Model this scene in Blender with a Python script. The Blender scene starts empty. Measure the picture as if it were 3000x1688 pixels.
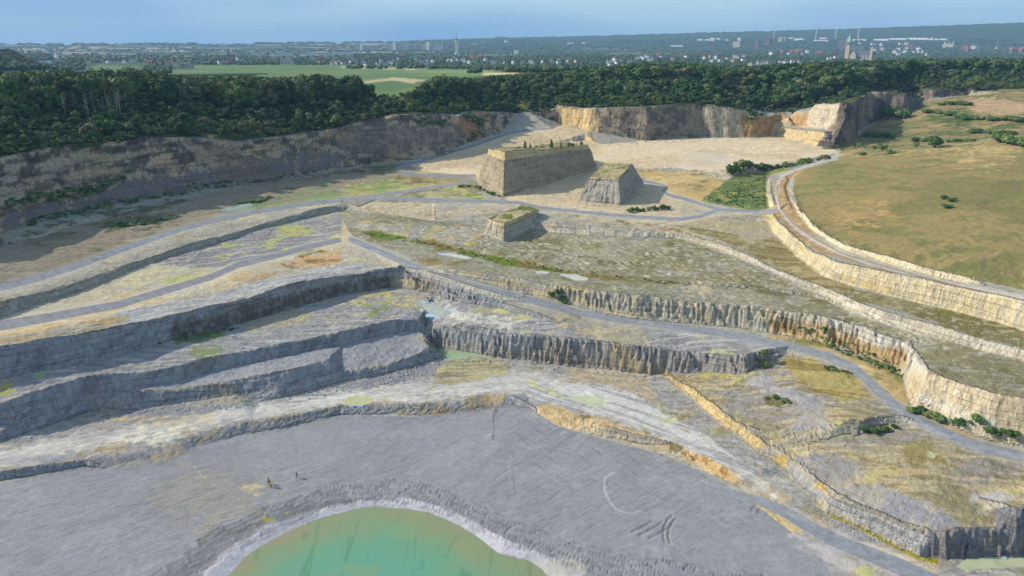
import bpy, math, random
import numpy as np
from mathutils import Vector, Matrix
from mathutils.geometry import delaunay_2d_cdt
random.seed(7); RNG = np.random.default_rng(7)
S = bpy.context.scene; COL = S.collection
# ------------------------------------------------------------------ camera, world, sun
FPX, HCAM, CXP, CYP, HY = 2200., 100., 1500., 844., 126.
PITCH = math.atan((CYP-HY)/FPX)
cam = bpy.data.objects.new('camera', bpy.data.cameras.new('camera')); COL.objects.link(cam)
cam.location = (0, 0, HCAM); cam.rotation_euler = (math.pi/2-PITCH, 0, 0)
cam.data.sensor_width = 36; cam.data.lens = FPX/3000*36; cam.data.clip_start = 1; cam.data.clip_end = 60000
S.camera = cam
SUN_AZ, SUN_EL = math.radians(-79), math.radians(31.5)      # azimuth from +Y, sun on the left, a little beyond
sd = bpy.data.lights.new('sun', 'SUN'); sd.energy = 3.0; sd.angle = math.radians(.6); sd.color = (1, .915, .77)
sun = bpy.data.objects.new('sun', sd); COL.objects.link(sun)
sv = Vector((math.sin(SUN_AZ)*math.cos(SUN_EL), math.cos(SUN_AZ)*math.cos(SUN_EL), math.sin(SUN_EL)))
sun.rotation_euler = (-sv).to_track_quat('-Z', 'Y').to_euler()
W = bpy.data.worlds.new('World'); S.world = W; W.use_nodes = True
wt = W.node_tree; wt.nodes.clear()
def N(t, ty, **k):
    n = t.nodes.new(ty)
    for a, b in k.items():
        if a[0] == '_': n.inputs[int(a[1:])].default_value = b
        else: setattr(n, a, b)
    return n
sky = N(wt, 'ShaderNodeTexSky', sky_type='NISHITA'); sky.sun_disc = False
sky.sun_elevation = SUN_EL; sky.sun_rotation = SUN_AZ; sky.altitude = 100; sky.air_density = 1.1; sky.dust_density = .6; sky.ozone_density = 2.0
tc = N(wt, 'ShaderNodeTexCoord'); mp = N(wt, 'ShaderNodeMapping'); mp.inputs['Scale'].default_value = (1.3, 1.3, 16)
nz = N(wt, 'ShaderNodeTexNoise'); nz.inputs['Scale'].default_value = 1.7; nz.inputs['Detail'].default_value = 7; nz.inputs['Roughness'].default_value = .55
rp = N(wt, 'ShaderNodeMapRange'); rp.inputs[1].default_value = .46; rp.inputs[2].default_value = .78; rp.inputs[3].default_value = 0; rp.inputs[4].default_value = .38
hue = N(wt, 'ShaderNodeMixRGB', blend_type='MULTIPLY'); hue.inputs[0].default_value = 1; hue.inputs[2].default_value = (1.0, .91, .80, 1)
mx = N(wt, 'ShaderNodeMixRGB'); mx.inputs[2].default_value = (2.9, 3.5, 3.9, 1)
bg = N(wt, 'ShaderNodeBackground'); bg.inputs[1].default_value = .15; wo = N(wt, 'ShaderNodeOutputWorld')
L = wt.links.new
L(tc.outputs['Generated'], mp.inputs[0]); L(mp.outputs[0], nz.inputs[0]); L(nz.outputs[0], rp.inputs[0])
L(sky.outputs[0], hue.inputs[1])
sx = N(wt, 'ShaderNodeSeparateXYZ'); L(tc.outputs['Generated'], sx.inputs[0])
low = N(wt, 'ShaderNodeMapRange', interpolation_type='SMOOTHSTEP'); L(sx.outputs[2], low.inputs[0]); low.inputs[1].default_value = .08; low.inputs[2].default_value = .34; low.inputs[3].default_value = 1; low.inputs[4].default_value = 0
hz_ = N(wt, 'ShaderNodeMixRGB'); hz_.inputs[1].default_value = (.97, 1.85, 3.15, 1); hz_.inputs[2].default_value = (1.95, 2.85, 3.5, 1)
nb = N(wt, 'ShaderNodeTexNoise'); mb = N(wt, 'ShaderNodeMapping'); mb.inputs['Scale'].default_value = (2, 1, 7); L(tc.outputs['Generated'], mb.inputs[0]); L(mb.outputs[0], nb.inputs[0]); nb.inputs['Scale'].default_value = 1.1
rb_ = N(wt, 'ShaderNodeMapRange'); L(nb.outputs[0], rb_.inputs[0]); rb_.inputs[1].default_value = .4; rb_.inputs[2].default_value = .62; L(rb_.outputs[0], hz_.inputs[0])
lowmix = N(wt, 'ShaderNodeMixRGB'); L(low.outputs[0], lowmix.inputs[0]); L(hue.outputs[0], lowmix.inputs[1]); L(hz_.outputs[0], lowmix.inputs[2])
L(lowmix.outputs[0], mx.inputs[1]); L(rp.outputs[0], mx.inputs[0]); L(mx.outputs[0], bg.inputs[0]); L(bg.outputs[0], wo.inputs[0])
S.view_settings.view_transform = 'Standard'; S.view_settings.look = 'None'; S.view_settings.exposure = .67; S.view_settings.gamma = 1
S.cycles.max_bounces = 4; S.cycles.diffuse_bounces = 2; S.cycles.volume_bounces = 0; S.cycles.use_denoising = True
# ------------------------------------------------------------------ projection helpers
cP, sP = math.cos(PITCH), math.sin(PITCH)
def ray(u, v):
    x = (np.asarray(u, float)-CXP)/FPX; y = -(np.asarray(v, float)-CYP)/FPX
    return x, cP+y*sP, -sP+y*cP
def unp(u, v, z):
    x, y, d = ray(u, v); t = (np.asarray(z, float)-HCAM)/d
    return x*t, y*t
def proj(X, Y, Z):
    dz = Z-HCAM; f = Y*cP-dz*sP; up = Y*sP+dz*cP
    f = np.maximum(f, 1)
    return CXP+FPX*X/f, CYP-FPX*up/f
def azx(u):                                           # azimuth of a column at the horizon
    x, y, _ = ray(u, HY); return np.arctan2(x, y)
def uaz(X, Y): return CXP+FPX*X/np.maximum(Y, 1)*cP+FPX*X*0   # column at the horizon
def uaz(X, Y): return CXP+FPX*(X/np.maximum(Y, 1))*(cP+math.tan(PITCH)*sP)
CR = dict(a=(0, 60), b=(1000, 60), c=(2000, 60), d=(0, 400), e=(1000, 400), f=(2000, 400), g=(0, 900), h=(1000, 900), i=(2000, 900), j=(0, 1288), k=(1000, 1288), l=(2000, 1288), z=(2300, 200))
def Q(c, pts):                                        # sheet coordinates -> picture coordinates
    if c == 's': return [tuple(p[:2]) for p in pts]
    ox, oy = CR[c]; s = 3.68 if c == 'z' else 2.576
    return [(ox+p[0]/s, oy+p[1]/s) for p in pts]
# ------------------------------------------------------------------ noise
_T = RNG.random((512, 512)).astype(np.float32)
def vn(x, y, s=0):
    x = np.asarray(x, np.float32)+s*17.37; y = np.asarray(y, np.float32)+s*9.71
    xi = np.floor(x).astype(np.int32); yi = np.floor(y).astype(np.int32); fx = x-xi; fy = y-yi
    fx = fx*fx*(3-2*fx); fy = fy*fy*(3-2*fy); xi &= 511; yi &= 511; x1 = (xi+1) & 511; y1 = (yi+1) & 511
    a = _T[xi, yi]; b = _T[x1, yi]; c = _T[xi, y1]; d = _T[x1, y1]
    return (a+(b-a)*fx)*(1-fy)+(c+(d-c)*fx)*fy
def fbm(x, y, o=4, s=0):
    r = 0; w = 1.; t = 0
    for k in range(o):
        r = r+w*vn(x*2**k, y*2**k, s+k*3); t += w; w *= .55
    return r/t
def sm(a, b, x):
    t = np.clip((x-a)/(b-a), 0, 1); return t*t*(3-2*t)
# ------------------------------------------------------------------ far terrain
_RX = [-400, 0, 600, 1000, 1150, 1200, 1400, 1800, 2100, 2400, 2700, 3000, 3400]
_RY = [132, 131, 130, 127, 125, 121, 115, 106.5, 99.5, 94, 87.5, 81, 73]
def zfar(u, r):
    near = np.interp(u, [0, 1200, 1700, 3000], [61, 59, 63, 65])
    yr = np.interp(u, _RX, _RY)
    zr = HCAM-9000*(yr-HY)/2283.
    z = near+(45-near)*sm(950, 1900, r)
    z = z+34*np.exp(-((u+10)/125.)**2)*sm(1150, 1450, r)*(1-sm(1650, 2100, r))
    return z+(zr-z)*sm(4800, 9000, r)-150*sm(9600, 14000, r)
# ------------------------------------------------------------------ breaklines of the quarry
PL = []                                               # list of arrays (n,3) world
def ext(p):
    p = [tuple(q) for q in p]
    if p[0][0] <= 3 and len(p) > 1:
        a, b = p[0], p[1]; k = -260/(b[0]-a[0]); p = [tuple(a[i]+(b[i]-a[i])*k for i in range(len(a)))]+p
    if p[-1][0] >= 2997:
        a, b = p[-2], p[-1]; k = 260/(b[0]-a[0]); p = p+[tuple(b[i]+(b[i]-a[i])*k for i in range(len(a)))]
    return p
def zs(p, z):
    if np.isscalar(z): return np.full(len(p), float(z))
    if not isinstance(z[0], tuple):
        z = list(z)+[z[-1]]*(len(p)-len(z)); return np.array(z[:len(p)], float)
    xs = [k[0] for k in z]; return np.interp([q[0] for q in p], xs, [k[1] for k in z])   # z given as (u, z) table
def LN(p, z):
    p = ext(p); z = zs(p, z); p = np.array(p)
    X, Y = unp(p[:, 0], p[:, 1], z); PL.append(np.stack([X, Y, z], 1)); return PL[-1]
def WALL(toe, zt, crest, alpha=68, addtoe=True):
    toe = ext(toe); crest = ext(crest); zt = zs(toe, zt); toe = np.array(toe, float)
    X, Y = unp(toe[:, 0], toe[:, 1], zt)
    if addtoe: PL.append(np.stack([X, Y, zt], 1))
    az = np.arctan2(X, Y); r = np.hypot(X, Y); out = []
    for u, v in crest:
        x, y, d = ray(u, v); a = math.atan2(x, y); td = -d/math.hypot(x, y)
        i = int(np.clip(np.searchsorted(az, a)-1, 0, len(az)-2))
        if a < az[0]: rt = r[0]+(r[1]-r[0])/(az[1]-az[0])*(a-az[0])
        elif a > az[-1]: rt = r[-1]+(r[-1]-r[-2])/(az[-1]-az[-2])*(a-az[-1])
        else: rt = np.interp(a, az, r)
        z0 = np.interp(a, az, zt)
        t = np.array([X[i+1]-X[i], Y[i+1]-Y[i]]); n = np.array([-t[1], t[0]])/np.hypot(*t)
        k = 1/math.tan(math.radians(alpha))/max(abs(n@np.array([math.sin(a), math.cos(a)])), .3)
        h = max(.25, (HCAM-z0-rt*td)/(1+k*td)); z = z0+h; rc = (HCAM-z)/td
        out.append((rc*math.sin(a), rc*math.cos(a), z))
    PL.append(np.array(out)); return np.array(out)
def PW(lst):                                          # (u at horizon, r, z)
    a = np.array([(r*math.sin(azx(u)), r*math.cos(azx(u)), z) for u, r, z in lst]); PL.append(a); return a
# lake and pit floor
SHORE = [(674, 1688), (691, 1665), (718, 1633), (738, 1618), (796, 1583), (854, 1556), (932, 1521), (1000, 1505), (1043, 1494), (1116, 1487), (1186, 1490), (1252, 1503), (1295, 1521), (1338, 1536), (1380, 1562), (1419, 1587), (1458, 1618), (1500, 1632), (1545, 1640), (1585, 1665), (1615, 1700), (1640, 1760), (1650, 1850), (1560, 1960), (1300, 2050), (950, 2050), (700, 1950), (620, 1830), (640, 1740)]
_c = (1130, 1780)
LN([(p[0], p[1]) for p in SHORE]+[SHORE[0]], -.9)
LN([(_c[0]+(p[0]-_c[0])*.8, _c[1]+(p[1]-_c[1])*.8) for p in SHORE]+[(_c[0]+(SHORE[0][0]-_c[0])*.8, _c[1]+(SHORE[0][1]-_c[1])*.8)], -2.6)
LN([(_c[0]+(p[0]-_c[0])*1.12, _c[1]+(p[1]-_c[1])*1.12) for p in SHORE[:24]], -.15)
PL.append(np.array([(-400, 60, 0), (-150, 40, 0), (150, 40, 0), (400, 60, 1.)]))
LN([(0, 1408), (100, 1393), (256, 1362), (350, 1372), (480, 1352), (582, 1310), (699, 1280), (854, 1252), (1000, 1216), (1109, 1216), (1233, 1221), (1361, 1209), (1466, 1195), (1516, 1191)], 0)
LN([(0, 1384), (100, 1370), (256, 1347), (400, 1322), (524, 1282), (620, 1262), (738, 1237), (854, 1217), (1000, 1186), (1109, 1184), (1233, 1184), (1361, 1172), (1427, 1150), (1490, 1152)], [(0, 1.9), (256, 1.3), (524, 2), (1490, 2)])
LN([(1557, 1199), (1575, 1222), (1629, 1245), (1699, 1269), (1776, 1286), (1854, 1296), (1932, 1327), (2000, 1346), (2089, 1397), (2171, 1424)], [(1557, .8), (1700, 0), (2171, .2)])
LN([(1570, 1190), (1650, 1207), (1780, 1247), (2000, 1307), (2160, 1392)], [(1570, 1.9), (1780, 2.2), (2160, 1.2)])
# terrace D
Dt = [(0, 1294), (60, 1276), (136, 1249), (233, 1212), (295, 1201), (419, 1197), (524, 1183), (699, 1156), (815, 1129), (932, 1083)]
WALL(Dt, [(0, 2), (524, 2.3), (699, 3.8), (815, 5), (932, 6)], [(0, 1261), (78, 1242), (148, 1212), (217, 1180), (303, 1152), (427, 1145), (505, 1146), (660, 1121), (776, 1094), (893, 1071), (950, 1057)], 55)
# spoil terrace E
Et = [(757, 1183), (893, 1152), (1000, 1117), (1116, 1098), (1202, 1076), (1303, 1048)]
WALL(Et, 2, [(775, 1177), (835, 1148), (932, 1113), (1000, 1090), (1070, 1079), (1167, 1057), (1206, 1044), (1225, 1036), (1250, 1018)], 58)
# fluted wall F
Ft = [(1274, 1015), (1349, 1027), (1446, 1044), (1543, 1055), (1660, 1071), (1757, 1079), (1854, 1090), (1932, 1098), (2000, 1094), (2058, 1088), (2116, 1091), (2175, 1095), (2217, 1077), (2245, 1062)]
WALL(Ft, [(1274, 2), (1932, 2), (2000, 4), (2116, 5.5), (2245, 8.5)], [(1240, 970), (1349, 973), (1466, 983), (1582, 982), (1660, 991), (1738, 999), (1835, 1012), (1912, 1020), (1986, 1034), (2078, 1036), (2128, 1040), (2175, 1034), (2233, 1027)], 72)
LN([(2240, 1022), (2283, 1048), (2250, 1062)], [11.3, 9, 8.6])
# wall C and G
Ct = [(0, 1245), (97, 1230), (194, 1187), (330, 1148), (446, 1129), (582, 1098), (738, 1063), (893, 1028), (1000, 1009), (1100, 985), (1186, 970)]
WALL(Ct, [(0, 4.7), (97, 4.7), (194, 5.1), (330, 6.1), (446, 6.5), (582, 6.7), (738, 7.0), (893, 7.2), (1186, 7.4)], [(0, 1187), (155, 1129), (272, 1104), (427, 1090), (582, 1055), (738, 1028), (854, 1001), (963, 980), (1078, 954), (1160, 938)], 66)
WALL([(1186, 970), (1233, 966), (1290, 964), (1349, 967), (1420, 975)], [(1186, 7.3), (1290, 7.2), (1349, 7.9), (1420, 8.5)], [(1168, 937), (1233, 943), (1349, 951), (1440, 966)], 70)
# wall B (left) and its road-side continuation
Bt = [(0, 1110), (194, 1075), (349, 1040), (505, 997), (699, 950), (873, 900), (1000, 864), (1144, 841)]
WALL(Bt, 12, [(0, 1016), (194, 987), (318, 960), (466, 935), (582, 901), (738, 870), (854, 831), (1000, 808), (1130, 783)], 68)
WALL([(1144, 841), (1272, 862), (1349, 885), (1466, 905), (1582, 933), (1650, 950)], [(1144, 12), (1650, 11.8)], [(1136, 781), (1182, 781), (1241, 803), (1311, 836), (1388, 862), (1466, 886), (1582, 918), (1640, 940)], 50)
ROADS = {}
ROADS['r2l'] = ext([(0, 955), (155, 928), (349, 893), (505, 846), (621, 811), (699, 777), (815, 749), (893, 726), (1000, 703)])
LN(ROADS['r2l'], 20)
r2 = [(1023, 700), (1078, 722), (1155, 757), (1233, 788), (1311, 815), (1388, 839), (1466, 858), (1582, 887), (1699, 916), (1815, 936), (1893, 943), (2000, 962), (2116, 976), (2194, 989), (2311, 1013), (2427, 1044), (2505, 1079), (2543, 1114), (2582, 1152), (2621, 1187), (2679, 1226), (2738, 1257), (2815, 1290), (2893, 1315), (3000, 1338)]
ROADS['r2r'] = ext(r2)
LN(r2, [(1023, 20.2), (1155, 19.6), (1311, 18), (1466, 16), (1582, 14.2), (1699, 12.8), (1815, 12.2), (2000, 12), (2500, 11.5), (3000, 10.8)])
# wall W1
W1t = [(1311, 805), (1427, 831), (1543, 862), (1606, 877), (1660, 889), (1738, 909), (1854, 932), (2000, 946), (2155, 958), (2272, 978), (2349, 993), (2408, 1005), (2485, 1024), (2563, 1055), (2621, 1073), (2652, 1106), (2664, 1150), (2680, 1203), (2738, 1222), (2815, 1261), (2893, 1284), (3000, 1309)]
W1z = [(1311, 18.3), (1427, 17), (1543, 15), (1660, 13.6), (1854, 12.4), (2000, 12), (2600, 11.8), (2680, 11.2), (3000, 10.8)]
WALL(W1t, W1z, [(1320, 786), (1388, 796), (1505, 811), (1602, 835), (1660, 841), (1738, 850), (1854, 858), (2000, 882), (2116, 891), (2272, 909), (2388, 924), (2423, 931), (2524, 958), (2582, 982), (2660, 1009), (2683, 1040), (2718, 1086), (2815, 1121), (2932, 1152), (3000, 1166)], 66)
# low scarp along the vegetated ditch on L5
LN([(1217, 702), (1349, 734), (1505, 765), (1660, 796), (1854, 823), (2000, 832), (2194, 843), (2388, 870), (2466, 905)], 19.7)
LN([(1217, 694), (1349, 725), (1505, 755), (1660, 785), (1854, 812), (2000, 824), (2194, 835), (2388, 861), (2470, 896)], [(1217, 20.0), (1505, 20.5), (2388, 20.5), (2470, 20.3)])
# scarp left of the small butte, top edge of the lower-left bench
U1t = [(0, 932), (128, 887), (272, 839), (435, 773), (582, 730), (738, 680), (893, 637), (1000, 618)]
WALL(U1t, [(0, 19.8), (1000, 20.4)], [(0, 885), (105, 862), (272, 811), (435, 757), (582, 707), (738, 668), (854, 629), (951, 606)], 60)
LN([(1039, 612), (1116, 634), (1155, 641), (1272, 651), (1349, 658), (1415, 666)], 20.4)
LN([(985, 603), (1039, 602), (1116, 624), (1155, 631), (1272, 640), (1349, 647), (1419, 653)], [(985, 23), (1116, 22.4), (1419, 22)])
# wall W2
W2t = [(1562, 672), (1621, 683), (1738, 691), (1854, 696), (1971, 699), (2020, 706), (2078, 726), (2155, 753), (2233, 784), (2311, 823), (2388, 858), (2466, 891), (2563, 938), (2621, 954), (2699, 978), (2776, 1001), (2893, 1032), (3000, 1059)]
WALL(W2t, [(1562, 20), (2388, 20.4), (3000, 20.6)], [(1566, 653), (1621, 652), (1699, 662), (1815, 668), (1932, 678), (2000, 684), (2058, 699), (2116, 714), (2194, 749), (2272, 784), (2349, 815), (2466, 862), (2516, 886), (2582, 908), (2660, 931), (2776, 962), (2893, 997), (3000, 1020)], 58)
# road R1 and branches
ROADS['r1'] = ext([(0, 843), (97, 819), (233, 777), (349, 734), (427, 707), (543, 668), (660, 637), (776, 617), (893, 598), (1000, 586), (1116, 582), (1272, 586), (1427, 590), (1524, 594), (1582, 608), (1699, 621), (1815, 631), (1932, 640), (2000, 642), (2058, 633), (2105, 614), (2155, 617), (2214, 620), (2283, 617)])
LN(ROADS['r1'][:-2], [(0, 24), (1000, 24), (2155, 24.4)])
ROADS['r1b'] = [(1000, 586), (1116, 571), (1233, 555), (1311, 544), (1396, 525)]
ROADS['r1d'] = [(1885, 530), (1939, 541), (1958, 548), (1942, 559), (1955, 569), (2000, 581), (2058, 599), (2105, 613)]
ROADS['r1c'] = [(1621, 376), (1543, 382), (1485, 393), (1388, 427), (1311, 450), (1233, 474), (1186, 482), (1168, 495), (1186, 507), (1233, 513), (1396, 516)]
LN([(1396, 516), (1233, 513), (1190, 507), (1166, 495), (1186, 483), (1233, 475), (1311, 452), (1388, 430), (1485, 396), (1543, 385), (1621, 379)][::-1], [35.5, 34.2, 33, 30, 28, 26.6, 26.2, 25.6, 25.2, 25, 25])
# upper right terrace: W3, road R3, W4
W3t = [(2258, 652), (2270, 683), (2311, 726), (2369, 777), (2427, 815), (2505, 839), (2621, 870), (2738, 897), (2815, 914), (2932, 946), (3000, 966)]
WALL(W3t, 24, [(2262, 626), (2274, 648), (2330, 695), (2369, 730), (2427, 757), (2485, 773), (2582, 792), (2699, 815), (2815, 843), (2932, 870), (3000, 889)], 70)
LN([(2246, 524), (2247, 560), (2257, 612), (2214, 623)], [25.5, 25.2, 24.6, 24.5])
LN([(2252, 516), (2259, 545), (2262, 580), (2270, 604), (2290, 617)], [28, 27.4, 27.2, 27.2, 27.4])
ROADS['r3'] = ext([(2470, 452), (2400, 475), (2330, 500), (2291, 516), (2279, 536), (2277, 575), (2287, 612), (2311, 645), (2349, 680), (2408, 714), (2466, 742), (2543, 769), (2660, 800), (2776, 831), (2893, 858), (3000, 883)])
LN(ROADS['r3'][2:], [(2277, 28), (2330, 29), (2466, 30), (3000, 31)])
LN([(2345, 500), (2318, 520), (2310, 545), (2318, 585), (2349, 641), (2373, 666), (2427, 705), (2485, 736), (2582, 767), (2699, 799), (2815, 827), (3000, 866)], [(2318, 28.6), (2466, 30.3), (3000, 31.3)])
LN([(2352, 503), (2328, 522), (2322, 545), (2329, 580), (2356, 636), (2380, 658), (2432, 693), (2490, 723), (2586, 752), (2703, 783), (2818, 810), (3000, 849)], [(2322, 29.4), (2356, 30.6), (2490, 32), (3000, 33)])
LN([(2446, 472), (2530, 455), (2621, 443), (2700, 437), (2776, 431), (2850, 420), (2908, 413), (2960, 422), (3000, 435), (3260, 450)], [31, 34, 37, 39.2, 40.8, 42.4, 43.4, 43.4, 43.4, 43.4])
LN([(2450, 560), (2600, 600), (2850, 620), (3000, 640), (3250, 680)], [33.4, 35.8, 39.4, 40.4, 41.4])
LN([(2560, 700), (2700, 730), (2850, 760), (3000, 780), (3250, 830)], [33.4, 34.8, 35.8, 36.4, 37.4])
# sand ledge in front of the amphitheatre
LN([(1192, 489), (1272, 498), (1408, 500)], 25.3)
LN([(1217, 479), (1290, 481), (1411, 483)], 27.2)
LN([(1720, 499), (1800, 500), (1870, 502), (1994, 505), (2078, 519), (2138, 527)], 25.3)
LN([(1724, 487), (1800, 487), (1870, 488), (1994, 491), (2078, 504), (2132, 512), (2155, 505)], [27.2]*6+[27.6])
LN([(2155, 514), (2260, 494), (2350, 478), (2420, 464), (2440, 458)], [25.5, 26.6, 27.6, 28.6, 29])
LN([(2160, 498), (2260, 480), (2350, 466), (2430, 452)], [28.6, 28.8, 29, 29.4])
# left berm between road R1 and the big cliff
LN([(0, 722), (116, 676), (233, 641), (427, 617), (582, 571), (776, 536), (1000, 503), (1100, 489)], [(0, 27.7), (776, 27.3), (1100, 26.2)])
LN([(0, 742), (155, 690), (427, 638), (621, 602), (893, 556), (1000, 536), (1130, 512)], 25.1)
CT1 = [(0, 687), (97, 648), (272, 610), (427, 582), (621, 551), (776, 532), (854, 513), (1000, 493), (1136, 474), (1233, 465), (1311, 441), (1388, 413), (1466, 388), (1543, 370), (1637, 365)]
CC1 = WALL(CT1, [(0, 28), (1000, 27.4), (1136, 27), (1233, 28), (1311, 30), (1388, 32), (1466, 34), (1543, 35), (1637, 36)], [(0, 462), (97, 440), (233, 421), (349, 417), (427, 398), (543, 402), (602, 409), (637, 398), (691, 419), (796, 402), (893, 386), (1000, 380), (1066, 367), (1080, 346), (1155, 336), (1272, 332), (1342, 340), (1388, 324), (1505, 332), (1621, 320)], 62)
# upper sand terrace and bright corner
LN([(1490, 404), (1540, 398), (1582, 387), (1718, 391)], [32.5, 33, 34.4, 34.6])
LN([(1470, 440), (1543, 428), (1620, 418), (1718, 412)], [28.8, 29.2, 29.6, 30])
CC2 = WALL([(1641, 366), (1690, 372), (1722, 384), (1757, 425), (1815, 430), (1893, 413), (2000, 404), (2097, 403), (2213, 404), (2270, 397)], [(1641, 36), (1690, 36), (1722, 34.8), (1757, 29), (2270, 29)], [(1645, 311), (1690, 317), (1738, 316), (1893, 312), (2000, 305), (2097, 307), (2163, 316), (2200, 346), (2233, 340), (2290, 326)], 66)
WALL([(2270, 397), (2330, 412), (2388, 427)], 29.2, [(2278, 372), (2340, 378), (2415, 385)], 50)
LN([(2286, 367), (2340, 372), (2442, 383)], [35.2, 36.6, 38.6])
CC3 = WALL([(2286, 367), (2340, 372), (2442, 383)], [35.25, 36.65, 38.65], [(2330, 326), (2366, 322), (2390, 305), (2460, 301), (2485, 302)], 64, False)
CC4 = WALL([(2398, 431), (2436, 436), (2501, 416), (2508, 395), (2525, 376), (2577, 353), (2640, 345), (2678, 325), (2704, 298), (2735, 287), (2830, 279), (2900, 278)], [(2398, 29.1), (2436, 29), (2501, 30), (2577, 34), (2640, 38), (2678, 43), (2735, 50), (2900, 54)], [(2495, 300), (2553, 269), (2626, 279), (2653, 271), (2735, 263), (2833, 263), (2900, 270)], 66)
LN([(2450, 440), (2560, 425), (2700, 405), (2900, 385), (3000, 390), (3250, 400)], [29.5, 31, 34, 38.5, 40, 41])
LN([(2560, 375), (2660, 352), (2780, 345), (3000, 345), (3250, 350)], [32.5, 37.5, 42, 46, 47])
LN([(2720, 300), (2830, 290), (3000, 292), (3250, 295)], [49, 51, 53, 54])
LN([(2910, 272), (3000, 269), (3250, 266)], [56.5, 57.5, 58.5])
# diagonal low scarp H and bottom right workings
Ht = [(1958, 1112), (2000, 1141), (2039, 1180), (2097, 1230), (2155, 1273), (2186, 1294), (2225, 1331), (2272, 1352), (2311, 1381), (2349, 1432), (2388, 1460), (2411, 1498), (2466, 1523), (2543, 1554), (2621, 1600), (2699, 1636), (2745, 1650)]
WALL(Ht, [(1958, 2.6), (2155, 2), (2311, 1.4), (2411, .8), (2745, .3)], [(1958, 1096), (2000, 1117), (2070, 1168), (2109, 1195), (2155, 1234), (2194, 1263), (2232, 1290), (2262, 1309), (2305, 1335), (2346, 1362), (2395, 1402), (2440, 1436), (2500, 1468), (2590, 1505), (2660, 1535), (2722, 1576)], 48)
LN([(2466, 1268), (2516, 1276), (2573, 1252), (2629, 1236)], [8.2, 8, 8.6, 9.6])
LN([(2470, 1236), (2485, 1229), (2536, 1231), (2582, 1218), (2618, 1212)], [10.4, 10.8, 10.9, 11, 11.1])
LN([(2230, 1262), (2380, 1300), (2560, 1400), (2700, 1450), (2850, 1450), (2990, 1415)], [5, 6.2, 6.4, 6.6, 7.2, 8.5])
WALL([(2726, 1632), (2760, 1636), (2815, 1634), (2855, 1630), (2893, 1627), (2932, 1628), (2970, 1632), (3000, 1620)], 0, [(2735, 1578), (2762, 1563), (2804, 1552), (2854, 1550), (2901, 1552), (2932, 1562), (2943, 1552), (2963, 1525), (3000, 1490)], 72)
# outer landscape
PW([(-700, 430, 62), (-300, 455, 66), (300, 500, 66), (600, 535, 64), (1000, 590, 61), (1200, 620, 60), (1400, 700, 61), (1650, 760, 63), (2000, 770, 64), (2350, 810, 64), (2650, 905, 66), (3000, 925, 67), (3400, 905, 68)])
rg = []
for u in list(range(-900, 3901, 200)):
    for r in (1000,): rg.append((u, r, float(zfar(u, r))))
PW(rg)
PW([(u, 1140, float(zfar(u, 1140))) for u in range(-900, 3901, 300)])
PL.append(np.array([(-900, 40, 30), (-620, 250, 60), (-560, 330, 66)])); PL.append(np.array([(900, 40, 20), (800, 300, 40), (780, 560, 55)]))
# ------------------------------------------------------------------ TIN -> raster
vs, es = [], []
for a in PL:
    b = len(vs); vs += [tuple(q) for q in a]; es += [(b+i, b+i+1) for i in range(len(a)-1)]
vs = np.array(vs)
ov, oe, of, o1, o2, o3 = delaunay_2d_cdt([Vector(q[:2]) for q in vs], es, [], 0, .01, True)
oz = np.zeros(len(ov)); nc = 0
E0 = np.array([vs[a] for a, b in es]); E1 = np.array([vs[b] for a, b in es])
for i, o in enumerate(o1):
    if len(o): oz[i] = max(vs[k, 2] for k in o)
    else:
        nc += 1; p = np.array(ov[i]); d = E1[:, :2]-E0[:, :2]; t = np.clip(((p-E0[:, :2])*d).sum(1)/np.maximum((d*d).sum(1), 1e-9), 0, 1)
        q = E0+(E1-E0)*t[:, None]; k = np.hypot(*(q[:, :2]-p).T).argmin(); oz[i] = q[k, 2]
        print('crossing at px', [round(float(c)) for c in proj(p[0], p[1], q[k, 2])], 'z', round(q[k, 2], 1))
GX0, GY0, GS = -880., 40., .6
GW, GH = int(1760/GS), int(1100/GS)
HG = np.full((GW, GH), np.nan, np.float32)
P2 = np.array([tuple(v) for v in ov])
for f in of:
    a, b, c = P2[list(f)]; za, zb, zc = oz[list(f)]
    x0 = max(0, int((min(a[0], b[0], c[0])-GX0)/GS)); x1 = min(GW-1, int((max(a[0], b[0], c[0])-GX0)/GS)+1)
    y0 = max(0, int((min(a[1], b[1], c[1])-GY0)/GS)); y1 = min(GH-1, int((max(a[1], b[1], c[1])-GY0)/GS)+1)
    if x1 < x0 or y1 < y0: continue
    D = (b[0]-a[0])*(c[1]-a[1])-(c[0]-a[0])*(b[1]-a[1])
    if abs(D) < 1e-9: continue
    X = (GX0+np.arange(x0, x1+1)*GS)[:, None]-a[0]; Y = (GY0+np.arange(y0, y1+1)*GS)[None]-a[1]
    s = (X*(c[1]-a[1])-Y*(c[0]-a[0]))/D; t = (Y*(b[0]-a[0])-X*(b[1]-a[1]))/D
    m = (s >= -1e-6) & (t >= -1e-6) & (s+t <= 1+1e-6)
    z = za+s*(zb-za)+t*(zc-za); sub = HG[x0:x1+1, y0:y1+1]; sub[m] = z[m]
HG[np.isnan(HG)] = 60
def bil(A, x, y):
    x = np.clip(x, 0, A.shape[0]-1.001); y = np.clip(y, 0, A.shape[1]-1.001)
    xi = x.astype(np.int32); yi = y.astype(np.int32); fx = (x-xi).astype(np.float32); fy = (y-yi).astype(np.float32)
    return (A[xi, yi]*(1-fx)+A[xi+1, yi]*fx)*(1-fy)+(A[xi, yi+1]*(1-fx)+A[xi+1, yi+1]*fx)*fy
def base_h(X, Y):
    r = np.hypot(X, Y); w = sm(960, 1000, r)
    z = bil(HG, (X-GX0)/GS, (Y-GY0)/GS)
    return z*(1-w)+zfar(uaz(X, Y), r)*w
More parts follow.
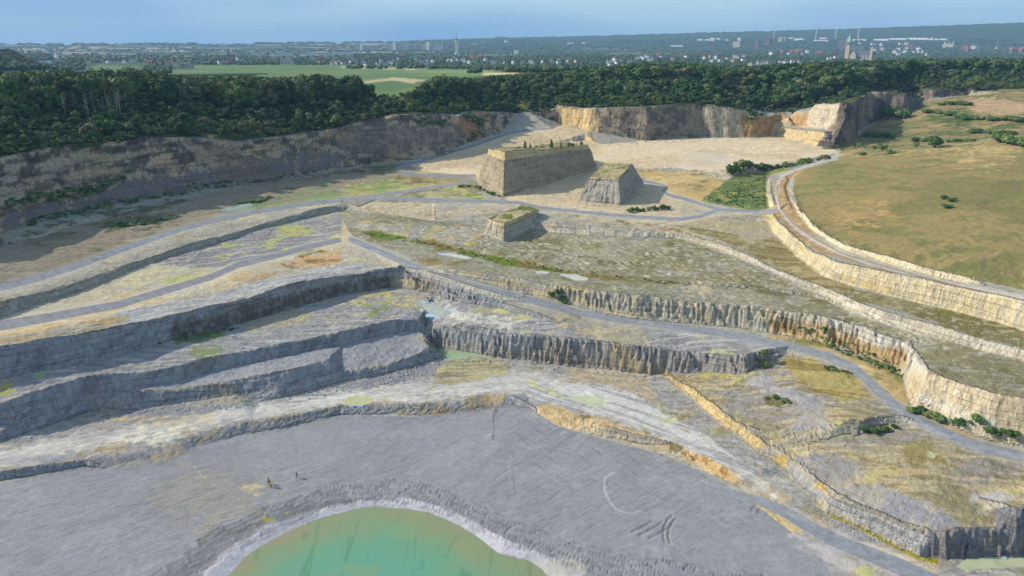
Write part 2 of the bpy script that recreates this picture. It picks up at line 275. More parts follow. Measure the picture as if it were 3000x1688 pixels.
# ------------------------------------------------------------------ picture-sheet masks (half resolution), read back at ground points
MW, MH = 1760, 900                                     # covers u -260..3260, v 0..1800
def _fill(pts):
    A = np.zeros((MW, MH), np.float32); p = np.array(pts, float); x = (p[:, 0]+260)/2; y = p[:, 1]/2
    y0, y1 = max(0, int(y.min())), min(MH-1, int(y.max())+1)
    x2, y2 = np.roll(x, -1), np.roll(y, -1)
    for j in range(y0, y1+1):
        yy = j+.01; k = ((y <= yy) & (y2 > yy)) | ((y2 <= yy) & (y > yy))
        xs = np.sort(x[k]+(yy-y[k])/(y2[k]-y[k])*(x2[k]-x[k]))
        for a, b in zip(xs[::2], xs[1::2]): A[max(0, int(a)):max(0, int(b)+1), j] = 1
    return A
def _blur(A, n):
    n = int(max(1, n))
    for ax in (0, 1):
        for _ in range(2):
            c = np.cumsum(np.concatenate([np.zeros_like(A.take([0], ax)), A], ax), ax)
            m = A.shape[ax]; i = np.arange(m); lo = np.clip(i-n, 0, m); hi = np.clip(i+n+1, 0, m)
            A = (c.take(hi, ax)-c.take(lo, ax))/(2*n+1)
    return A.astype(np.float32)
def _line(pts, wtab):                                  # strip polygon around a polyline; width (px) at each vertex
    p = np.array(pts, float); w = np.interp(np.arange(len(p)), np.linspace(0, len(p)-1, len(np.atleast_1d(wtab))), np.atleast_1d(wtab))
    d = np.gradient(p, axis=0); n = np.stack([-d[:, 1], d[:, 0]], 1)/np.maximum(np.hypot(d[:, 0], d[:, 1]), 1e-6)[:, None]
    a = p+n*w[:, None]/2; b = p-n*w[:, None]/2
    return list(map(tuple, a))+list(map(tuple, b[::-1]))
def smp(A, u, v): return bil(A, (u+260)/2, v/2)
# ------------------------------------------------------------------ ground grid
NA = 1860
A0, A1 = math.radians(-51), math.radians(51)
az = np.linspace(A0, A1, NA)
rs = [88.]
while rs[-1] < 14500:
    r = rs[-1]; k = .0022 if r < 150 else .0013 if r < 340 else .0015 if r < 800 else .0028 if r < 1200 else .006
    rs.append(r*(1+k))
rs = np.array(rs); NR = len(rs); print('grid', NA, NR)
RR, AA = np.meshgrid(rs, az, indexing='ij')
X = (RR*np.sin(AA)).astype(np.float32); Y = (RR*np.cos(AA)).astype(np.float32)
near = RR < 1000
# wobble of the lookup point gives crenulated walls
U0, V0 = proj(X, Y, base_h(X, Y))
roadmask = {}
ROADS['r4'] = [(2060, 1418), (2116, 1438), (2233, 1470), (2311, 1505), (2388, 1552), (2466, 1591), (2543, 1622), (2621, 1653), (2700, 1690), (2850, 1760)]
RW = dict(r2l=[34, 24, 18, 15, 14], r2r=[14, 18, 20, 21, 22, 27, 33, 30], r1=[26, 18, 14, 12, 10, 9, 9, 9, 9, 8], r1b=[8, 7], r1d=[7, 7, 8, 8], r1c=[5, 6, 7, 8, 9, 8], r4=[8, 20, 28, 32, 34, 38, 42, 46, 50, 54], r3=[3, 6, 9, 11, 12, 13, 14, 16])
for k in ROADS: roadmask[k] = _blur(_fill(_line(ROADS[k], RW[k])), 1)
RM = sum(roadmask.values()).clip(0, 1)
RMb = _blur((_blur(RM, 3) > .05).astype(np.float32), 4)
pitm = _blur(_fill([(-260, 1440), (256, 1365), (480, 1352), (699, 1280), (1000, 1216), (1233, 1221), (1466, 1195), (1560, 1200), (1629, 1245), (1854, 1296), (2089, 1397), (2300, 1530), (2500, 1660), (2600, 1799), (-260, 1799)]), 8)
lakem = _blur(_fill([(_c[0]+(p[0]-_c[0])*1.05, min(1799, _c[1]+(p[1]-_c[1])*1.05)) for p in SHORE]), 2)
meadm = _blur(_fill([(2335, 505), (2446, 470), (2621, 441), (2776, 428), (2908, 408), (3000, 430), (3260, 440), (3260, 900), (3000, 852), (2818, 812), (2586, 754), (2432, 695), (2356, 638), (2326, 560)]), 3)
ripm = _blur(_fill([(1330, 735), (1420, 700), (1480, 715), (1600, 690), (2000, 702), (2180, 770), (2420, 880), (2300, 850), (2000, 822), (1660, 785), (1450, 745)]), 8)
rd = smp(RMb, U0, V0); pit = smp(pitm, U0, V0); lak = smp(lakem, U0, V0); mea = smp(meadm, U0, V0); rip = smp(ripm, U0, V0)
q = (1-rd*.9)*(1-lak*.25)
big = 1+1.6*sm(330, 480, RR)                           # the high cliffs are more deeply carved
ribm = _blur(_fill([(1230, 960), (2200, 1020), (2300, 1120), (1900, 1130), (1230, 1040)])+_fill([(1130, 770), (1400, 840), (1400, 900), (1130, 860)])+_fill([(1600, 830), (2450, 920), (2700, 1000), (2680, 1090), (2400, 1020), (1600, 900)])+_fill([(2700, 1540), (3200, 1450), (3200, 1650), (2700, 1650)]), 6).clip(0, 1)
rib = (.32+1.25*smp(ribm, U0, V0)+.6*sm(330, 480, RR))*(.35+1.2*vn(X/5.5, Y/5.5, 17))
wx = ((fbm(X/13, Y/13, 3, 1)-.5)*2.4*big+((vn(X/1.5, Y/1.5, 5)-.5)*.55+(vn(X/.72, Y/.72, 8)-.5)*.95)*rib)*q
wy = ((fbm(X/13, Y/13, 3, 2)-.5)*2.4*big+((vn(X/1.5, Y/1.5, 6)-.5)*.55+(vn(X/.72, Y/.72, 9)-.5)*.95)*rib)*q
Z = base_h(X+wx, Y+wy)
_gx, _gy = base_h(X+1, Y)-base_h(X-1, Y), base_h(X, Y+1)-base_h(X, Y-1); _bs = sm(.5, 1.1, np.hypot(_gx, _gy)/2)
Z = Z+_bs*(1-rd)*(RR < 900)*(.10+.14*sm(5, 11, Z))/.24*(.24*np.sin(Z*4.1+(fbm(X/9, Y/9, 2, 15)-.5)*6)+.3*(fbm(X/2.6, Y/2.6, 3, 16)-.5))
r5 = np.where(near, 1, 0)
bgn = (1-rd)*(1-lak)*r5
trk = smp(_blur(_fill(_line([(-100, 1375), (100, 1320), (300, 1285), (500, 1250), (740, 1205), (1000, 1168), (1200, 1152), (1400, 1128), (1550, 1130), (1700, 1160), (1850, 1210), (2000, 1285), (2120, 1350), (2230, 1420), (2290, 1470)], [60, 50, 44, 44, 60, 70, 90, 80, 50, 30, 26])), 6), U0, V0)
rough = bgn*(1-pit*.93)*(1-mea*.8)*(1-trk*.85)
Z = Z+rough*((fbm(X/6, Y/6, 4, 11)-.5)*.75*(.3+sm(.35, .65, fbm(X/40, Y/40, 2, 3)))+(fbm(X/1.3, Y/1.3, 3, 14)-.5)*.42)
Z = Z+bgn*mea*((fbm(X/35, Y/35, 3, 21)-.5)*3+(fbm(X/2, Y/2, 2, 22)-.5)*.4)
ph = X*1.5+Y*1.3+(fbm(X/14, Y/14, 3, 31)-.5)*26
Z = Z+rip*bgn*np.sin(ph)*.26
Z = Z+(fbm(X/25, Y/25, 3, 41)-.5)*bgn*.8*(1-pit)
# tyre ruts and dozer marks round the lake: radial cells on the bank
lx, ly = unp(1120, 1800, 0); th = np.arctan2(X-lx, Y-ly); rl = np.hypot(X-lx, (Y-ly))
ringm = smp(_blur(_fill([(480, 1660), (560, 1560), (700, 1470), (850, 1425), (1000, 1405), (1180, 1395), (1290, 1410), (1420, 1450), (1600, 1520), (1800, 1590), (2000, 1620), (2200, 1650), (2300, 1799), (1700, 1799), (1560, 1600), (1400, 1535), (1250, 1462), (1100, 1440), (900, 1470), (740, 1560), (620, 1640), (540, 1720)]), 9), U0, V0)
RT = np.zeros((2, MW, MH), np.float32); g_ = np.random.default_rng(11)
def _dash(k, u, v, L_, an, cv=0., w=1.):
    n = max(3, int(L_*1.3))
    for i in range(n):
        t_ = i/n; a_ = an+cv*(t_-.5); u += math.cos(a_)*L_/n; v -= math.sin(a_)*L_/n; x_, y_ = int((u+260)/2), int(v/2)
        if 0 < x_ < MW-1 and 0 < y_ < MH-1: RT[k, x_, y_] = max(RT[k, x_, y_], w)
lp = [(470, 1690), (520, 1655), (570, 1618), (625, 1580), (690, 1548), (752, 1520), (812, 1490), (868, 1472), (925, 1455), (980, 1440)]
for i, (u, v) in enumerate(lp):                          # panels of parallel cleat marks
    for rr_ in range(2 if i < 8 else 1):
        an = math.radians(34-i*1.5+g_.normal(0, 4)); L_ = g_.uniform(55, 95)
        for j in range(9): _dash(0, u-L_*.5+j*3.2+rr_*26+g_.normal(0, 1), v+6+j*5.2+rr_*14, L_*g_.uniform(.75, 1.05), an, .1, g_.uniform(.5, 1))
cv_ = np.array([(960, 1424), (1040, 1410), (1110, 1408), (1180, 1412), (1260, 1430), (1340, 1458), (1420, 1492), (1500, 1530), (1600, 1566), (1700, 1598), (1800, 1622), (1900, 1640), (2000, 1655), (2120, 1668), (2240, 1690)], float)
Lc = np.r_[0, np.cumsum(np.hypot(*np.diff(cv_, axis=0).T))]
for row in range(7):
    t_ = 0
    while t_ < Lc[-1]:
        grp_ = g_.uniform(30, 80); skip = g_.random() < .28
        for q_ in np.arange(t_, t_+grp_, g_.uniform(8, 12)):
            u = np.interp(q_, Lc, cv_[:, 0]); v = np.interp(q_, Lc, cv_[:, 1]); u2 = np.interp(q_+6, Lc, cv_[:, 0]); v2 = np.interp(q_+6, Lc, cv_[:, 1]); tx, ty = u2-u, v2-v; l_ = math.hypot(tx, ty)+1e-6
            ox, oy = ty/l_, -tx/l_; oy_ = row*11+g_.normal(0, 1.5)+8*math.sin(q_/60)
            if not skip: _dash(0, u-ox*oy_, v-oy*oy_, g_.uniform(6, 10), math.atan2(oy, -ox)+g_.normal(-.35, .1), 0, g_.uniform(.5, 1))
        if row % 2 == 0 and not skip: _dash(0, u, v+row*11-4, grp_*.7, math.atan2(-ty, tx)+math.pi, .3, .6)
        t_ += grp_+g_.uniform(4, 22)
for u, v, L_, an, cv in ((1950, 1590, 90, 1.3, -1.4), (1965, 1592, 84, 1.3, -1.4), (2290, 1530, 60, 2.4, .4), (2200, 1500, 60, .9, -.4), (2220, 1505, 60, .9, -.4), (2245, 1512, 60, .9, -.4), (2265, 1520, 56, .9, -.4), (1850, 1560, 70, .5, .2), (1870, 1570, 80, .5, .2), (1900, 1578, 80, .5, .2)): _dash(0, u, v, L_, an, cv)
RTb = _blur(RT[0], 1)*2.2
rut = smp(RTb, U0, V0).clip(0, 1)
Z = Z-bgn*rut*.22+bgn*ringm*(fbm(X/2.2, Y/2.2, 3, 55)-.5)*.22
lk = RR < 200
Z = Z.astype(np.float32)
U, V = proj(X, Y, Z)
# slope
dZr = np.gradient(Z, axis=0)/np.gradient(RR, axis=0); dZa = np.gradient(Z, axis=1)/(RR*(az[1]-az[0]))
slope = np.hypot(dZr, dZa); bs = base_h(X+1.2, Y); bs0 = base_h(X-1.2, Y); bs2 = base_h(X, Y+1.2); bs3 = base_h(X, Y-1.2)
bslope = np.hypot(bs-bs0, bs2-bs3)/2.4
wallf = sm(.42, .8, .55*slope+.45*bslope)*near
wallf = wallf*sm(.22, .45, bslope)
rimm = smp(_blur(_fill([(-260, 460), (0, 455), (97, 434), (233, 415), (543, 396), (691, 415), (1000, 374), (1080, 340), (1272, 328), (1505, 328), (1645, 306), (1893, 307), (2163, 311), (2196, 338), (2240, 333), (2290, 320), (2390, 300), (2490, 297), (2560, 264), (2840, 258), (3260, 240), (3260, 100), (-260, 100)]), 1), U, V)
wallf = wallf*(1-rimm*(Z > 42))
# ------------------------------------------------------------------ ground colours (what the soil and rock are made of)
def lin(c): c = np.array(c, float)/255; return np.where(c <= .04045, c/12.92, ((c+.055)/1.055)**2.4)
Uf, Vf = U.ravel(), V.ravel(); Xf, Yf, Zf, Rf = X.ravel(), Y.ravel(), Z.ravel(), RR.ravel().astype(np.float32)
G = np.zeros((Uf.size, 3), np.float32); WC = np.zeros_like(G)
n1 = fbm(Xf/22, Yf/22, 4, 61); n2 = fbm(Xf/6, Yf/6, 4, 62); n3 = fbm(Xf/1.8, Yf/1.8, 3, 63); n4 = vn(Xf/.7, Yf/.7, 64)
def streak(ang, lng, wid, s):                          # noise stretched along a ground direction (degrees from +X)
    a = math.radians(ang); p = Xf*math.cos(a)+Yf*math.sin(a); q = -Xf*math.sin(a)+Yf*math.cos(a)+(n1-.5)*6
    return fbm(p/lng, q/wid, 3, s)
st0 = streak(8, 16, .9, 71); st1 = streak(28, 12, .8, 72); st2 = streak(-38, 18, 1.1, 73); st3 = streak(60, 8, .9, 74); st4 = streak(-12, 14, 1.2, 75)
w1 = fbm((Xf*.9+Yf*.6)/17, Zf/9, 4, 161); w2 = fbm((Xf*.9+Yf*.6)/5, Zf/3, 4, 162); w3 = fbm((Xf*.9+Yf*.6)/1.6, Zf/1.1, 3, 163); w0 = fbm((Xf*.9+Yf*.6)/9, Zf/1.2, 3, 164)
WFLD = dict(n1=w1, n2=w2, n3=w3, s0=w0)
FLD = dict(n1=n1, n2=n2, n3=n3, n4=n4, s0=st0, s1=st1, s2=st2, s3=st3, s4=st4)
def P(c, pts, rgb, soft=3, rag=.8, al=1., n='n2', T=None, k=6., line=None, mot=()):
    T = G if T is None else T; Rbig = (T is WC) or bool(mot) or line is not None
    if not Rbig: soft = soft*1.9+1; rag = rag*1.15
    p = Q(c, pts)
    if line is not None: p = _line(p, line)
    M = _blur(_fill(p), soft); pa = np.array(p); pad = soft*5+6
    idx = np.nonzero((Uf > pa[:, 0].min()-pad) & (Uf < pa[:, 0].max()+pad) & (Vf > pa[:, 1].min()-pad) & (Vf < pa[:, 1].max()+pad) & (Rf < 1100))[0]
    if not len(idx): return
    m = smp(M, Uf[idx], Vf[idx]); idx = idx[m > .02]; m = m[m > .02]
    FL = dict(FLD, **WFLD) if T is WC else FLD
    nn_ = FL[n][idx]*.6+FL['n3'][idx]*.4
    a = np.clip((m-.5+(nn_-.5)*rag*2.4)*(k if T is WC or Rbig else 3.)+.5, 0, 1)*np.clip(m*6, 0, 1)*al*(1 if Rbig else .62+.28*np.clip((n3[idx]-.3)*3, 0, 1))
    if rgb is not None: T[idx] += (lin(rgb)-T[idx])*a[:, None]
    for col, f, lo, hi, w in mot:
        b = sm(lo, hi, FL[f][idx])*w*(a if rgb is not None else np.clip(m*2-.3, 0, 1)*al)
        T[idx] += (lin(col)-T[idx])*b[:, None]
A_ = lambda pts: [(x, y) for x, y in pts]
# everything beyond: forest floor, fields, town land
far = Rf > 950
fm = fbm(Xf/160, Yf/60, 4, 81); fq = vn(Xf/420, Yf/300, 82)
G[:] = lin((166, 162, 146)); WC[:] = lin((190, 182, 162))
gf = lin((54, 72, 48))*(1-sm(.45, .6, fm)[:, None])+lin((76, 90, 60))*sm(.45, .6, fm)[:, None]
tan_ = .55*sm(.62, .68, fq)*sm(3300, 4200, Rf)*(1-sm(1100, 2200, Uf)); gf = gf*(1-tan_[:, None])+lin((205, 188, 150))*tan_[:, None]
rid = sm(5200, 6500, Rf)*sm(1000, 1400, Uf); gf = gf*(1-rid[:, None])+lin((58, 76, 52))*rid[:, None]
wf = sm(930, 980, Rf)[:, None]; G[:] = G*(1-wf)+gf*wf
hi = (sm(50, 54, Zf)*(Rf < 1000))[:, None]; ff = lin((60, 72, 42))+(lin((92, 92, 58))-lin((60, 72, 42)))*sm(.5, .7, n2)[:, None]; G[:] = G*(1-hi)+ff*hi
gray, pale, ochre, lime, olive = (150, 149, 153), (204, 201, 192), (196, 168, 118), (186, 188, 108), (132, 130, 78)
mixA = (((134, 132, 131), 's4', .52, .60, .55), (pale, 's0', .56, .66, .55), ((184, 172, 136), 'n1', .54, .64, .6), ((188, 186, 128), 'n2', .66, .72, .6))
mixB = (((140, 138, 136), 's0', .54, .62, .6), ((190, 170, 128), 'n1', .54, .63, .65), ((206, 202, 186), 's4', .58, .66, .5), (olive, 'n2', .62, .7, .45))
# L5 / L4 / L6 regions, far to near
P('s', [(-260, 700), (0, 720), (427, 610), (776, 530), (1100, 485), (1190, 475), (1240, 500), (1400, 515), (1400, 600), (1000, 590), (543, 668), (349, 734), (0, 843), (-260, 930)], (150, 139, 118), 2, .3, mot=(((96, 102, 64), 'n1', .56, .66, .7), ((176, 164, 140), 's1', .55, .66, .6)))
P('s', [(-260, 720), (0, 716), (116, 672), (272, 620), (427, 600), (621, 562), (854, 520), (1000, 497), (1240, 472), (1240, 480), (1000, 507), (776, 540), (582, 575), (427, 621), (233, 645), (0, 726)], (84, 92, 60), 3, .8)
P('d', [(700, 690), (1100, 640), (1450, 590), (1500, 600), (1100, 690), (800, 720)], (78, 86, 56), 5, 1.2)
P('d', [(1680, 530), (1950, 460), (2150, 430), (2150, 450), (1950, 500), (1700, 545)], (84, 84, 58), 4, 1.0)
P('d', [(1750, 520), (2050, 480), (2576, 380), (2576, 470), (2200, 520), (1900, 545)], (128, 150, 92), 5, 1.0)
P('d', [(1640, 555), (1740, 530), (1880, 505), (1940, 512), (1880, 540), (1700, 565)], (146, 160, 150), 3, .5)
P('e', [(0, 370), (500, 300), (1000, 320), (1000, 330), (620, 400), (300, 450), (0, 470)], (168, 164, 108), 4, 1.0, mot=(((120, 148, 84), 'n2', .5, .62, .8), ((196, 184, 144), 's0', .56, .64, .6)))
P('e', [(380, 320), (600, 310), (1000, 315), (960, 345), (700, 360), (420, 340)], (128, 92, 72), 3, .9)
P('e', [(420, 440), (800, 380), (1010, 335), (1020, 400), (1180, 470), (700, 472)], (176, 168, 122), 4, .8)
P('e', [(760, 400), (870, 385), (1180, 470), (1060, 478), (900, 430)], (176, 190, 100), 5, .8, mot=(((110, 130, 70), 'n2', .52, .62, .7),))
P('e', [(860, 385), (1000, 370), (1100, 420), (1200, 465), (1150, 475), (1000, 420)], (84, 100, 56), 4, 1.0)
P('e', [(560, 255), (1040, 255), (1020, 290), (560, 285)], (196, 180, 120), 3, .7, mot=(((120, 130, 76), 's0', .5, .6, .8),))
P('s', [(1190, 478), (1411, 478), (1440, 500), (1500, 420), (1485, 392), (1640, 370), (1722, 385), (1757, 425), (1890, 412), (2270, 398), (2390, 430), (2470, 438), (2440, 450), (2350, 470), (2140, 512), (1990, 494), (1720, 490), (1650, 560), (1500, 590), (1412, 520), (1240, 500)], (222, 202, 166), 3, .35, mot=(((206, 182, 140), 'n1', .52, .64, .7), ((232, 216, 186), 's0', .55, .66, .6)))
P('s', [(1396, 500), (1396, 530), (1500, 602), (1700, 625), (1930, 636), (2060, 630), (2110, 612), (2050, 590), (1950, 565), (1890, 535), (1760, 490), (1411, 482)], (210, 190, 152), 4, .6)
P('s', [(1190, 478), (1300, 455), (1480, 396), (1640, 368), (1730, 384), (1757, 430), (1600, 450), (1450, 480), (1240, 500)], (208, 188, 150), 3, .6, mot=(((166, 156, 138), 's3', .52, .62, .6),))
P('s', [(1990, 468), (2040, 450), (2110, 447), (2180, 460), (2120, 476), (2020, 482)], (186, 184, 188), 8, 1.0, .75, n='s0')
P('s', [(1390, 526), (1480, 585), (1560, 596), (1600, 612), (1900, 634), (2040, 634), (2110, 612), (2040, 592), (1960, 566), (1935, 545), (1890, 530), (1900, 500), (2140, 512), (2160, 515), (2120, 530), (2060, 590), (2140, 616), (1940, 640), (1600, 615), (1500, 588)], (212, 190, 150), 3, .6)
P('s', [(1720, 497), (2000, 503), (2140, 530), (2125, 585), (2060, 592), (1965, 562), (1880, 520), (1720, 510)], (210, 184, 128), 3, .5, mot=(((140, 146, 84), 'n2', .60, .68, .7), ((190, 160, 104), 'n1', .5, .6, .6)))
P('f', [(0, 290), (170, 290), (290, 310), (280, 350), (180, 360), (40, 340)], (128, 122, 80), 4, 1.1)
P('f', [(0, 480), (150, 510), (260, 545), (180, 590), (0, 610)], (190, 176, 146), 3, .6, mot=(((160, 160, 158), 'n2', .5, .62, .8),))
P('s', [(2130, 530), (2160, 515), (2300, 490), (2430, 465), (2340, 492), (2250, 515), (2244, 560), (2257, 615), (2200, 618), (2120, 600), (2050, 590)], (126, 130, 78), 3, .5, mot=(((100, 122, 66), 'n1', .48, .6, .8), ((176, 166, 96), 'n2', .56, .66, .7)))
P('s', [(-260, 935), (0, 852), (349, 741), (543, 676), (776, 622), (1000, 592), (1430, 596), (1560, 610), (1700, 632), (2000, 650), (2105, 622), (2283, 624), (2270, 683), (2311, 726), (2369, 777), (2100, 720), (1850, 668), (1570, 650), (1470, 640), (1272, 650), (985, 600), (854, 629), (435, 757), (0, 885), (-260, 980)], (180, 173, 156), 2, .4, mot=(((206, 188, 148), 'n1', .5, .62, .7), ((152, 148, 140), 's1', .54, .64, .6), ((142, 138, 92), 'n2', .6, .7, .55)))
P('e', [(1560, 600), (1760, 620), (2100, 650), (2300, 668), (2576, 680), (2576, 715), (2200, 690), (1800, 670), (1500, 640)], (158, 150, 124), 3, .6)
P('e', [(1620, 640), (1750, 640), (2250, 662), (2576, 670), (2576, 695), (2200, 680), (1750, 655)], (118, 118, 72), 3, .9)
P('e', [(2290, 660), (2500, 675), (2576, 690), (2500, 700), (2330, 690)], (176, 118, 78), 3, .8)
P('f', [(-60, 660), (200, 700), (500, 760), (660, 760), (700, 760), (1000, 1000), (1300, 1140), (1300, 1240), (1000, 1160), (700, 980), (500, 880), (300, 790), (0, 700)], (160, 146, 104), 3, .6, mot=(((120, 112, 66), 's2', .5, .6, .8), ((196, 186, 152), 'n2', .58, .66, .5)))
P('f', [(0, 640), (400, 590), (650, 660), (690, 740), (500, 745), (200, 690)], (180, 164, 126), 4, .8, mot=(((164, 164, 160), 's2', .5, .6, .7),))
P('f', [(1300, 1230), (1100, 1120), (1300, 1160), (1700, 1240), (2100, 1330), (2576, 1440), (2576, 1600), (2200, 1500), (1700, 1340)], (146, 138, 96), 4, .6, mot=(((118, 112, 62), 'n1', .5, .62, .7), ((182, 174, 150), 'n3', .6, .7, .6)))
# L5 bench
P('s', [(985, 612), (1415, 665), (1410, 690), (1478, 714), (1560, 675), (1740, 694), (1990, 702), (2160, 758), (2380, 862), (2520, 930), (2780, 1003), (3260, 1120), (3260, 1220), (2932, 1158), (2720, 1090), (2655, 1008), (2524, 958), (2272, 909), (2000, 882), (1700, 841), (1505, 811), (1290, 780), (1060, 700), (1020, 690), (1000, 650)], (156, 151, 124), 2, .3, mot=(((136, 130, 92), 'n1', .5, .62, .75), ((172, 168, 156), 's4', .54, .64, .6), ((116, 112, 66), 'n2', .62, .7, .6), ((196, 192, 178), 'n3', .66, .72, .5)))
P('e', [(80, 640), (500, 650), (900, 680), (1080, 700), (1060, 740), (900, 830), (700, 800), (380, 740), (130, 720)], (176, 166, 138), 4, .8, mot=(((150, 152, 154), 's0', .5, .6, .8), ((196, 180, 106), 'n2', .52, .62, .8), ((210, 206, 194), 'n3', .6, .68, .5)))
P('e', [(200, 620), (500, 640), (620, 650), (560, 665), (240, 640)], (150, 152, 80), 3, .9)
P('e', [(1030, 685), (1060, 690), (1050, 740), (960, 820), (910, 830), (1010, 740)], (188, 172, 96), 3, .6)
P('e', [(120, 720), (230, 705), (360, 740), (560, 780), (720, 790), (900, 850), (1100, 890), (1300, 930), (1500, 970), (1700, 1015), (2000, 1050), (2200, 1080), (2576, 1100), (2576, 1112), (2200, 1095), (1900, 1065), (1600, 1020), (1300, 985), (1100, 940), (850, 870), (700, 830), (560, 800), (250, 760)], (116, 128, 52), 2, .9, mot=(((138, 118, 66), 'n1', .46, .56, .9),))
P('f', [(0, 1098), (500, 1128), (1000, 1200), (1150, 1255), (1000, 1220), (500, 1145), (0, 1115)], (112, 104, 62), 2, .9)
P('e', [(520, 900), (900, 920), (1000, 960), (700, 960), (560, 930)], (140, 124, 82), 4, .9)
P('f', [(0, 1120), (230, 1130), (330, 1190), (100, 1190), (0, 1160)], (196, 182, 150), 4, .9)
P('f', [(0, 760), (150, 780), (330, 870), (400, 900), (300, 880), (100, 800), (0, 790)], (112, 116, 66), 3, .9)
# L4 left (lime flats, grey road bed)
P('s', [(-260, 1000), (0, 932), (128, 887), (272, 839), (435, 773), (582, 730), (738, 680), (893, 637), (985, 612), (1030, 690), (1180, 778), (1130, 783), (1000, 808), (854, 831), (738, 870), (582, 901), (466, 935), (194, 987), (0, 1016), (-260, 1070)], (190, 178, 150), 2, .3, mot=(((204, 178, 128), 'n1', .52, .62, .8), ((176, 176, 176), 's1', .55, .64, .55), ((206, 202, 168), 's0', .56, .66, .6)))
P('d', [(1500, 860), (1700, 770), (2000, 680), (2300, 610), (2576, 580), (2576, 760), (2300, 820), (2000, 920), (1750, 960), (1640, 990), (1450, 985), (1180, 970), (1150, 940), (1400, 880)], (142, 139, 138), 3, .5, mot=(((196, 190, 178), 's1', .54, .62, .7), ((176, 172, 160), 'n2', .6, .68, .5)))
for pg in ([(1640, 800), (1760, 795), (1850, 800), (1900, 830), (1700, 850)], [(2000, 680), (2250, 640), (2300, 650), (2230, 670), (2380, 720), (2350, 740), (2100, 745), (2130, 700)], [(1930, 860), (2000, 800), (2150, 765), (2160, 780), (2000, 850)], [(1600, 910), (1700, 890), (1760, 930), (1620, 935)], [(1640, 850), (1900, 860), (1800, 885)], [(2080, 860), (2280, 820), (2400, 790), (2576, 765), (2500, 780), (2250, 840), (2130, 870)], [(2480, 735), (2530, 705), (2576, 715), (2570, 740)], [(2350, 600), (2500, 585), (2480, 605)], [(1200, 1080), (1500, 1030), (1560, 1060), (1330, 1120), (1200, 1100)]):
    P('d', pg, (184, 184, 112), 2, .9)
P('d', [(880, 1110), (1180, 980), (1350, 980), (1350, 1020), (1150, 1100), (1180, 1120), (900, 1160)], (204, 194, 156), 3, .7)
P('d', [(2080, 960), (2400, 880), (2576, 840), (2576, 960), (2400, 985), (2200, 975)], (206, 170, 124), 4, .9, mot=(((150, 122, 78), 'n2', .55, .63, .8),))
P('d', [(2200, 880), (2350, 850), (2480, 850), (2420, 890), (2250, 900)], (118, 122, 66), 4, .9)
P('d', [(1750, 1040), (1950, 990), (2080, 1000), (2050, 1050), (1800, 1060)], (170, 146, 104), 5, 1.)
P('s', [(350, 905), (600, 870), (800, 815), (1010, 775), (1170, 775), (1130, 783), (1000, 806), (854, 829), (738, 868), (582, 899), (466, 933), (300, 960)], (188, 186, 180), 4, .5, mot=(((160, 158, 155), 's1', .5, .6, .7),))
P('g', [(0, 220), (250, 190), (550, 130), (850, 75), (1000, 90), (850, 140), (500, 225), (0, 300)], (152, 142, 112), 4, .7, mot=((ochre, 'n1', .55, .62, .6), ((176, 174, 168), 's1', .5, .6, .7)))
# L3
P('s', [(-260, 1170), (0, 1110), (194, 1075), (349, 1040), (505, 997), (699, 950), (873, 900), (1000, 864), (1144, 841), (1272, 862), (1466, 905), (1582, 933), (1720, 955), (1815, 948), (2000, 975), (2200, 1000), (2320, 1028), (2283, 1048), (2233, 1027), (2128, 1040), (1986, 1034), (1738, 999), (1582, 982), (1466, 983), (1233, 943), (1163, 937), (963, 980), (738, 1028), (582, 1055), (427, 1090), (155, 1129), (0, 1187), (-260, 1290)], (160, 158, 155), 2, .3, mot=mixA)
P('g', [(1150, 300), (1350, 235), (1600, 180), (1790, 150), (1830, 170), (1500, 255), (1250, 290)], (112, 128, 62), 3, .9)
P('g', [(1250, 370), (1500, 300), (1800, 260), (1700, 310), (1400, 360)], (134, 142, 100), 5, 1.1)
P('g', [(0, 600), (150, 570), (100, 650), (0, 700)], (180, 174, 88), 4, .9)
P('e', [(150, 1190), (330, 1200), (560, 1240), (400, 1260), (200, 1250), (0, 1240), (0, 1210)], (198, 186, 118), 4, 1.)
P('e', [(200, 1270), (330, 1260), (400, 1310), (330, 1340), (220, 1320)], (126, 140, 80), 4, 1.)
P('d', [(2420, 1380), (2576, 1290), (2576, 1330), (2450, 1400)], (190, 178, 116), 4, 1.)
P('e', [(0, 1285), (130, 1280), (60, 1310), (0, 1320)], (190, 188, 170), 4, 1.)
P('e', [(700, 1205), (850, 1240), (1000, 1272), (1180, 1295), (1300, 1320), (1400, 1350), (1500, 1372), (1440, 1378), (1300, 1340), (1150, 1305), (900, 1265), (740, 1225)], (204, 194, 128), 2, .7)
P('h', [(620, 0), (800, 0), (880, 30), (1000, 60), (1200, 90), (1400, 110), (1250, 150), (1000, 110), (820, 85), (640, 75)], (214, 208, 192), 3, .9, n='s4')
P('h', [(1550, 80), (1750, 110), (1850, 100), (1700, 140), (1900, 190), (2060, 260), (1950, 250), (1700, 170)], (204, 184, 140), 4, 1.1, n='s0')
P('h', [(1720, 50), (1800, 65), (1840, 95), (1790, 125), (1740, 110)], (110, 92, 58), 3, 1.)
P('h', [(1450, 20), (1640, 35), (1720, 70), (1650, 100), (1500, 70)], (166, 152, 130), 5, .9)
P('s', [(1800, 925), (2000, 948), (2272, 980), (2485, 1028), (2621, 1075), (2660, 1150), (2680, 1205), (2893, 1287), (3260, 1420), (3260, 1480), (2893, 1312), (2679, 1215), (2600, 1160), (2543, 1095), (2427, 1030), (2194, 975), (2000, 950)], (178, 156, 108), 3, .6, mot=(((112, 116, 60), 'n2', .54, .64, .8), ((200, 186, 140), 's2', .56, .66, .6), ((160, 154, 142), 'n1', .56, .66, .6)))
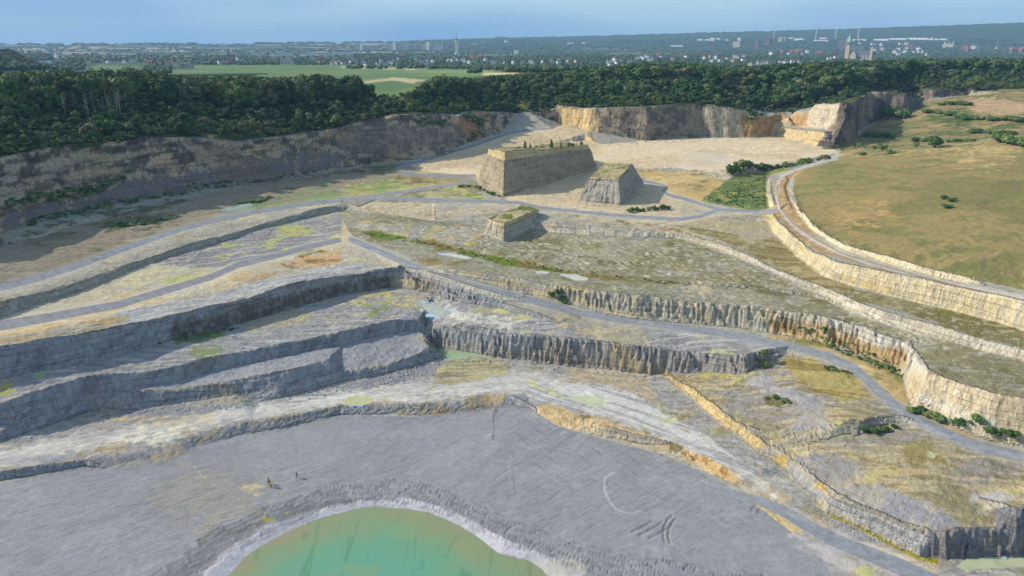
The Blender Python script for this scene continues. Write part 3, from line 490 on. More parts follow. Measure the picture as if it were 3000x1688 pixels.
# area between scarp H and the road
P('s', [(1940, 1098), (2175, 1096), (2245, 1062), (2283, 1048), (2330, 1035), (2470, 1085), (2560, 1160), (2679, 1245), (2893, 1330), (3260, 1450), (3260, 1600), (3000, 1488), (2950, 1530), (2735, 1575), (2560, 1522), (2380, 1414), (2221, 1294), (2109, 1195)], (172, 160, 130), 3, .3, mot=(((150, 147, 145), 'n1', .46, .58, .8), ((142, 128, 84), 's2', .52, .62, .6), ((200, 184, 144), 's4', .55, .63, .7), ((196, 186, 120), 'n2', .64, .7, .7), ((120, 116, 74), 'n3', .62, .7, .5)))
P('i', [(720, 330), (1000, 400), (1250, 500), (1420, 680), (1250, 700), (1000, 660), (850, 560), (760, 450)], (176, 160, 104), 6, .9, mot=(((140, 122, 70), 's2', .5, .6, .8),))
P('i', [(540, 500), (700, 560), (850, 640), (1000, 650), (1100, 800), (1000, 950), (880, 900), (740, 760), (560, 640)], (168, 165, 168), 6, .9)
P('l', [(760, 100), (1000, 90), (1200, 150), (1400, 200), (1300, 280), (1000, 300), (850, 200)], (150, 148, 150), 6, .9)
P('l', [(1600, 30), (1900, 30), (2200, 150), (2100, 260), (1850, 200), (1650, 130)], (146, 132, 84), 8, 1.)
P('l', [(1830, 330), (2100, 330), (2300, 480), (2100, 560), (1900, 450)], (142, 134, 104), 8, 1.)
P('l', [(1100, 340), (1500, 360), (1900, 500), (2100, 640), (1800, 740), (1400, 620), (1150, 480)], (160, 157, 158), 6, .8, mot=(((186, 176, 156), 'n2', .56, .64, .8),))
P('l', [(2220, 380), (2450, 440), (2500, 520), (2380, 640), (2250, 480)], (188, 184, 182), 6, .9)
P('i', [(40, 490), (180, 480), (330, 500), (420, 520), (300, 560), (130, 540)], (184, 174, 100), 4, .9)
P('l', [(1220, 140), (1290, 85), (1310, 100), (1260, 130)], (186, 190, 110), 1, .4)
P('l', [(1850, 85), (1870, 90), (1920, 130), (1880, 140), (1845, 120)], (206, 206, 170), 1, .3)
# L2 platform and grey spoil
P('s', [(-260, 1320), (0, 1245), (97, 1230), (330, 1148), (582, 1098), (893, 1028), (1186, 970), (1349, 965), (1349, 973), (1240, 970), (1210, 992), (1250, 1018), (1206, 1044), (1000, 1090), (835, 1148), (757, 1181), (660, 1121), (303, 1152), (148, 1212), (0, 1261), (-260, 1340)], (154, 154, 157), 2, .2, mot=(((166, 166, 168), 's0', .5, .62, .6),))
# level 1
P('s', [(-260, 1350), (0, 1294), (233, 1212), (419, 1197), (524, 1183), (757, 1183), (893, 1152), (1116, 1098), (1303, 1048), (1274, 1015), (1446, 1044), (1757, 1079), (1932, 1098), (2097, 1230), (2225, 1331), (2411, 1498), (2600, 1600), (2750, 1650), (3260, 1640), (3260, 1799), (2500, 1799), (2171, 1424), (1932, 1327), (1600, 1225), (1516, 1191), (1233, 1221), (1000, 1216), (699, 1280), (256, 1350), (-260, 1400)], (166, 162, 156), 2, .3, mot=mixB)
P('s', [(524, 1190), (757, 1186), (900, 1155), (1116, 1102), (1310, 1050), (1300, 1085), (1180, 1135), (1040, 1160), (900, 1180), (640, 1215), (400, 1225), (330, 1205)], (150, 149, 151), 4, .7, mot=(((132, 131, 133), 'n3', .56, .66, .6),))
P('s', [(-100, 1375), (100, 1320), (300, 1285), (500, 1250), (740, 1205), (1000, 1168), (1200, 1152), (1400, 1128), (1550, 1130), (1700, 1160), (1850, 1210), (2000, 1285), (2120, 1350), (2230, 1420), (2290, 1470)], (192, 188, 178), 6, 1., line=[50, 40, 36, 34, 50, 60, 80, 70, 40, 26, 20], n='s0', mot=(((208, 204, 194), 's1', .52, .62, .6), ((164, 160, 154), 's0', .54, .62, .5)))
P('s', [(1560, 1110), (1800, 1130), (2000, 1230), (2150, 1330), (2240, 1410), (2100, 1360), (1900, 1260), (1700, 1200), (1540, 1170)], (198, 195, 188), 6, 1., n='s2', mot=(((146, 144, 144), 's2', .54, .60, .7), ((196, 196, 150), 'n2', .64, .7, .7)))
P('g', [(620, 840), (900, 840), (1300, 850), (1600, 810), (1640, 830), (1400, 900), (1200, 900), (900, 870), (650, 860)], (198, 180, 136), 3, 1., n='s1')
P('g', [(1230, 860), (1330, 870), (1370, 920), (1330, 950), (1230, 930)], (188, 182, 112), 4, 1.)
P('g', [(900, 960), (1200, 900), (1400, 900), (1500, 950), (1400, 1010), (1000, 1020)], (204, 200, 184), 6, 1.2)
P('g', [(100, 960), (500, 880), (900, 880), (850, 960), (400, 1010), (100, 1020)], (176, 168, 162), 8, .6)
P('h', [(760, 420), (1000, 370), (1200, 400), (1300, 450), (1250, 520), (1000, 560), (800, 600), (600, 650), (750, 500)], (182, 172, 134), 6, .8, mot=(((184, 178, 132), 'n2', .58, .66, .5), ((134, 126, 104), 's0', .54, .62, .8)))
P('h', [(740, 320), (900, 335), (1100, 362), (1000, 378), (880, 395), (780, 410), (760, 370)], (154, 170, 138), 2, .5, mot=(((150, 160, 90), 'n3', .56, .64, .6),))
for pg, c in (([(20, 720), (60, 690), (170, 680), (245, 690), (230, 720), (150, 755), (40, 755)], (188, 190, 120)), ([(1740, 680), (1850, 670), (1990, 680), (2060, 700), (1980, 710), (1970, 750), (1880, 745), (1800, 715), (1750, 705)], (196, 206, 160)), ([(1200, 600), (1360, 590), (1370, 615), (1200, 625)], (208, 200, 134)), ([(1380, 530), (1500, 540), (1530, 560), (1440, 580)], (196, 192, 120)), ([(1980, 560), (2090, 550), (2080, 575)], (190, 184, 110)), ([(600, 690), (740, 670), (740, 690), (620, 705)], (200, 200, 124)), ([(2060, 610), (2170, 605), (2160, 630), (2080, 630)], (196, 190, 132))):
    P('h', pg, c, 2, .5)
P('i', [(340, 760), (440, 770), (450, 800), (390, 815)], (192, 186, 104), 2, .6); P('i', [(100, 920), (200, 930), (230, 980), (130, 960)], (194, 194, 130), 3, .8); P('i', [(660, 1000), (760, 990), (740, 1025)], (196, 186, 112), 3, .8)
# ochre banks at the rim of the pit floor
P('h', [(0, 760), (150, 720), (500, 715), (780, 725), (830, 770), (700, 815), (300, 820), (0, 800), (-400, 880), (-900, 980), (-1100, 1050), (-1150, 1010), (-700, 900), (-300, 800)], (152, 146, 132), 3, .9, mot=(((172, 154, 120), 'n2', .5, .6, .6),))
P('h', [(240, 770), (600, 750), (830, 770), (780, 810), (500, 830), (300, 815)], (172, 152, 114), 3, .9)
P('h', [(930, 690), (1100, 650), (1250, 650), (1400, 680), (1390, 720), (1330, 745), (1200, 750), (1000, 785), (930, 780)], (184, 162, 124), 3, .8, mot=(((150, 142, 126), 'n2', .46, .56, .8),))
P('h', [(1430, 760), (1500, 735), (1600, 740), (1700, 770), (1800, 810), (2000, 850), (2200, 920), (2300, 970), (2450, 1010), (2576, 1060), (2576, 1090), (2300, 1030), (2100, 1000), (1900, 960), (1640, 900), (1530, 860), (1460, 810)], (214, 188, 142), 3, .7, mot=(((182, 154, 114), 'n3', .50, .6, .7), ((110, 104, 62), 'n2', .62, .68, .8)))
P('l', [(0, 80), (60, 90), (200, 140), (330, 210), (420, 290), (440, 340), (330, 310), (200, 240), (100, 180), (0, 130)], (220, 186, 130), 3, .7, mot=(((168, 128, 76), 'n3', .50, .6, .9),))
P('l', [(370, 480), (480, 440), (600, 500), (700, 520), (800, 600), (900, 700), (960, 760), (800, 700), (640, 640), (500, 600)], (206, 184, 132), 4, 1., n='s2', mot=(((160, 160, 110), 'n2', .6, .66, .8),))
P('j', [(1240, 130), (1440, 90), (1540, 20), (1540, 80), (1420, 130), (1260, 165)], (204, 180, 136), 3, 1.)
P('j', [(700, 130), (900, 110), (1050, 90), (1300, 60), (1500, 0), (1450, 70), (1150, 130), (900, 190), (720, 200)], (134, 132, 132), 4, .8, mot=((ochre, 'n2', .62, .68, .9),))
# pit floor
P('s', [(-260, 1460), (0, 1420), (256, 1366), (350, 1374), (480, 1354), (582, 1312), (699, 1282), (854, 1254), (1000, 1220), (1109, 1218), (1233, 1222), (1361, 1209), (1466, 1190), (1480, 1160), (1540, 1150), (1560, 1199), (1629, 1247), (1776, 1288), (1932, 1331), (2089, 1399), (2160, 1440), (2400, 1620), (2500, 1799), (-260, 1799)], (143, 143, 145), 2, .3, mot=(((151, 151, 152), 's0', .52, .64, .2), ((138, 136, 136), 's1', .62, .68, .15), ((138, 136, 138), 'n1', .48, .62, .5), ((158, 157, 156), 'n2', .54, .64, .35)))
P('j', [(1450, 210), (1600, 200), (1800, 280), (2050, 380), (2100, 460), (1900, 560), (1700, 640), (1500, 720), (1350, 620), (1100, 560), (1200, 350), (1400, 260)], (148, 144, 134), 10, .8)
P('j', [(1460, 190), (1500, 240), (1560, 300), (1650, 325), (1720, 305), (1780, 340), (1840, 380)], (184, 170, 134), 1, .4, line=[3, 2, 2, 3, 4])
P('j', [(1740, 320), (1850, 370), (1950, 370), (2000, 440), (1900, 440), (1800, 390)], (196, 180, 140), 3, 1.)
P('j', [(1400, 560), (1500, 540), (1480, 640), (1380, 620)], (138, 136, 110), 6, 1.1)
for pg in ([(1980, 590), (2040, 590), (2100, 610), (2000, 610)], [(2140, 540), (2190, 545), (2150, 600)], [(2220, 550), (2260, 555), (2260, 580)], [(2010, 455), (2060, 460), (2040, 475)]): P('j', pg, (184, 180, 84), 1, .8)
P('s', [(500, 1799), (674, 1688), (738, 1618), (854, 1556), (1000, 1505), (1116, 1487), (1252, 1503), (1380, 1562), (1458, 1618), (1545, 1640), (1640, 1760), (1800, 1799), (1700, 1680), (1560, 1608), (1440, 1560), (1360, 1515), (1280, 1480), (1180, 1455), (1060, 1468), (920, 1492), (800, 1535), (700, 1590), (640, 1640)], (178, 176, 180), 5, .5, mot=(((190, 189, 190), 's0', .5, .6, .6),))
P('k', [(1370, 950), (1500, 905), (1750, 915), (1850, 950), (1900, 1000), (1700, 1040), (1480, 1040)], (176, 170, 160), 3, .6)
for ln in ([(2110, 240), (2050, 250), (1990, 290), (1990, 380), (2020, 460), (2080, 530), (2180, 560), (2300, 530)],): P('k', ln, (176, 174, 178), 1, .3, .7, line=[2, 5, 6, 6, 6, 6, 2])
for ln, c in (([(1240, 0), (1244, 200), (1250, 300), (1262, 460)], (132, 130, 134)), ([(1294, 0), (1296, 150), (1302, 300), (1318, 460)], (132, 130, 134)), ([(1340, 450), (1450, 380), (1570, 295)], (136, 134, 138)), ([(1090, 400), (1240, 315)], (128, 126, 130)), ([(1310, 100), (1430, 40)], (128, 126, 130)), ([(660, 245), (920, 180)], (126, 124, 128)), ([(740, 300), (940, 190)], (126, 124, 128)), ([(960, 305), (1140, 200), (1240, 165)], (132, 130, 134)), ([(1440, 250), (1560, 170), (1700, 90)], (136, 134, 138)), ([(1750, 170), (1870, 75)], (136, 134, 138)), ([(2100, 760), (2250, 700), (2400, 610)], (130, 128, 132)), ([(2140, 800), (2300, 740)], (130, 128, 132))): P('k', ln, c, 1, .2, .8, line=[2.2, 2.2])
P('h', [(-900, 960), (-300, 870), (0, 890), (300, 868), (700, 862), (1100, 850), (1300, 880), (1500, 890)], (138, 136, 142), 3, .5, .6, line=[12, 10, 8, 5])
P('g', [(-30, 1160), (700, 1130), (1300, 1080), (1900, 970)], (160, 158, 164), 3, .5, .6, line=[16, 14, 12])
P('h', [(1175, 770), (1150, 830), (1155, 900), (1150, 1000)], (118, 116, 116), 1, .9, .9, line=[8, 3, 2]); P('h', [(1420, 680), (1340, 760)], (120, 118, 120), 1, .8, .8, line=[3, 8])
SC_ = np.zeros((2, MW, MH), np.float32); g_ = np.random.default_rng(5)
def _stroke(k, u, v, L_, an, cv=0., w=1):
    n = int(L_*1.2)
    for i in range(n):
        t_ = i/n; a_ = an+cv*(t_-.5); u += math.cos(a_)*L_/n; v -= math.sin(a_)*L_/n; x_, y_ = int((u+260)/2), int(v/2)
        if 0 < x_ < MW-1 and 0 < y_ < MH-1: SC_[k, x_, y_] = max(SC_[k, x_, y_], math.sin(math.pi*t_)**.5)
for _ in range(900):
    u = g_.uniform(-200, 1150); v = g_.uniform(1380, 1780); _stroke(int(g_.random() < .4), u, v, g_.uniform(18, 110), math.radians(g_.normal(14+10*(v-1400)/380, 5)), g_.normal(0, .12))
for _ in range(420):
    u = g_.uniform(1050, 2050); v = g_.uniform(1220, 1640); _stroke(int(g_.random() < .4), u, v, g_.uniform(16, 100), math.radians(g_.normal(28, 6)), g_.normal(0, .15))
for _ in range(260):
    u = g_.uniform(1500, 2400); v = g_.uniform(1130, 1400); _stroke(int(g_.random() < .5), u, v, g_.uniform(20, 120), math.radians(g_.normal(-33, 9)), g_.normal(0, .3))
for _ in range(240):
    u = g_.uniform(-100, 1200); v = 1345-.14*u+g_.uniform(-50, 20); _stroke(int(g_.random() < .5), u, v, g_.uniform(30, 150), math.radians(g_.normal(10, 4)), g_.normal(0, .1))
for _ in range(500):
    u = g_.uniform(1000, 2150); v = g_.uniform(1090, 1240); _stroke(int(g_.random() < .4), u, v, g_.uniform(10, 60), g_.uniform(-.6, .5), g_.normal(0, .5))
for _ in range(700):
    u = g_.uniform(2050, 3000); v = g_.uniform(1110, 1560); _stroke(int(g_.random() < .4), u, v, g_.uniform(10, 60), g_.normal(-.35, .35), g_.normal(0, .5))
for _ in range(500):
    u = g_.uniform(-100, 1050); v = 1000-.2*u+g_.uniform(-40, 60); _stroke(int(g_.random() < .5), u, v, g_.uniform(20, 90), math.radians(g_.normal(14, 5)), g_.normal(0, .2))
nr_ = (Rf < 420); i = np.nonzero(nr_)[0]; k0 = smp(SC_[0], Uf[i], Vf[i]); k1 = smp(SC_[1], Uf[i], Vf[i])
G[i] *= (1-.24*k0+.18*k1-.34*smp(RTb, Uf[i], Vf[i]).clip(0, 1))[:, None]
P('l', [(200, 360), (300, 380), (600, 460), (800, 560), (1000, 680), (1200, 780), (1400, 860), (1600, 940), (1800, 1030)], (151, 151, 154), 2, .2, line=[10, 18, 20, 24, 30, 34, 38], mot=(((158, 157, 163), 's2', .5, .6, .5),))
P('l', [(740, 740), (1000, 760), (1300, 900), (1500, 960), (1700, 1040), (1400, 1040), (1000, 880)], (186, 178, 174), 4, .9)
P('l', [(1280, 980), (1400, 970), (1560, 1030), (1300, 1040)], (196, 196, 120), 3, .8)
P('l', [(1020, 470), (1130, 575), (1320, 648), (1500, 742), (1700, 842), (1800, 885), (1930, 922)], (158, 148, 38), 1, .3, line=[6, 12, 10, 14, 18, 20, 14])
P('l', [(1020, 470), (1060, 500), (1120, 570)], (190, 184, 110), 2, .5, line=[16, 10])
P('l', [(2050, 960), (2150, 900), (2300, 885), (2500, 885), (2700, 880), (2700, 960), (2400, 975), (2150, 985)], (180, 186, 150), 2, .4)
P('i', [(460, 160), (600, 200), (680, 240), (600, 235), (480, 190)], (96, 112, 50), 2, 1.); P('i', [(640, 300), (760, 300), (860, 335), (760, 345), (680, 330)], (98, 92, 48), 3, 1.)
P('i', [(1060, 450), (1200, 500), (1320, 520), (1200, 530), (1100, 500)], (110, 90, 52), 4, 1.); P('i', [(800, 460), (870, 470), (850, 490)], (104, 96, 52), 3, 1.)
P('i', [(850, 210), (1050, 230), (1250, 310), (1500, 410), (1640, 470), (1690, 560), (1660, 600), (1500, 470), (1250, 370), (1000, 270)], (126, 128, 68), 3, .9)
P('i', [(590, 680), (700, 680), (850, 750), (840, 800), (700, 750)], (104, 98, 54), 3, 1.)
# scrub land behind, meadow
P('s', [(2390, 435), (2470, 440), (2450, 470), (2700, 436), (2900, 412), (3260, 430), (3260, 255), (2910, 262), (2830, 280), (2690, 300), (2640, 345), (2577, 355), (2510, 400)], (146, 130, 92), 3, .3, mot=(((88, 104, 60), 'n1', .48, .58, .9), ((190, 166, 116), 's0', .56, .64, .7), ((112, 116, 72), 'n2', .52, .62, .6)))
P('s', [(2480, 298), (2560, 262), (2840, 257), (3260, 250), (3260, 205), (2640, 215), (2400, 240)], (104, 96, 68), 3, .6, mot=(((74, 84, 50), 'n2', .48, .58, .9), ((136, 118, 90), 'n1', .54, .64, .7)))
P('z', [(1490, 440), (1700, 460), (1900, 510), (2200, 550), (2576, 560), (2700, 600), (2700, 640), (2200, 600), (1900, 620), (1600, 600), (1480, 540)], (70, 98, 48), 4, .9)
P('z', [(1900, 330), (2300, 330), (2576, 380), (2700, 500), (2300, 490), (2000, 470)], (172, 146, 110), 6, .8, mot=(((204, 178, 138), 's0', .52, .58, .8),))
P('s', [(2330, 503), (2446, 471), (2621, 442), (2776, 430), (2908, 411), (3000, 434), (3260, 446), (3260, 905), (3000, 850), (2818, 811), (2586, 753), (2432, 694), (2380, 660), (2352, 634), (2326, 560)], (146, 132, 86), 2, .2, mot=(((110, 114, 66), 'n1', .48, .60, .7), ((162, 140, 96), 'n2', .52, .64, .55), ((100, 110, 62), 'n2', .56, .66, .55), ((126, 106, 76), 'n3', .56, .68, .6)))
P('f', [(2100, 80), (2340, 20), (2576, 100), (2576, 160), (2200, 180), (1600, 160), (1200, 200), (900, 300), (900, 260), (1300, 150), (1700, 110)], (184, 162, 112), 8, .8, .95)
P('f', [(1080, 560), (1580, 520), (1600, 640), (1300, 700), (1100, 650)], (188, 150, 98), 10, 1., .8)
P('f', [(950, 620), (1300, 850), (1900, 960), (2300, 1060), (2576, 1150), (2576, 1080), (2000, 900), (1500, 850), (1200, 760), (1000, 580)], (100, 108, 64), 8, .9, .8)
P('f', [(850, 330), (1100, 300), (1500, 260), (1700, 300), (1400, 400), (1000, 440)], (112, 122, 62), 10, 1., .7)
P('f', [(690, 330), (860, 250), (960, 240), (860, 290), (790, 340), (790, 420), (830, 520), (900, 640), (1050, 800), (1250, 900), (1600, 1000), (2000, 1090), (2576, 1240), (2576, 1270), (1900, 1100), (1500, 1010), (1200, 920), (1050, 880), (850, 750), (690, 590), (680, 450)], (164, 134, 90), 3, .6, mot=(((190, 172, 130), 'n3', .55, .65, .6),))
P('f', [(780, 290), (800, 330), (770, 380), (800, 480), (830, 540)], (90, 78, 50), 1, .5, .8, line=[3, 6, 5, 3])
P('s', [(-260, 460), (0, 455), (97, 434), (233, 415), (543, 396), (691, 415), (1000, 374), (1080, 340), (1272, 328), (1505, 328), (1645, 305), (1893, 306), (2163, 310), (2290, 318), (2390, 300), (2490, 297), (2560, 264), (2840, 258), (2900, 262), (3000, 250), (3260, 240), (3260, 120), (-260, 120)], (64, 76, 44), 1, .2, mot=(((98, 100, 60), 'n1', .5, .6, .7),))
# fields beyond the wood (left of centre)
fn = fbm(Xf/60, Yf/60, 3, 91)
_fm = _blur(_fill([(300, 190), (430, 195), (560, 189), (1000, 190), (1250, 200), (1480, 207), (1430, 222), (1300, 236), (1260, 280), (1060, 290), (900, 260), (400, 250), (250, 200)]), 1)
fl = smp(_fm, Uf, Vf)*sm(560, 600, Rf)*(1-sm(2600, 2700, Rf))
fc = lin((96, 122, 80))+(lin((116, 134, 84))-lin((96, 122, 80)))*sm(.4, .6, fn)[:, None]; rows_ = (.5+.5*np.sin((Xf*.8+Yf*.6)*1.6))*sm(760, 700, Rf*0+abs(Uf-620)+360)
fc = fc*(1-.25*rows_[:, None]); G += (fc-G)*np.clip(fl, 0, 1)[:, None]
def farP(pts, rgb, soft=1, rag=.4, al=1.):
    M = _blur(_fill(pts), soft); pa = np.array(pts); i = np.nonzero((Uf > pa[:, 0].min()-8) & (Uf < pa[:, 0].max()+8) & (Vf > pa[:, 1].min()-4) & (Vf < pa[:, 1].max()+4) & (Rf > 560))[0]
    m = smp(M, Uf[i], Vf[i]); G[i] += (lin(rgb)-G[i])*(np.clip(m*1.4-.2, 0, 1)*al)[:, None]
farP([(1050, 240), (1160, 228), (1250, 234), (1235, 240), (1160, 234), (1060, 245)], (200, 184, 138)); farP([(1150, 228), (1220, 240), (1215, 246), (1140, 232)], (200, 184, 138))
farP([(1000, 195), (1250, 203), (1250, 206), (1000, 198)], (206, 188, 142)); farP([(1420, 214), (1530, 212), (1500, 220), (1410, 221)], (206, 188, 142)); farP([(560, 196), (1000, 192), (1000, 195), (850, 201), (560, 203)], (96, 128, 70), 1, .4, .7); farP([(1050, 218), (1120, 214), (1250, 228), (1180, 226), (1120, 218), (1055, 222)], (92, 124, 78))
farP([(1250, 210), (1480, 206), (1400, 212), (1240, 214)], (150, 160, 78))
# ---- rock faces
gb = (172, 172, 172)
P('s', [(-260, 640), (3260, 640), (3260, 1250), (2600, 1250), (2350, 1100), (-260, 1100)], (196, 190, 172), 8, .2, T=WC)
P('s', [(-260, 1000), (0, 1000), (466, 915), (854, 820), (1100, 765), (1500, 890), (2300, 1000), (2320, 1090), (2180, 1120), (1940, 1110), (1700, 1200), (1000, 1300), (0, 1500), (-260, 1500)], gb, 6, .2, T=WC, mot=(((168, 160, 145), 'n1', .54, .64, .6), ((122, 122, 126), 's3', .56, .66, .5)))
P('s', [(505, 960), (760, 880), (1140, 800), (1150, 850), (1000, 875), (700, 960), (500, 1005)], (120, 112, 104), 5, .8, T=WC, mot=(((156, 150, 142), 'n3', .5, .6, .8),))
P('e', [(380, 1040), (720, 1100), (720, 1200), (380, 1140)], (196, 182, 148), 5, .8, T=WC, mot=(((150, 146, 140), 'n2', .52, .6, .7),))
P('h', [(600, 230), (1000, 300), (2000, 380), (2100, 500), (1100, 380), (650, 300)], (174, 162, 142), 6, 1., .7, T=WC, n='n3')
P('h', [(2040, 260), (2200, 290), (2250, 400), (2420, 450), (2576, 540), (2700, 700), (2350, 520), (2050, 460)], (192, 174, 138), 4, .9, T=WC, mot=(((150, 148, 150), 'n3', .54, .62, .6),))
P('s', [(1930, 1090), (2030, 1120), (2180, 1250), (2260, 1310), (2200, 1320), (2060, 1230)], (222, 196, 144), 4, .6, T=WC); P('l', [(650, 120), (800, 120), (780, 220), (700, 200)], (220, 186, 118), 3, .8, T=WC); P('l', [(950, 340), (1060, 330), (1120, 460), (1080, 500)], (222, 190, 112), 3, .6, T=WC)
P('l', [(780, 130), (960, 300), (960, 340), (1100, 430), (1500, 600), (1900, 720), (1900, 900), (1100, 540), (850, 330)], (182, 180, 178), 5, .7, T=WC, mot=(((206, 190, 156), 'n2', .56, .64, .7),))
P('l', [(1850, 640), (2576, 480), (2700, 500), (2700, 900), (1850, 900)], (144, 142, 146), 5, .4, T=WC, mot=(((166, 152, 132), 's3', .5, .6, .7),))
P('s', [(1250, 770), (1600, 820), (2000, 870), (2430, 915), (2430, 1020), (2000, 955), (1600, 890), (1300, 810)], (202, 194, 172), 4, .3, T=WC, mot=(((216, 198, 150), 'n2', .52, .6, .8), ((150, 150, 152), 'n3', .56, .64, .7)))
P('i', [(650, 110), (900, 110), (1080, 125), (1300, 220), (1500, 310), (1690, 315), (1710, 450), (1600, 480), (1300, 350), (1000, 290), (700, 210)], (196, 168, 122), 3, .5, T=WC, mot=(((216, 194, 150), 'n3', .52, .62, .8), ((122, 104, 66), 'n2', .6, .68, .7)))
P('i', [(1080, 70), (1380, 150), (1720, 290), (1760, 400), (1860, 480), (1860, 560), (1720, 640), (1700, 320), (1400, 270), (1100, 140)], (228, 222, 204), 3, .6, T=WC)
P('i', [(1690, 480), (1900, 500), (2200, 600), (2700, 680), (2700, 1080), (2200, 960), (1900, 820), (1700, 700)], (228, 212, 178), 4, .3, T=WC, mot=(((206, 186, 146), 's3', .52, .62, .6), ((236, 230, 212), 'n2', .55, .63, .6)))
P('s', [(1540, 630), (2000, 660), (2100, 700), (2600, 890), (3260, 1050), (3260, 1150), (2600, 980), (2080, 745), (1900, 710), (1540, 690)], (222, 212, 188), 3, .3, T=WC, mot=(((192, 188, 176), 'n2', .5, .6, .6), ((150, 146, 112), 'n3', .62, .7, .6)))
P('s', [(2235, 505), (2262, 600), (2400, 730), (2600, 780), (3260, 930), (3260, 1040), (2600, 890), (2350, 780), (2240, 660)], (230, 214, 172), 3, .3, T=WC, mot=(((214, 190, 130), 'n2', .54, .62, .6), ((196, 192, 182), 's3', .55, .63, .5)))
P('s', [(2300, 560), (2420, 690), (2600, 745), (3260, 860), (3260, 930), (2600, 780), (2400, 715), (2300, 620)], (232, 218, 182), 3, .2, T=WC)
P('s', [(-260, 930), (0, 880), (435, 750), (951, 600), (1000, 625), (582, 740), (128, 900), (-260, 1000)], (184, 176, 160), 4, .3, T=WC, mot=(((206, 196, 176), 'n3', .54, .62, .7),))
P('s', [(950, 590), (1430, 640), (1430, 680), (980, 625)], (190, 184, 168), 4, .3, T=WC)
# big left cliff, middle, amphitheatre, bastion
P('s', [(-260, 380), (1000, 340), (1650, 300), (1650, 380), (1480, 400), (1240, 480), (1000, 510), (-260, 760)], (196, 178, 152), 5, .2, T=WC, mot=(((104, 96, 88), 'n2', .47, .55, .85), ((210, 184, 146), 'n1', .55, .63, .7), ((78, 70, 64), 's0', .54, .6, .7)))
P('d', [(0, 600), (250, 560), (700, 420), (1100, 300), (1500, 270), (2000, 150), (2576, 120), (2576, 260), (1600, 400), (700, 560), (0, 760)], (142, 137, 134), 8, 1.1, T=WC, mot=(((150, 136, 118), 'n3', .52, .64, .8),))
P('d', [(1560, 60), (1780, 100), (1900, 130), (2100, 250), (1950, 340), (1700, 350), (1560, 200)], (158, 132, 108), 6, 1., .45, T=WC); P('d', [(1180, 140), (1300, 130), (1280, 190), (1100, 240)], (216, 180, 144), 4, .8, T=WC)
P('b', [(880, 720), (1000, 760), (1060, 880), (980, 930), (920, 830)], (180, 140, 106), 4, 1., T=WC); P('b', [(0, 820), (400, 780), (900, 800), (900, 950), (0, 1030)], (150, 138, 126), 8, 1., .7, T=WC)
P('b', [(1640, 640), (1760, 660), (1950, 680), (1960, 940), (1850, 920), (1840, 820), (1650, 810)], (226, 200, 150), 3, .5, T=WC, mot=(((176, 150, 108), 's3', .52, .6, .8),))
P('s', [(1757, 300), (2070, 295), (2090, 410), (1757, 440)], (158, 144, 122), 4, .3, T=WC, mot=(((104, 96, 90), 'n2', .48, .58, .8),))
P('c', [(150, 640), (420, 640), (470, 700), (450, 890), (240, 890), (180, 760)], (206, 192, 166), 4, .7, T=WC, mot=(((140, 130, 118), 'n3', .52, .6, .7),))
P('c', [(420, 690), (500, 740), (600, 730), (780, 680), (800, 760), (680, 870), (460, 890)], (200, 164, 112), 4, .8, T=WC, mot=(((170, 132, 92), 'n2', .5, .6, .8),))
P('c', [(690, 800), (860, 690), (980, 720), (950, 800), (1100, 830), (1040, 960), (660, 880)], (222, 198, 150), 3, .5, T=WC); P('c', [(780, 790), (870, 700), (960, 710), (940, 800)], (200, 162, 116), 3, .6, T=WC)
P('c', [(960, 640), (1200, 620), (1190, 720), (1130, 835), (940, 800)], (222, 208, 180), 3, .4, T=WC, mot=(((176, 166, 150), 'n3', .5, .6, .6),))
P('z', [(700, 240), (1000, 260), (1600, 200), (2000, 210), (2000, 320), (1450, 440), (1020, 580), (780, 800), (330, 880), (560, 560), (620, 400)], (128, 118, 110), 5, .6, T=WC, mot=(((84, 80, 78), 'n2', .48, .56, .7), ((176, 156, 132), 'n1', .54, .62, .7)))
P('z', [(2150, 60), (2576, 60), (2700, 60), (2700, 260), (2350, 270)], (140, 116, 92), 5, 1., T=WC)
# road beds
for k, mk in roadmask.items():
    a = np.clip((smp(mk, Uf, Vf)-.5+(n3-.5)*.22)*4+.5, 0, 1)*(Rf < 1000)
    halo = np.clip(smp(_blur(mk, 3), Uf, Vf)*1.6, 0, 1)*(1-a)*(Rf < 1000)*.35*sm(.4, .6, n2); ih = np.nonzero(halo > .02)[0]; G[ih] += (lin((186, 180, 166))-G[ih])*halo[ih, None]
    c = lin((141, 143, 147) if k in ('r4', 'r2r', 'r1', 'r1b', 'r1c', 'r1d') else (134, 134, 138) if k == 'r2l' else (178, 174, 166))
    i = np.nonzero(a > .01)[0]; cc = c*(1+(st2[i]-.5)*.35+(n4[i]-.5)*.12)[:, None]; G[i] += (cc-G[i])*a[i, None]
P('f', [(718, 360), (720, 440), (745, 540), (830, 650), (1000, 770), (1200, 880), (1500, 970), (2000, 1110), (2576, 1245)], (152, 128, 88), 1, .3, .8, line=[3, 4, 5, 5])
wfl = wallf.ravel()[:, None]
C = G*(1-wfl)+WC*wfl
C *= (1+(n3-.5)*.30*(1-pit.ravel()*.7)*(Rf < 1000)+(n4-.5)*.10*(Rf < 600))[:, None]
C = C.clip(.01, .85)
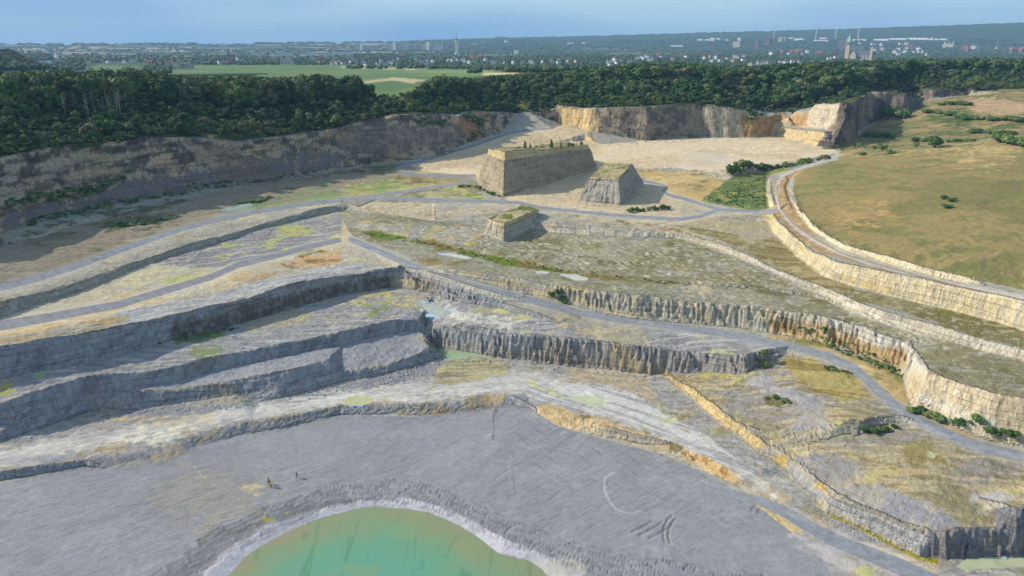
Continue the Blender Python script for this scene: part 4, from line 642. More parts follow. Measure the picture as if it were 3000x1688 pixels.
# ------------------------------------------------------------------ materials
def mat(name, rough=.9, spec=.2):
    m = bpy.data.materials.new(name); m.use_nodes = True; t = m.node_tree; b = t.nodes['Principled BSDF']
    b.inputs['Roughness'].default_value = rough; b.inputs['Specular IOR Level'].default_value = spec
    return m, t, b
def nmix(t, blend, fac, a, b):
    n = t.nodes.new('ShaderNodeMixRGB'); n.blend_type = blend
    for i, x in ((0, fac), (1, a), (2, b)):
        if hasattr(x, 'links') or hasattr(x, 'is_linked'): t.links.new(x, n.inputs[i])
        elif i == 0: n.inputs[0].default_value = x
        else: n.inputs[i].default_value = (*x[:3], 1)
    return n.outputs[0]
def noise(t, vec, scale, detail=4, rough=.6, dist=0):
    n = t.nodes.new('ShaderNodeTexNoise'); n.inputs['Scale'].default_value = scale; n.inputs['Detail'].default_value = detail
    n.inputs['Roughness'].default_value = rough; n.inputs['Distortion'].default_value = dist
    if vec is not None: t.links.new(vec, n.inputs['Vector'])
    return n.outputs[0]
def ramp(t, x, a, b, c=0., d=1.):
    n = t.nodes.new('ShaderNodeMapRange'); n.inputs[1].default_value = a; n.inputs[2].default_value = b; n.inputs[3].default_value = c; n.inputs[4].default_value = d
    t.links.new(x, n.inputs[0]); return n.outputs[0]
def mapv(t, vec, sc):
    n = t.nodes.new('ShaderNodeMapping'); n.inputs['Scale'].default_value = sc; t.links.new(vec, n.inputs[0]); return n.outputs[0]
def solid(name, rgb, rough=.8, spec=.2, var=.25, scale=1.5):
    m, t, b = mat(name, rough, spec); g = t.nodes.new('ShaderNodeTexCoord').outputs['Object']
    f = ramp(t, noise(t, g, scale, 5), .3, .7, 1-var, 1+var*.5)
    c = t.nodes.new('ShaderNodeVectorMath'); c.operation = 'SCALE'; c.inputs[0].default_value = tuple(lin(rgb)); t.links.new(f, c.inputs['Scale'])
    t.links.new(c.outputs[0], b.inputs['Base Color']); return m
def bumpn(t, b, h, dist, strength=1.):
    n = t.nodes.new('ShaderNodeBump'); n.inputs['Distance'].default_value = dist; n.inputs['Strength'].default_value = strength
    t.links.new(h, n.inputs['Height']); t.links.new(n.outputs[0], b.inputs['Normal']); return n
def ground_mat(name, rough=.95, spec=.1, gloss=None):
    m, t, b = mat(name, rough, spec); geo = t.nodes.new('ShaderNodeNewGeometry').outputs['Position']
    at = t.nodes.new('ShaderNodeAttribute'); at.attribute_name = 'Col'; aw = t.nodes.new('ShaderNodeAttribute'); aw.attribute_name = 'rock'
    ar = t.nodes.new('ShaderNodeAttribute'); ar.attribute_name = 'rough'
    fine = noise(t, geo, 2.6, 4, .7); mid = noise(t, geo, .55, 4, .65)
    # strata on rock faces: thin beds, nearly level
    strat = noise(t, mapv(t, geo, (.03, .03, 2.1)), 1., 4, .7); flute = noise(t, mapv(t, geo, (1.1, 1.1, .06)), 1., 3, .6)
    crack = noise(t, mapv(t, geo, (.9, .9, .5)), 1., 5, .75)
    f0 = nmix(t, 'MULTIPLY', 1., at.outputs['Color'], (1, 1, 1))
    sc = t.nodes.new('ShaderNodeVectorMath'); sc.operation = 'SCALE'; t.links.new(f0, sc.inputs[0])
    ma = t.nodes.new('ShaderNodeMath'); ma.operation = 'MULTIPLY'
    t.links.new(ramp(t, fine, .3, .7, .84, 1.16), ma.inputs[0]); t.links.new(ramp(t, mid, .3, .7, .90, 1.10), ma.inputs[1])
    t.links.new(ma.outputs[0], sc.inputs['Scale'])
    bed = nmix(t, 'MIX', ramp(t, strat, .52, .60), (1, 1, 1), (.66, .65, .66)); bed2 = nmix(t, 'MULTIPLY', .8, bed, nmix(t, 'MIX', ramp(t, flute, .42, .58), (.80, .79, .78), (1.06, 1.06, 1.05)))
    bed3 = nmix(t, 'MULTIPLY', .7, bed2, nmix(t, 'MIX', ramp(t, crack, .56, .66), (1, 1, 1), (.55, .53, .5)))
    col = nmix(t, 'MULTIPLY', aw.outputs['Fac'], sc.outputs[0], bed3)
    t.links.new(col, b.inputs['Base Color'])
    def mul(a, k):
        n = t.nodes.new('ShaderNodeMath'); n.operation = 'MULTIPLY'; t.links.new(a, n.inputs[0])
        if isinstance(k, float): n.inputs[1].default_value = k
        else: t.links.new(k, n.inputs[1])
        return n.outputs[0]
    def add(a, c):
        n = t.nodes.new('ShaderNodeMath'); n.operation = 'ADD'; t.links.new(a, n.inputs[0]); t.links.new(c, n.inputs[1]); return n.outputs[0]
    hgt = add(add(mul(fine, ar.outputs['Fac']), mul(mid, ar.outputs['Fac'])), mul(add(add(mul(strat, .8), mul(flute, 1.5)), mul(crack, 1.2)), aw.outputs['Fac']))
    bumpn(t, b, hgt, .55)
    return m
M_ground = ground_mat('limestone_ground'); M_road = ground_mat('gravel_road'); M_hill = ground_mat('dry_grass'); M_cliff = ground_mat('cliff_rock')
# ------------------------------------------------------------------ the ground as one sheet, its roads / hill / cliffs / puddles split along their outlines
fidx = (np.arange(NR-1)[:, None]*NA+np.arange(NA-1)[None]).ravel()
FC = lambda A: .25*(A.reshape(NR, NA)[:-1, :-1]+A.reshape(NR, NA)[1:, :-1]+A.reshape(NR, NA)[:-1, 1:]+A.reshape(NR, NA)[1:, 1:]).ravel()
Uc, Vc, Zc, Rc, Wc = FC(Uf), FC(Vf), FC(Zf), FC(Rf), FC(wallf.ravel())
lab = np.zeros(fidx.size, np.int8)
MCL = _blur(_fill([(-260, 380), (1000, 330), (1650, 290), (2500, 290), (2550, 260), (2910, 255), (2910, 280), (2690, 310), (2580, 360), (2480, 440), (2380, 432), (2260, 402), (1757, 432), (1700, 385), (1560, 378), (1240, 472), (1000, 497), (427, 590), (-260, 740)]), 2)
lab[(smp(meadm, Uc, Vc) > .5) & (Rc < 700)] = 2
lab[(smp(MCL, Uc, Vc) > .5) & (FC(bslope.ravel()) > .55) & (Rc < 900)] = 3
for k, mk in roadmask.items(): lab[(smp(mk, Uc, Vc) > .5) & (Rc < 900)] = 1
PUD = [('h', [(20, 720), (60, 690), (170, 680), (245, 690), (230, 720), (150, 750), (60, 750)], 'shallow yellow green puddle on the pale track band', (180, 180, 136)),
 ('h', [(1745, 685), (1850, 672), (1990, 682), (1975, 745), (1880, 740), (1800, 712), (1755, 703)], 'pale green puddle ending in a yellow tip among wheel tracks', (182, 188, 158)),
 ('h', [(770, 325), (900, 338), (1095, 363), (980, 377), (880, 392), (780, 405)], 'green pond at the foot of the grey fluted wall', (150, 168, 132)),
 ('e', [(560, 1255), (600, 1242), (640, 1245), (780, 1300), (880, 1315), (800, 1345), (790, 1370), (700, 1365), (640, 1365), (630, 1310)], 'milky blue green pond with a long tail on the grey bench', (180, 184, 170)),
 ('e', [(720, 880), (800, 878), (890, 892), (1000, 915), (940, 927), (830, 905), (740, 893)], 'milky white puddle beside the vegetated ditch', (196, 196, 186)),
 ('e', [(1465, 1020), (1520, 1012), (1580, 1025), (1560, 1038), (1480, 1032)], 'small milky puddle left of its larger neighbour below the ditch', (188, 190, 178)),
 ('e', [(1610, 1035), (1750, 1038), (1870, 1070), (1860, 1083), (1760, 1082), (1700, 1060)], 'larger milky puddle on the green bench below the ditch', (188, 190, 178)),
 ('d', [(1650, 555), (1760, 530), (1880, 507), (1930, 512), (1880, 535), (1720, 562)], 'turquoise puddle in the shade below the long left cliff', (144, 162, 150)),
 ('l', [(2060, 960), (2150, 905), (2300, 890), (2500, 888), (2700, 884), (2700, 958), (2400, 970), (2150, 982)], 'pale green pond under the dark pit wall at the right', (176, 182, 146))]
for i, p in enumerate(PUD):
    mk = _blur(_fill(Q(p[0], p[1])), 1); nn = smp(mk, Uc, Vc); lab[(nn > .5) & (Rc < 900)] = 10+i
def submesh(name, mask, m, flat=None):
    q0 = fidx[mask]; quads = np.stack([q0, q0+1, q0+NA+1, q0+NA], 1).astype(np.int64)
    used = np.unique(quads); re = np.zeros(Uf.size, np.int32); re[used] = np.arange(used.size)
    me = bpy.data.meshes.new(name); n = len(quads)
    me.vertices.add(used.size); co = np.stack([Xf[used], Yf[used], Zf[used] if flat is None else np.full(used.size, flat(Zf[used]), np.float32)], 1); me.vertices.foreach_set('co', co.ravel().astype(np.float32))
    me.loops.add(n*4); me.loops.foreach_set('vertex_index', re[quads.ravel()]); me.polygons.add(n)
    me.polygons.foreach_set('loop_start', np.arange(n, dtype=np.int32)*4); me.polygons.foreach_set('use_smooth', np.ones(n, bool))
    a = me.attributes.new('Col', 'FLOAT_COLOR', 'POINT'); a.data.foreach_set('color', np.concatenate([C[used], np.ones((used.size, 1))], 1).astype(np.float32).ravel())
    a = me.attributes.new('rock', 'FLOAT', 'POINT'); a.data.foreach_set('value', wfl[used, 0].astype(np.float32))
    a = me.attributes.new('rough', 'FLOAT', 'POINT'); a.data.foreach_set('value', (.12+.75*rough.ravel()[used]).astype(np.float32))
    me.update(calc_edges=True); me.materials.append(m); o = bpy.data.objects.new(name, me); COL.objects.link(o); return o
def tag(o, label=None, cat=None, group=None, kind=None):
    if label: o['label'] = label
    if cat: o['category'] = cat
    if group: o['group'] = group
    if kind: o['kind'] = kind
    return o
tag(submesh('ground', lab == 0, M_ground), 'benches and floor of the open limestone quarry and the land beyond', 'ground', kind='structure')
tag(submesh('road', lab == 1, M_road), 'winding grey gravel haul roads of the quarry', 'road', kind='structure')
tag(submesh('hill', lab == 2, M_hill), 'broad grassy hill of dry grass on the right', 'hill', kind='structure')
tag(submesh('cliff', lab == 3, M_cliff), 'high limestone cliff below the woods', 'cliff', kind='structure')
for i, p in enumerate(PUD):
    if (lab == 10+i).sum() < 4: continue
    m, t, b = mat('puddle_water_%d' % i, .8, .02); geo = t.nodes.new('ShaderNodeNewGeometry').outputs['Position']
    t.links.new(nmix(t, 'MIX', ramp(t, noise(t, geo, .25, 4), .35, .65), tuple(lin(p[3])*.85), tuple(lin(p[3])*1.1)), b.inputs['Base Color'])
    o = submesh('water', lab == 10+i, m)
    n = len(o.data.vertices); co = np.zeros(n*3, np.float32); o.data.vertices.foreach_get('co', co); co = co.reshape(-1, 3)
    sol = np.linalg.lstsq(np.c_[co[:, :2], np.ones(n)], co[:, 2], rcond=None)[0]; co[:, 2] = np.c_[co[:, :2], np.ones(n)]@sol; o.data.vertices.foreach_set('co', co.ravel()); o.data.update()
    tag(o, p[2], 'puddle', kind='structure')
del Uc, Vc, Zc, Rc, Wc
# height lookup used to stand things on the ground
def hz(x, y):
    r = np.hypot(x, y); a = np.arctan2(x, y); i = np.interp(r, rs, np.arange(NR)); j = (a-A0)/(A1-A0)*(NA-1)
    return bil(Z, np.atleast_1d(i), np.atleast_1d(j))
RSA = np.arange(90, 1150, .6)
def hit(u, v):                                        # ground point seen at a place of the photograph
    x, y, d = ray(u, v); h = math.hypot(x, y); xs = x/h*RSA; ys = y/h*RSA
    zr = HCAM+d/h*RSA; g = base_h(xs, ys); k = np.argmax(zr <= g)
    if not (zr <= g).any(): k = len(RSA)-1
    return float(xs[k]), float(ys[k]), float(hz(xs[k], ys[k])[0])
# ------------------------------------------------------------------ lake
class MB:
    def __init__(s): s.v = []; s.f = []; s.n = 0
    def add(s, v, f): s.f += [tuple(i+s.n for i in q) for q in f]; s.v += [tuple(p) for p in v]; s.n += len(v)
    def box(s, x0, x1, y0, y1, z0, z1, M=None):
        v = [(x, y, z) for z in (z0, z1) for y in (y0, y1) for x in (x0, x1)]
        if M is not None: v = [tuple(M @ Vector(p)) for p in v]
        s.add(v, [(0, 2, 3, 1), (4, 5, 7, 6), (0, 1, 5, 4), (2, 6, 7, 3), (0, 4, 6, 2), (1, 3, 7, 5)])
    def prism(s, pts, z0, z1):
        n = len(pts); s.add([(x, y, z0) for x, y in pts]+[(x, y, z1) for x, y in pts], [tuple(range(n))[::-1], tuple(range(n, 2*n))]+[(i, (i+1) % n, n+(i+1) % n, n+i) for i in range(n)])
    def tube(s, p0, p1, r0, r1, n=8):
        p0, p1 = Vector(p0), Vector(p1); d = (p1-p0).normalized(); a = d.orthogonal().normalized(); b = d.cross(a)
        v = [p0+(a*math.cos(2*math.pi*i/n)+b*math.sin(2*math.pi*i/n))*r0 for i in range(n)]+[p1+(a*math.cos(2*math.pi*i/n)+b*math.sin(2*math.pi*i/n))*r1 for i in range(n)]
        s.add(v, [(i, (i+1) % n, n+(i+1) % n, n+i) for i in range(n)]+[tuple(range(n))[::-1], tuple(range(n, 2*n))])
    def gable(s, x0, x1, y0, y1, z0, z1, ov=.4):        # ridge along x
        ym = (y0+y1)/2; x0 -= ov; x1 += ov; y0 -= ov; y1 += ov
        s.add([(x0, y0, z0), (x1, y0, z0), (x1, y1, z0), (x0, y1, z0), (x0, ym, z1), (x1, ym, z1)], [(0, 1, 5, 4), (2, 3, 4, 5), (3, 0, 4), (1, 2, 5), (0, 3, 2, 1)])
    def build(s, name, m, parent=None, smooth=False):
        me = bpy.data.meshes.new(name); me.from_pydata(s.v, [], s.f); me.materials.append(m)
        if smooth: me.polygons.foreach_set('use_smooth', [True]*len(me.polygons))
        o = bpy.data.objects.new(name, me); COL.objects.link(o)
        if parent: o.parent = parent
        return o
def empty(name, loc, rz=0, sc=1):
    o = bpy.data.objects.new(name, None); COL.objects.link(o); o.location = loc; o.rotation_euler = (0, 0, rz); o.scale = (sc,)*3; o.empty_display_size = .1; return o
def dup(root, loc, rz=0, sc=None):
    c = root.copy(); COL.objects.link(c); c.location = loc; c.rotation_euler = (0, 0, rz)
    if sc is not None: c.scale = sc if hasattr(sc, '__len__') else (sc,)*3
    for ch in root.children:
        d = ch.copy(); COL.objects.link(d); d.parent = c
        for g in ch.children: e = g.copy(); COL.objects.link(e); e.parent = d
    return c
lk = MB(); cx, cy = unp(1120, 1790, -.9); pts = []
for k in range(96):
    a = 2*math.pi*k/96; pts.append((float(cx)+48*math.cos(a), float(cy)+40*math.sin(a)))
# the water sheet reaches a little under the bank
sp = np.array([np.array(unp(p[0], p[1], -.9)) for p in SHORE]); cc = sp.mean(0)
sp = cc+(sp-cc)*1.12
lk.add([(p[0], p[1], -.86) for p in sp], [tuple(range(len(sp)))[::-1]])
m, t, b = mat('lake_water', .06, .35); geo = t.nodes.new('ShaderNodeNewGeometry').outputs['Position']
me_ = lk.build('lake', m); me_.data.update()
# depth colour: distance from the shore stored on the water sheet (a fine grid)
me = bpy.data.meshes.new('lake'); nx = 220; bx0, by0 = sp.min(0); bx1, by1 = sp.max(0)
gx, gy = np.meshgrid(np.linspace(bx0, bx1, nx), np.linspace(by0, by1, nx), indexing='ij')
dep = base_h(gx, gy); ins = dep < -.7
ii = np.nonzero(ins[:-1, :-1] | ins[1:, :-1] | ins[:-1, 1:] | ins[1:, 1:]); q0 = ii[0]*nx+ii[1]
quads = np.stack([q0, q0+nx, q0+nx+1, q0+1], 1); us = np.unique(quads); re = np.zeros(nx*nx, int); re[us] = np.arange(us.size)
me.from_pydata(np.stack([gx.ravel()[us], gy.ravel()[us], np.full(us.size, -.86)], 1).tolist(), [], re[quads].tolist())
shd = np.array([np.array(unp(p[0], p[1], -.9)) for p in SHORE]); seg0, seg1 = shd, np.roll(shd, -1, 0)
gp = np.stack([gx.ravel()[us], gy.ravel()[us]], 1); dmin = np.full(us.size, 1e9)
for a_, b_ in zip(seg0, seg1):
    d_ = b_-a_; tt = np.clip(((gp-a_)@d_)/(d_@d_), 0, 1); dmin = np.minimum(dmin, np.hypot(*(gp-a_-tt[:, None]*d_).T))
at_ = me.attributes.new('depth', 'FLOAT', 'POINT'); at_.data.foreach_set('value', dmin.astype(np.float32))
me.materials.append(m); old = me_.data; me_.data = me; bpy.data.meshes.remove(old)
tag(me_, 'round turquoise green quarry lake with sandy shallows', 'lake', kind='structure')
at = t.nodes.new('ShaderNodeAttribute'); at.attribute_name = 'depth'
dd = t.nodes.new('ShaderNodeMath'); dd.operation = 'ADD'; t.links.new(at.outputs['Fac'], dd.inputs[0])
t.links.new(ramp(t, noise(t, geo, .12, 5, .55), .3, .7, -2.6, 3.4), dd.inputs[1])
cr = t.nodes.new('ShaderNodeValToRGB'); e = cr.color_ramp.elements
e[0].position = 0; e[0].color = (*lin((144, 140, 108)), 1); e[1].position = 1; e[1].color = (*lin((100, 156, 130)), 1)
for ps, c in ((.05, (140, 142, 106)), (.14, (132, 144, 104)), (.36, (122, 150, 112)), (.62, (106, 154, 120))): k = e.new(ps); k.color = (*lin(c), 1)
t.links.new(ramp(t, dd.outputs[0], 0, 19), cr.inputs[0])
n_ = noise(t, mapv(t, geo, (.35, .05, 1)), 1., 3, .5, 1.5); nn = noise(t, geo, .07, 3)
dk = nmix(t, 'MULTIPLY', ramp(t, n_, .60, .66, 0, .55), cr.outputs[0], (.62, .72, .62))
dk = nmix(t, 'MIX', ramp(t, nn, .56, .68, 0, .5), dk, tuple(lin((142, 150, 100))))
t.links.new(dk, b.inputs['Base Color']); bumpn(t, b, noise(t, geo, 1.6, 3), .02)
# ------------------------------------------------------------------ mesh from arrays
def mesh_np(name, V, F, m, attrs={}, smooth=False, parent=None, link=True):
    me = bpy.data.meshes.new(name); k = F.shape[1]; n = len(F)
    me.vertices.add(len(V)); me.vertices.foreach_set('co', np.ascontiguousarray(V, np.float32).ravel())
    me.loops.add(n*k); me.loops.foreach_set('vertex_index', np.ascontiguousarray(F, np.int32).ravel()); me.polygons.add(n)
    me.polygons.foreach_set('loop_start', np.arange(n, dtype=np.int32)*k); me.polygons.foreach_set('use_smooth', np.full(n, smooth))
    for a, v in attrs.items():
        v = np.asarray(v, np.float32)
        if v.ndim == 1: me.attributes.new(a, 'FLOAT', 'POINT').data.foreach_set('value', v)
        else: me.attributes.new(a, 'FLOAT_COLOR', 'POINT').data.foreach_set('color', np.concatenate([v, np.ones((len(v), 1), np.float32)], 1).ravel())
    me.update(calc_edges=True); me.materials.append(m)
    if not link: return me
    o = bpy.data.objects.new(name, me); COL.objects.link(o)
    if parent: o.parent = parent
    return o
def unq(z, pts): return [np.array([*unp(u, v, zz), zz]) for (u, v), zz in zip(pts, z)]
M_block = ground_mat('block_rock')
def butte(label, base, top, body, band, cap, zb, band_f):
    nper = len(base); per = []
    for i in range(nper):
        L_ = np.linalg.norm(base[(i+1) % nper][:2]-base[i][:2]); per.append(max(6, int(L_/.45)))
    cen = np.mean([b_[:2] for b_ in base], 0); NV = 56
    ring_b, ring_t = [], []
    for i in range(nper):
        for k in range(per[i]):
            t_ = k/per[i]; ring_b.append(base[i]+(base[(i+1) % nper]-base[i])*t_); ring_t.append(top[i]+(top[(i+1) % nper]-top[i])*t_)
    rb, rt = np.array(ring_b), np.array(ring_t); NP = len(rb)
    tg = np.roll(rb, -1, 0)-np.roll(rb, 1, 0); nrm = np.stack([tg[:, 1], -tg[:, 0]], 1)/np.maximum(np.hypot(tg[:, 0], tg[:, 1]), 1e-6)[:, None]
    if ((rb[:, :2]-cen)*nrm).sum() < 0: nrm = -nrm
    f = np.linspace(0, 1, NV)[:, None]; P3 = rb[None]*(1-f[..., None])+rt[None]*f[..., None]
    P3[..., 2] = zb+(rt[None, :, 2]-zb)*f
    s_ = np.cumsum(np.hypot(*(np.roll(rb, -1, 0)-rb)[:, :2].T)); S2 = np.broadcast_to(s_[None], (NV, NP))
    d = (vn(S2/1.1, P3[..., 2]/7, 101)-.5)*.9+(fbm(S2/6, P3[..., 2]/5, 4, 102)-.5)*1.9+(vn(S2/.55, P3[..., 2]/2.5, 103)-.5)*.35+(vn(S2/30, P3[..., 2]/.8, 104)-.5)*.3
    d = d+1.6*np.clip(.12-f, 0, 1)/.12*(fbm(S2/4, S2*0, 3, 107)); d = d*np.minimum(1, (1-f)*14+.6)
    P3[..., 2] += sm(.93, 1, f)*(fbm(S2/3.5, S2*0+3, 4, 110)-.5)*1.3
    P3[..., :2] += nrm[None]*d[..., None]
    Vv = [P3.reshape(-1, 3)]; q = (np.arange(NV-1)[:, None]*NP+np.arange(NP)[None]).ravel(); q1 = (np.arange(NV-1)[:, None]*NP+(np.arange(NP)+1)[None] % NP).ravel()
    F = [np.stack([q, q1, q1+NP, q+NP], 1)]
    # top as shrinking rings
    NT = 22; tc_ = P3[-1].mean(0); T = []
    for j in range(1, NT+1):
        g = 1-j/NT*.985; r_ = tc_+(P3[-1]-tc_)*g; r_[:, 2] = P3[-1][:, 2]*g+tc_[2]*(1-g)+(fbm(r_[:, 0]/3, r_[:, 1]/3, 3, 105)-.5)*.9; T.append(r_)
    T = np.array(T).reshape(-1, 3); o0 = (NV-1)*NP; Vv.append(T)
    q = (np.arange(NT)[:, None]*NP+np.arange(NP)[None]).ravel()+o0; q1 = (np.arange(NT)[:, None]*NP+(np.arange(NP)+1)[None] % NP).ravel()+o0
    F.append(np.stack([q, q1, q1+NP, q+NP], 1)); V_ = np.concatenate(Vv); F_ = np.concatenate(F)
    fr = np.concatenate([np.broadcast_to(f, (NV, NP)).ravel(), np.full(len(T), 1.2)])
    ss = np.concatenate([S2.ravel(), T[:, 0]]); nn = fbm(ss/7, V_[:, 2]/3, 4, 106); nf = vn(ss/1.2, V_[:, 2]/2, 108)
    col = lin(body)[None]*(1+(nn-.5)*.5+(nf-.5)*.2)[:, None]
    wb = sm(band_f-.05, band_f+.03, fr+(nn-.5)*.12)[:, None]; col = col*(1-wb)+lin(band)*(1+(nn-.5)*.35)[:, None]*wb
    dk = (sm(band_f-.10, band_f-.04, fr)*(1-sm(band_f-.04, band_f+.02, fr))*sm(.45, .6, nn))[:, None]*.6; col = col*(1-dk)+lin((92, 84, 68))*dk
    wt_ = (fr > 1.01)[:, None]; nt = fbm(V_[:, 0]/5, V_[:, 1]/5, 4, 109)[:, None]; cc_ = lin(cap)*(1-sm(.45, .6, nt))+lin((186, 172, 128))*sm(.45, .6, nt); col = np.where(wt_, cc_, col)
    foot = (sm(.14, .02, 0*fr+fr) if False else np.clip((.10-fr)/.10, 0, 1))[:, None]*.5; col = col*(1-foot)+lin((206, 188, 146))*foot
    r = empty('rock_butte', (float(cen[0]), float(cen[1]), zb)); off = np.array([cen[0], cen[1], zb])
    kf = F_.max(1) < len(V_); F_ = F_[kf]; side = fr[F_].max(1) <= 1.01
    for nm, mk in (('rock_face', side), ('grassy_top', ~side)):
        Fs = F_[mk]; us = np.unique(Fs); re = np.zeros(len(V_), int); re[us] = np.arange(len(us))
        mesh_np(nm, V_[us]-off, re[Fs], M_block, dict(Col=col[us].clip(.02, .8), rock=(fr[us] <= 1.01)*.8, rough=np.full(len(us), .8)), True, r)
    tag(r, label, 'rock butte', 'flat topped rock buttes left standing on the quarry floor'); return r
def blk(lb, zb, bpx, tpx, tz, *a):
    B = unq([zb]*3, bpx); T = unq(tz, tpx); B.append(B[0]+(B[2]-B[1])*.98); T.append(T[0]+(T[2]-T[1])*.97)
    return butte(lb, B, T, *a)
BUT = [blk('largest rock butte, long and pale with a yellow band under its shrubby top', 24.6, [(1394, 536), (1472, 578), (1756, 498)], [(1431, 437), (1479, 446), (1722, 423)], (43, 45, 40.6), (176, 164, 140), (214, 194, 148), (142, 138, 92), 22.5, .84),
 blk('middle sized grey butte with a sloping top, right of the largest butte', 24.6, [(1689, 590), (1819, 602), (1893, 540)], [(1727, 518), (1812, 521), (1852, 479)], (36, 36.8, 37.2), (178, 172, 160), (196, 182, 144), (160, 152, 108), 22.5, .95),
 blk('smallest low rock butte with a green grassy top at the centre of the picture', 20.2, [(1412, 686), (1474, 711), (1562, 668)], [(1429, 640), (1476, 655), (1580, 612)], (27, 27.2, 26.6), (196, 188, 166), (206, 190, 150), (120, 124, 66), 18.5, .86)]
# ------------------------------------------------------------------ vegetation
def foliage(name, gain=1.):
    m, t, b = mat(name, .75, .25); at = t.nodes.new('ShaderNodeAttribute'); at.attribute_name = 'tint'; oi = t.nodes.new('ShaderNodeObjectInfo')
    ad = t.nodes.new('ShaderNodeMath'); ad.operation = 'ADD'; t.links.new(at.outputs['Fac'], ad.inputs[0]); t.links.new(oi.outputs['Random'], ad.inputs[1])
    fr = t.nodes.new('ShaderNodeMath'); fr.operation = 'FRACT'; t.links.new(ad.outputs[0], fr.inputs[0])
    cr = t.nodes.new('ShaderNodeValToRGB'); cr.color_ramp.interpolation = 'LINEAR'; e = cr.color_ramp.elements
    cs = [(0, (44, 66, 34)), (.2, (54, 80, 38)), (.42, (66, 92, 44)), (.6, (82, 102, 48)), (.74, (96, 108, 58)), (.84, (74, 98, 56)), (.95, (104, 114, 82)), (1, (100, 88, 54))]
    e[0].position = 0; e[0].color = (*lin(cs[0][1]), 1); e[1].position = 1; e[1].color = (*lin(cs[-1][1]), 1)
    for p, c in cs[1:-1]: k = e.new(p); k.color = (*lin(c), 1)
    t.links.new(fr.outputs[0], cr.inputs[0]); geo = t.nodes.new('ShaderNodeNewGeometry').outputs['Position']
    f = ramp(t, noise(t, geo, .9, 3), .3, .7, .75*gain, 1.3*gain); sc = t.nodes.new('ShaderNodeVectorMath'); sc.operation = 'SCALE'; t.links.new(cr.outputs[0], sc.inputs[0]); t.links.new(f, sc.inputs['Scale'])
    t.links.new(sc.outputs[0], b.inputs['Base Color'])
    return m
M_leaf = foliage('foliage', 1.02); M_leaffar = foliage('distant_foliage', .66); M_bark = solid('bark', (112, 100, 84), .9); M_leafbush = foliage('shrub_leaves', 1.55)
def ico(sub):
    import bmesh
    bm = bmesh.new(); bmesh.ops.create_icosphere(bm, subdivisions=sub, radius=1); v = np.array([x.co[:] for x in bm.verts]); f = np.array([[y.index for y in x.verts] for x in bm.faces]); bm.free(); return v, f
IC1, IC2 = ico(1), ico(2)
def crown(seed, kind='round', nb=9, cards=44, fine=1.):
    g = np.random.default_rng(seed); V_, F_ = [], []; n = 0; cn = []
    for i in range(nb):
        if kind == 'round': h = g.uniform(.34, .86); rr = .27*math.sin(math.pi*min(1, max(.15, (h-.12)/.95)))**.7; a = g.uniform(0, 6.28); q_ = g.uniform(.2, 1); c = np.array([rr*q_*math.cos(a), rr*q_*math.sin(a), h]); r = g.uniform(.13, .2)
        elif kind == 'tall': h = g.uniform(.25, .88); rr = .15*(1-.5*h); a = g.uniform(0, 6.28); c = np.array([rr*math.cos(a), rr*math.sin(a), h]); r = g.uniform(.09, .14)
        elif kind == 'bush': a = g.uniform(0, 6.28); q_ = g.uniform(0, .42); c = np.array([q_*math.cos(a), q_*math.sin(a), g.uniform(.25, .62)]); r = g.uniform(.22, .36)
        else: h = i/nb*.8+.16; c = np.array([g.normal(0, .01), g.normal(0, .01), h]); r = .2*(1-h)+.03
        v, f = (IC1 if cards < 60 else IC1); vv = v*r*.86*(1+(g.random((len(v), 1))-.5)*.55); vv[:, 2] *= .85; V_.append(vv+c); F_.append(f+n); n += len(v)
        cn.append((c, r))
    Vb = np.concatenate(V_); Fb = np.concatenate(F_); Fb = np.concatenate([Fb, Fb[:, :1]], 1) if False else Fb
    # leaf clumps: small kinked quads over each lobe
    Vc, Fc_ = [], []; m_ = 0
    for c, r in cn:
        k = cards; d = g.normal(size=(k, 3)); d /= np.linalg.norm(d, axis=1)[:, None]; d[:, 2] = np.abs(d[:, 2])*.9-.25*(g.random(k) < .4)
        p = c+d*r*g.uniform(.85, 1.18, (k, 1)); s_ = g.uniform(.028, .055, (k, 1))*fine
        a = np.cross(d, g.normal(size=(k, 3))); a /= np.linalg.norm(a, axis=1)[:, None]+1e-9; b_ = np.cross(d+g.normal(0, .5, (k, 3)), a); b_ /= np.linalg.norm(b_, axis=1)[:, None]+1e-9
        q_ = np.stack([p-a*s_, p+b_*s_*.8, p+a*s_, p-b_*s_*1.1], 1).reshape(-1, 3); Vc.append(q_); Fc_.append(np.arange(m_, m_+4*k).reshape(-1, 4)); m_ += 4*k
    Vc = np.concatenate(Vc); Fc_ = np.concatenate(Fc_)
    # triangles everywhere for one simple layout
    T = np.concatenate([Fc_[:, [0, 1, 2]], Fc_[:, [0, 2, 3]]])+len(Vb)
    return np.concatenate([Vb, Vc]), np.concatenate([Fb, T])
def trunk_mesh(name, seed, h0=.5):
    g = np.random.default_rng(seed); b_ = MB(); z = 0; x = y = 0; r = .022
    for k in range(4):
        x1, y1, z1 = x+g.normal(0, .008), y+g.normal(0, .008), z+h0/4; b_.tube((x, y, z), (x1, y1, z1), r, r*.86, 6); x, y, z, r = x1, y1, z1, r*.86
    for k in range(4):
        a = g.uniform(0, 6.28); b_.tube((x, y, z-.12*k/2), (x+.14*math.cos(a), y+.14*math.sin(a), z+.16), r*.7, r*.25, 5)
    me = bpy.data.meshes.new(name); me.from_pydata(b_.v, [], b_.f); me.materials.append(M_bark); return me
PROTO = []
for i in range(12):
    kd = 'tall' if i in (4, 9) else 'round'; V_, F_ = crown(100+i, kd, 15 if kd == 'round' else 12, 50, .8)
    PROTO.append((mesh_np('crown', V_, F_, M_leaf, dict(tint=np.full(len(V_), .07*i)), link=False), trunk_mesh('trunk', 300+i, .5)))
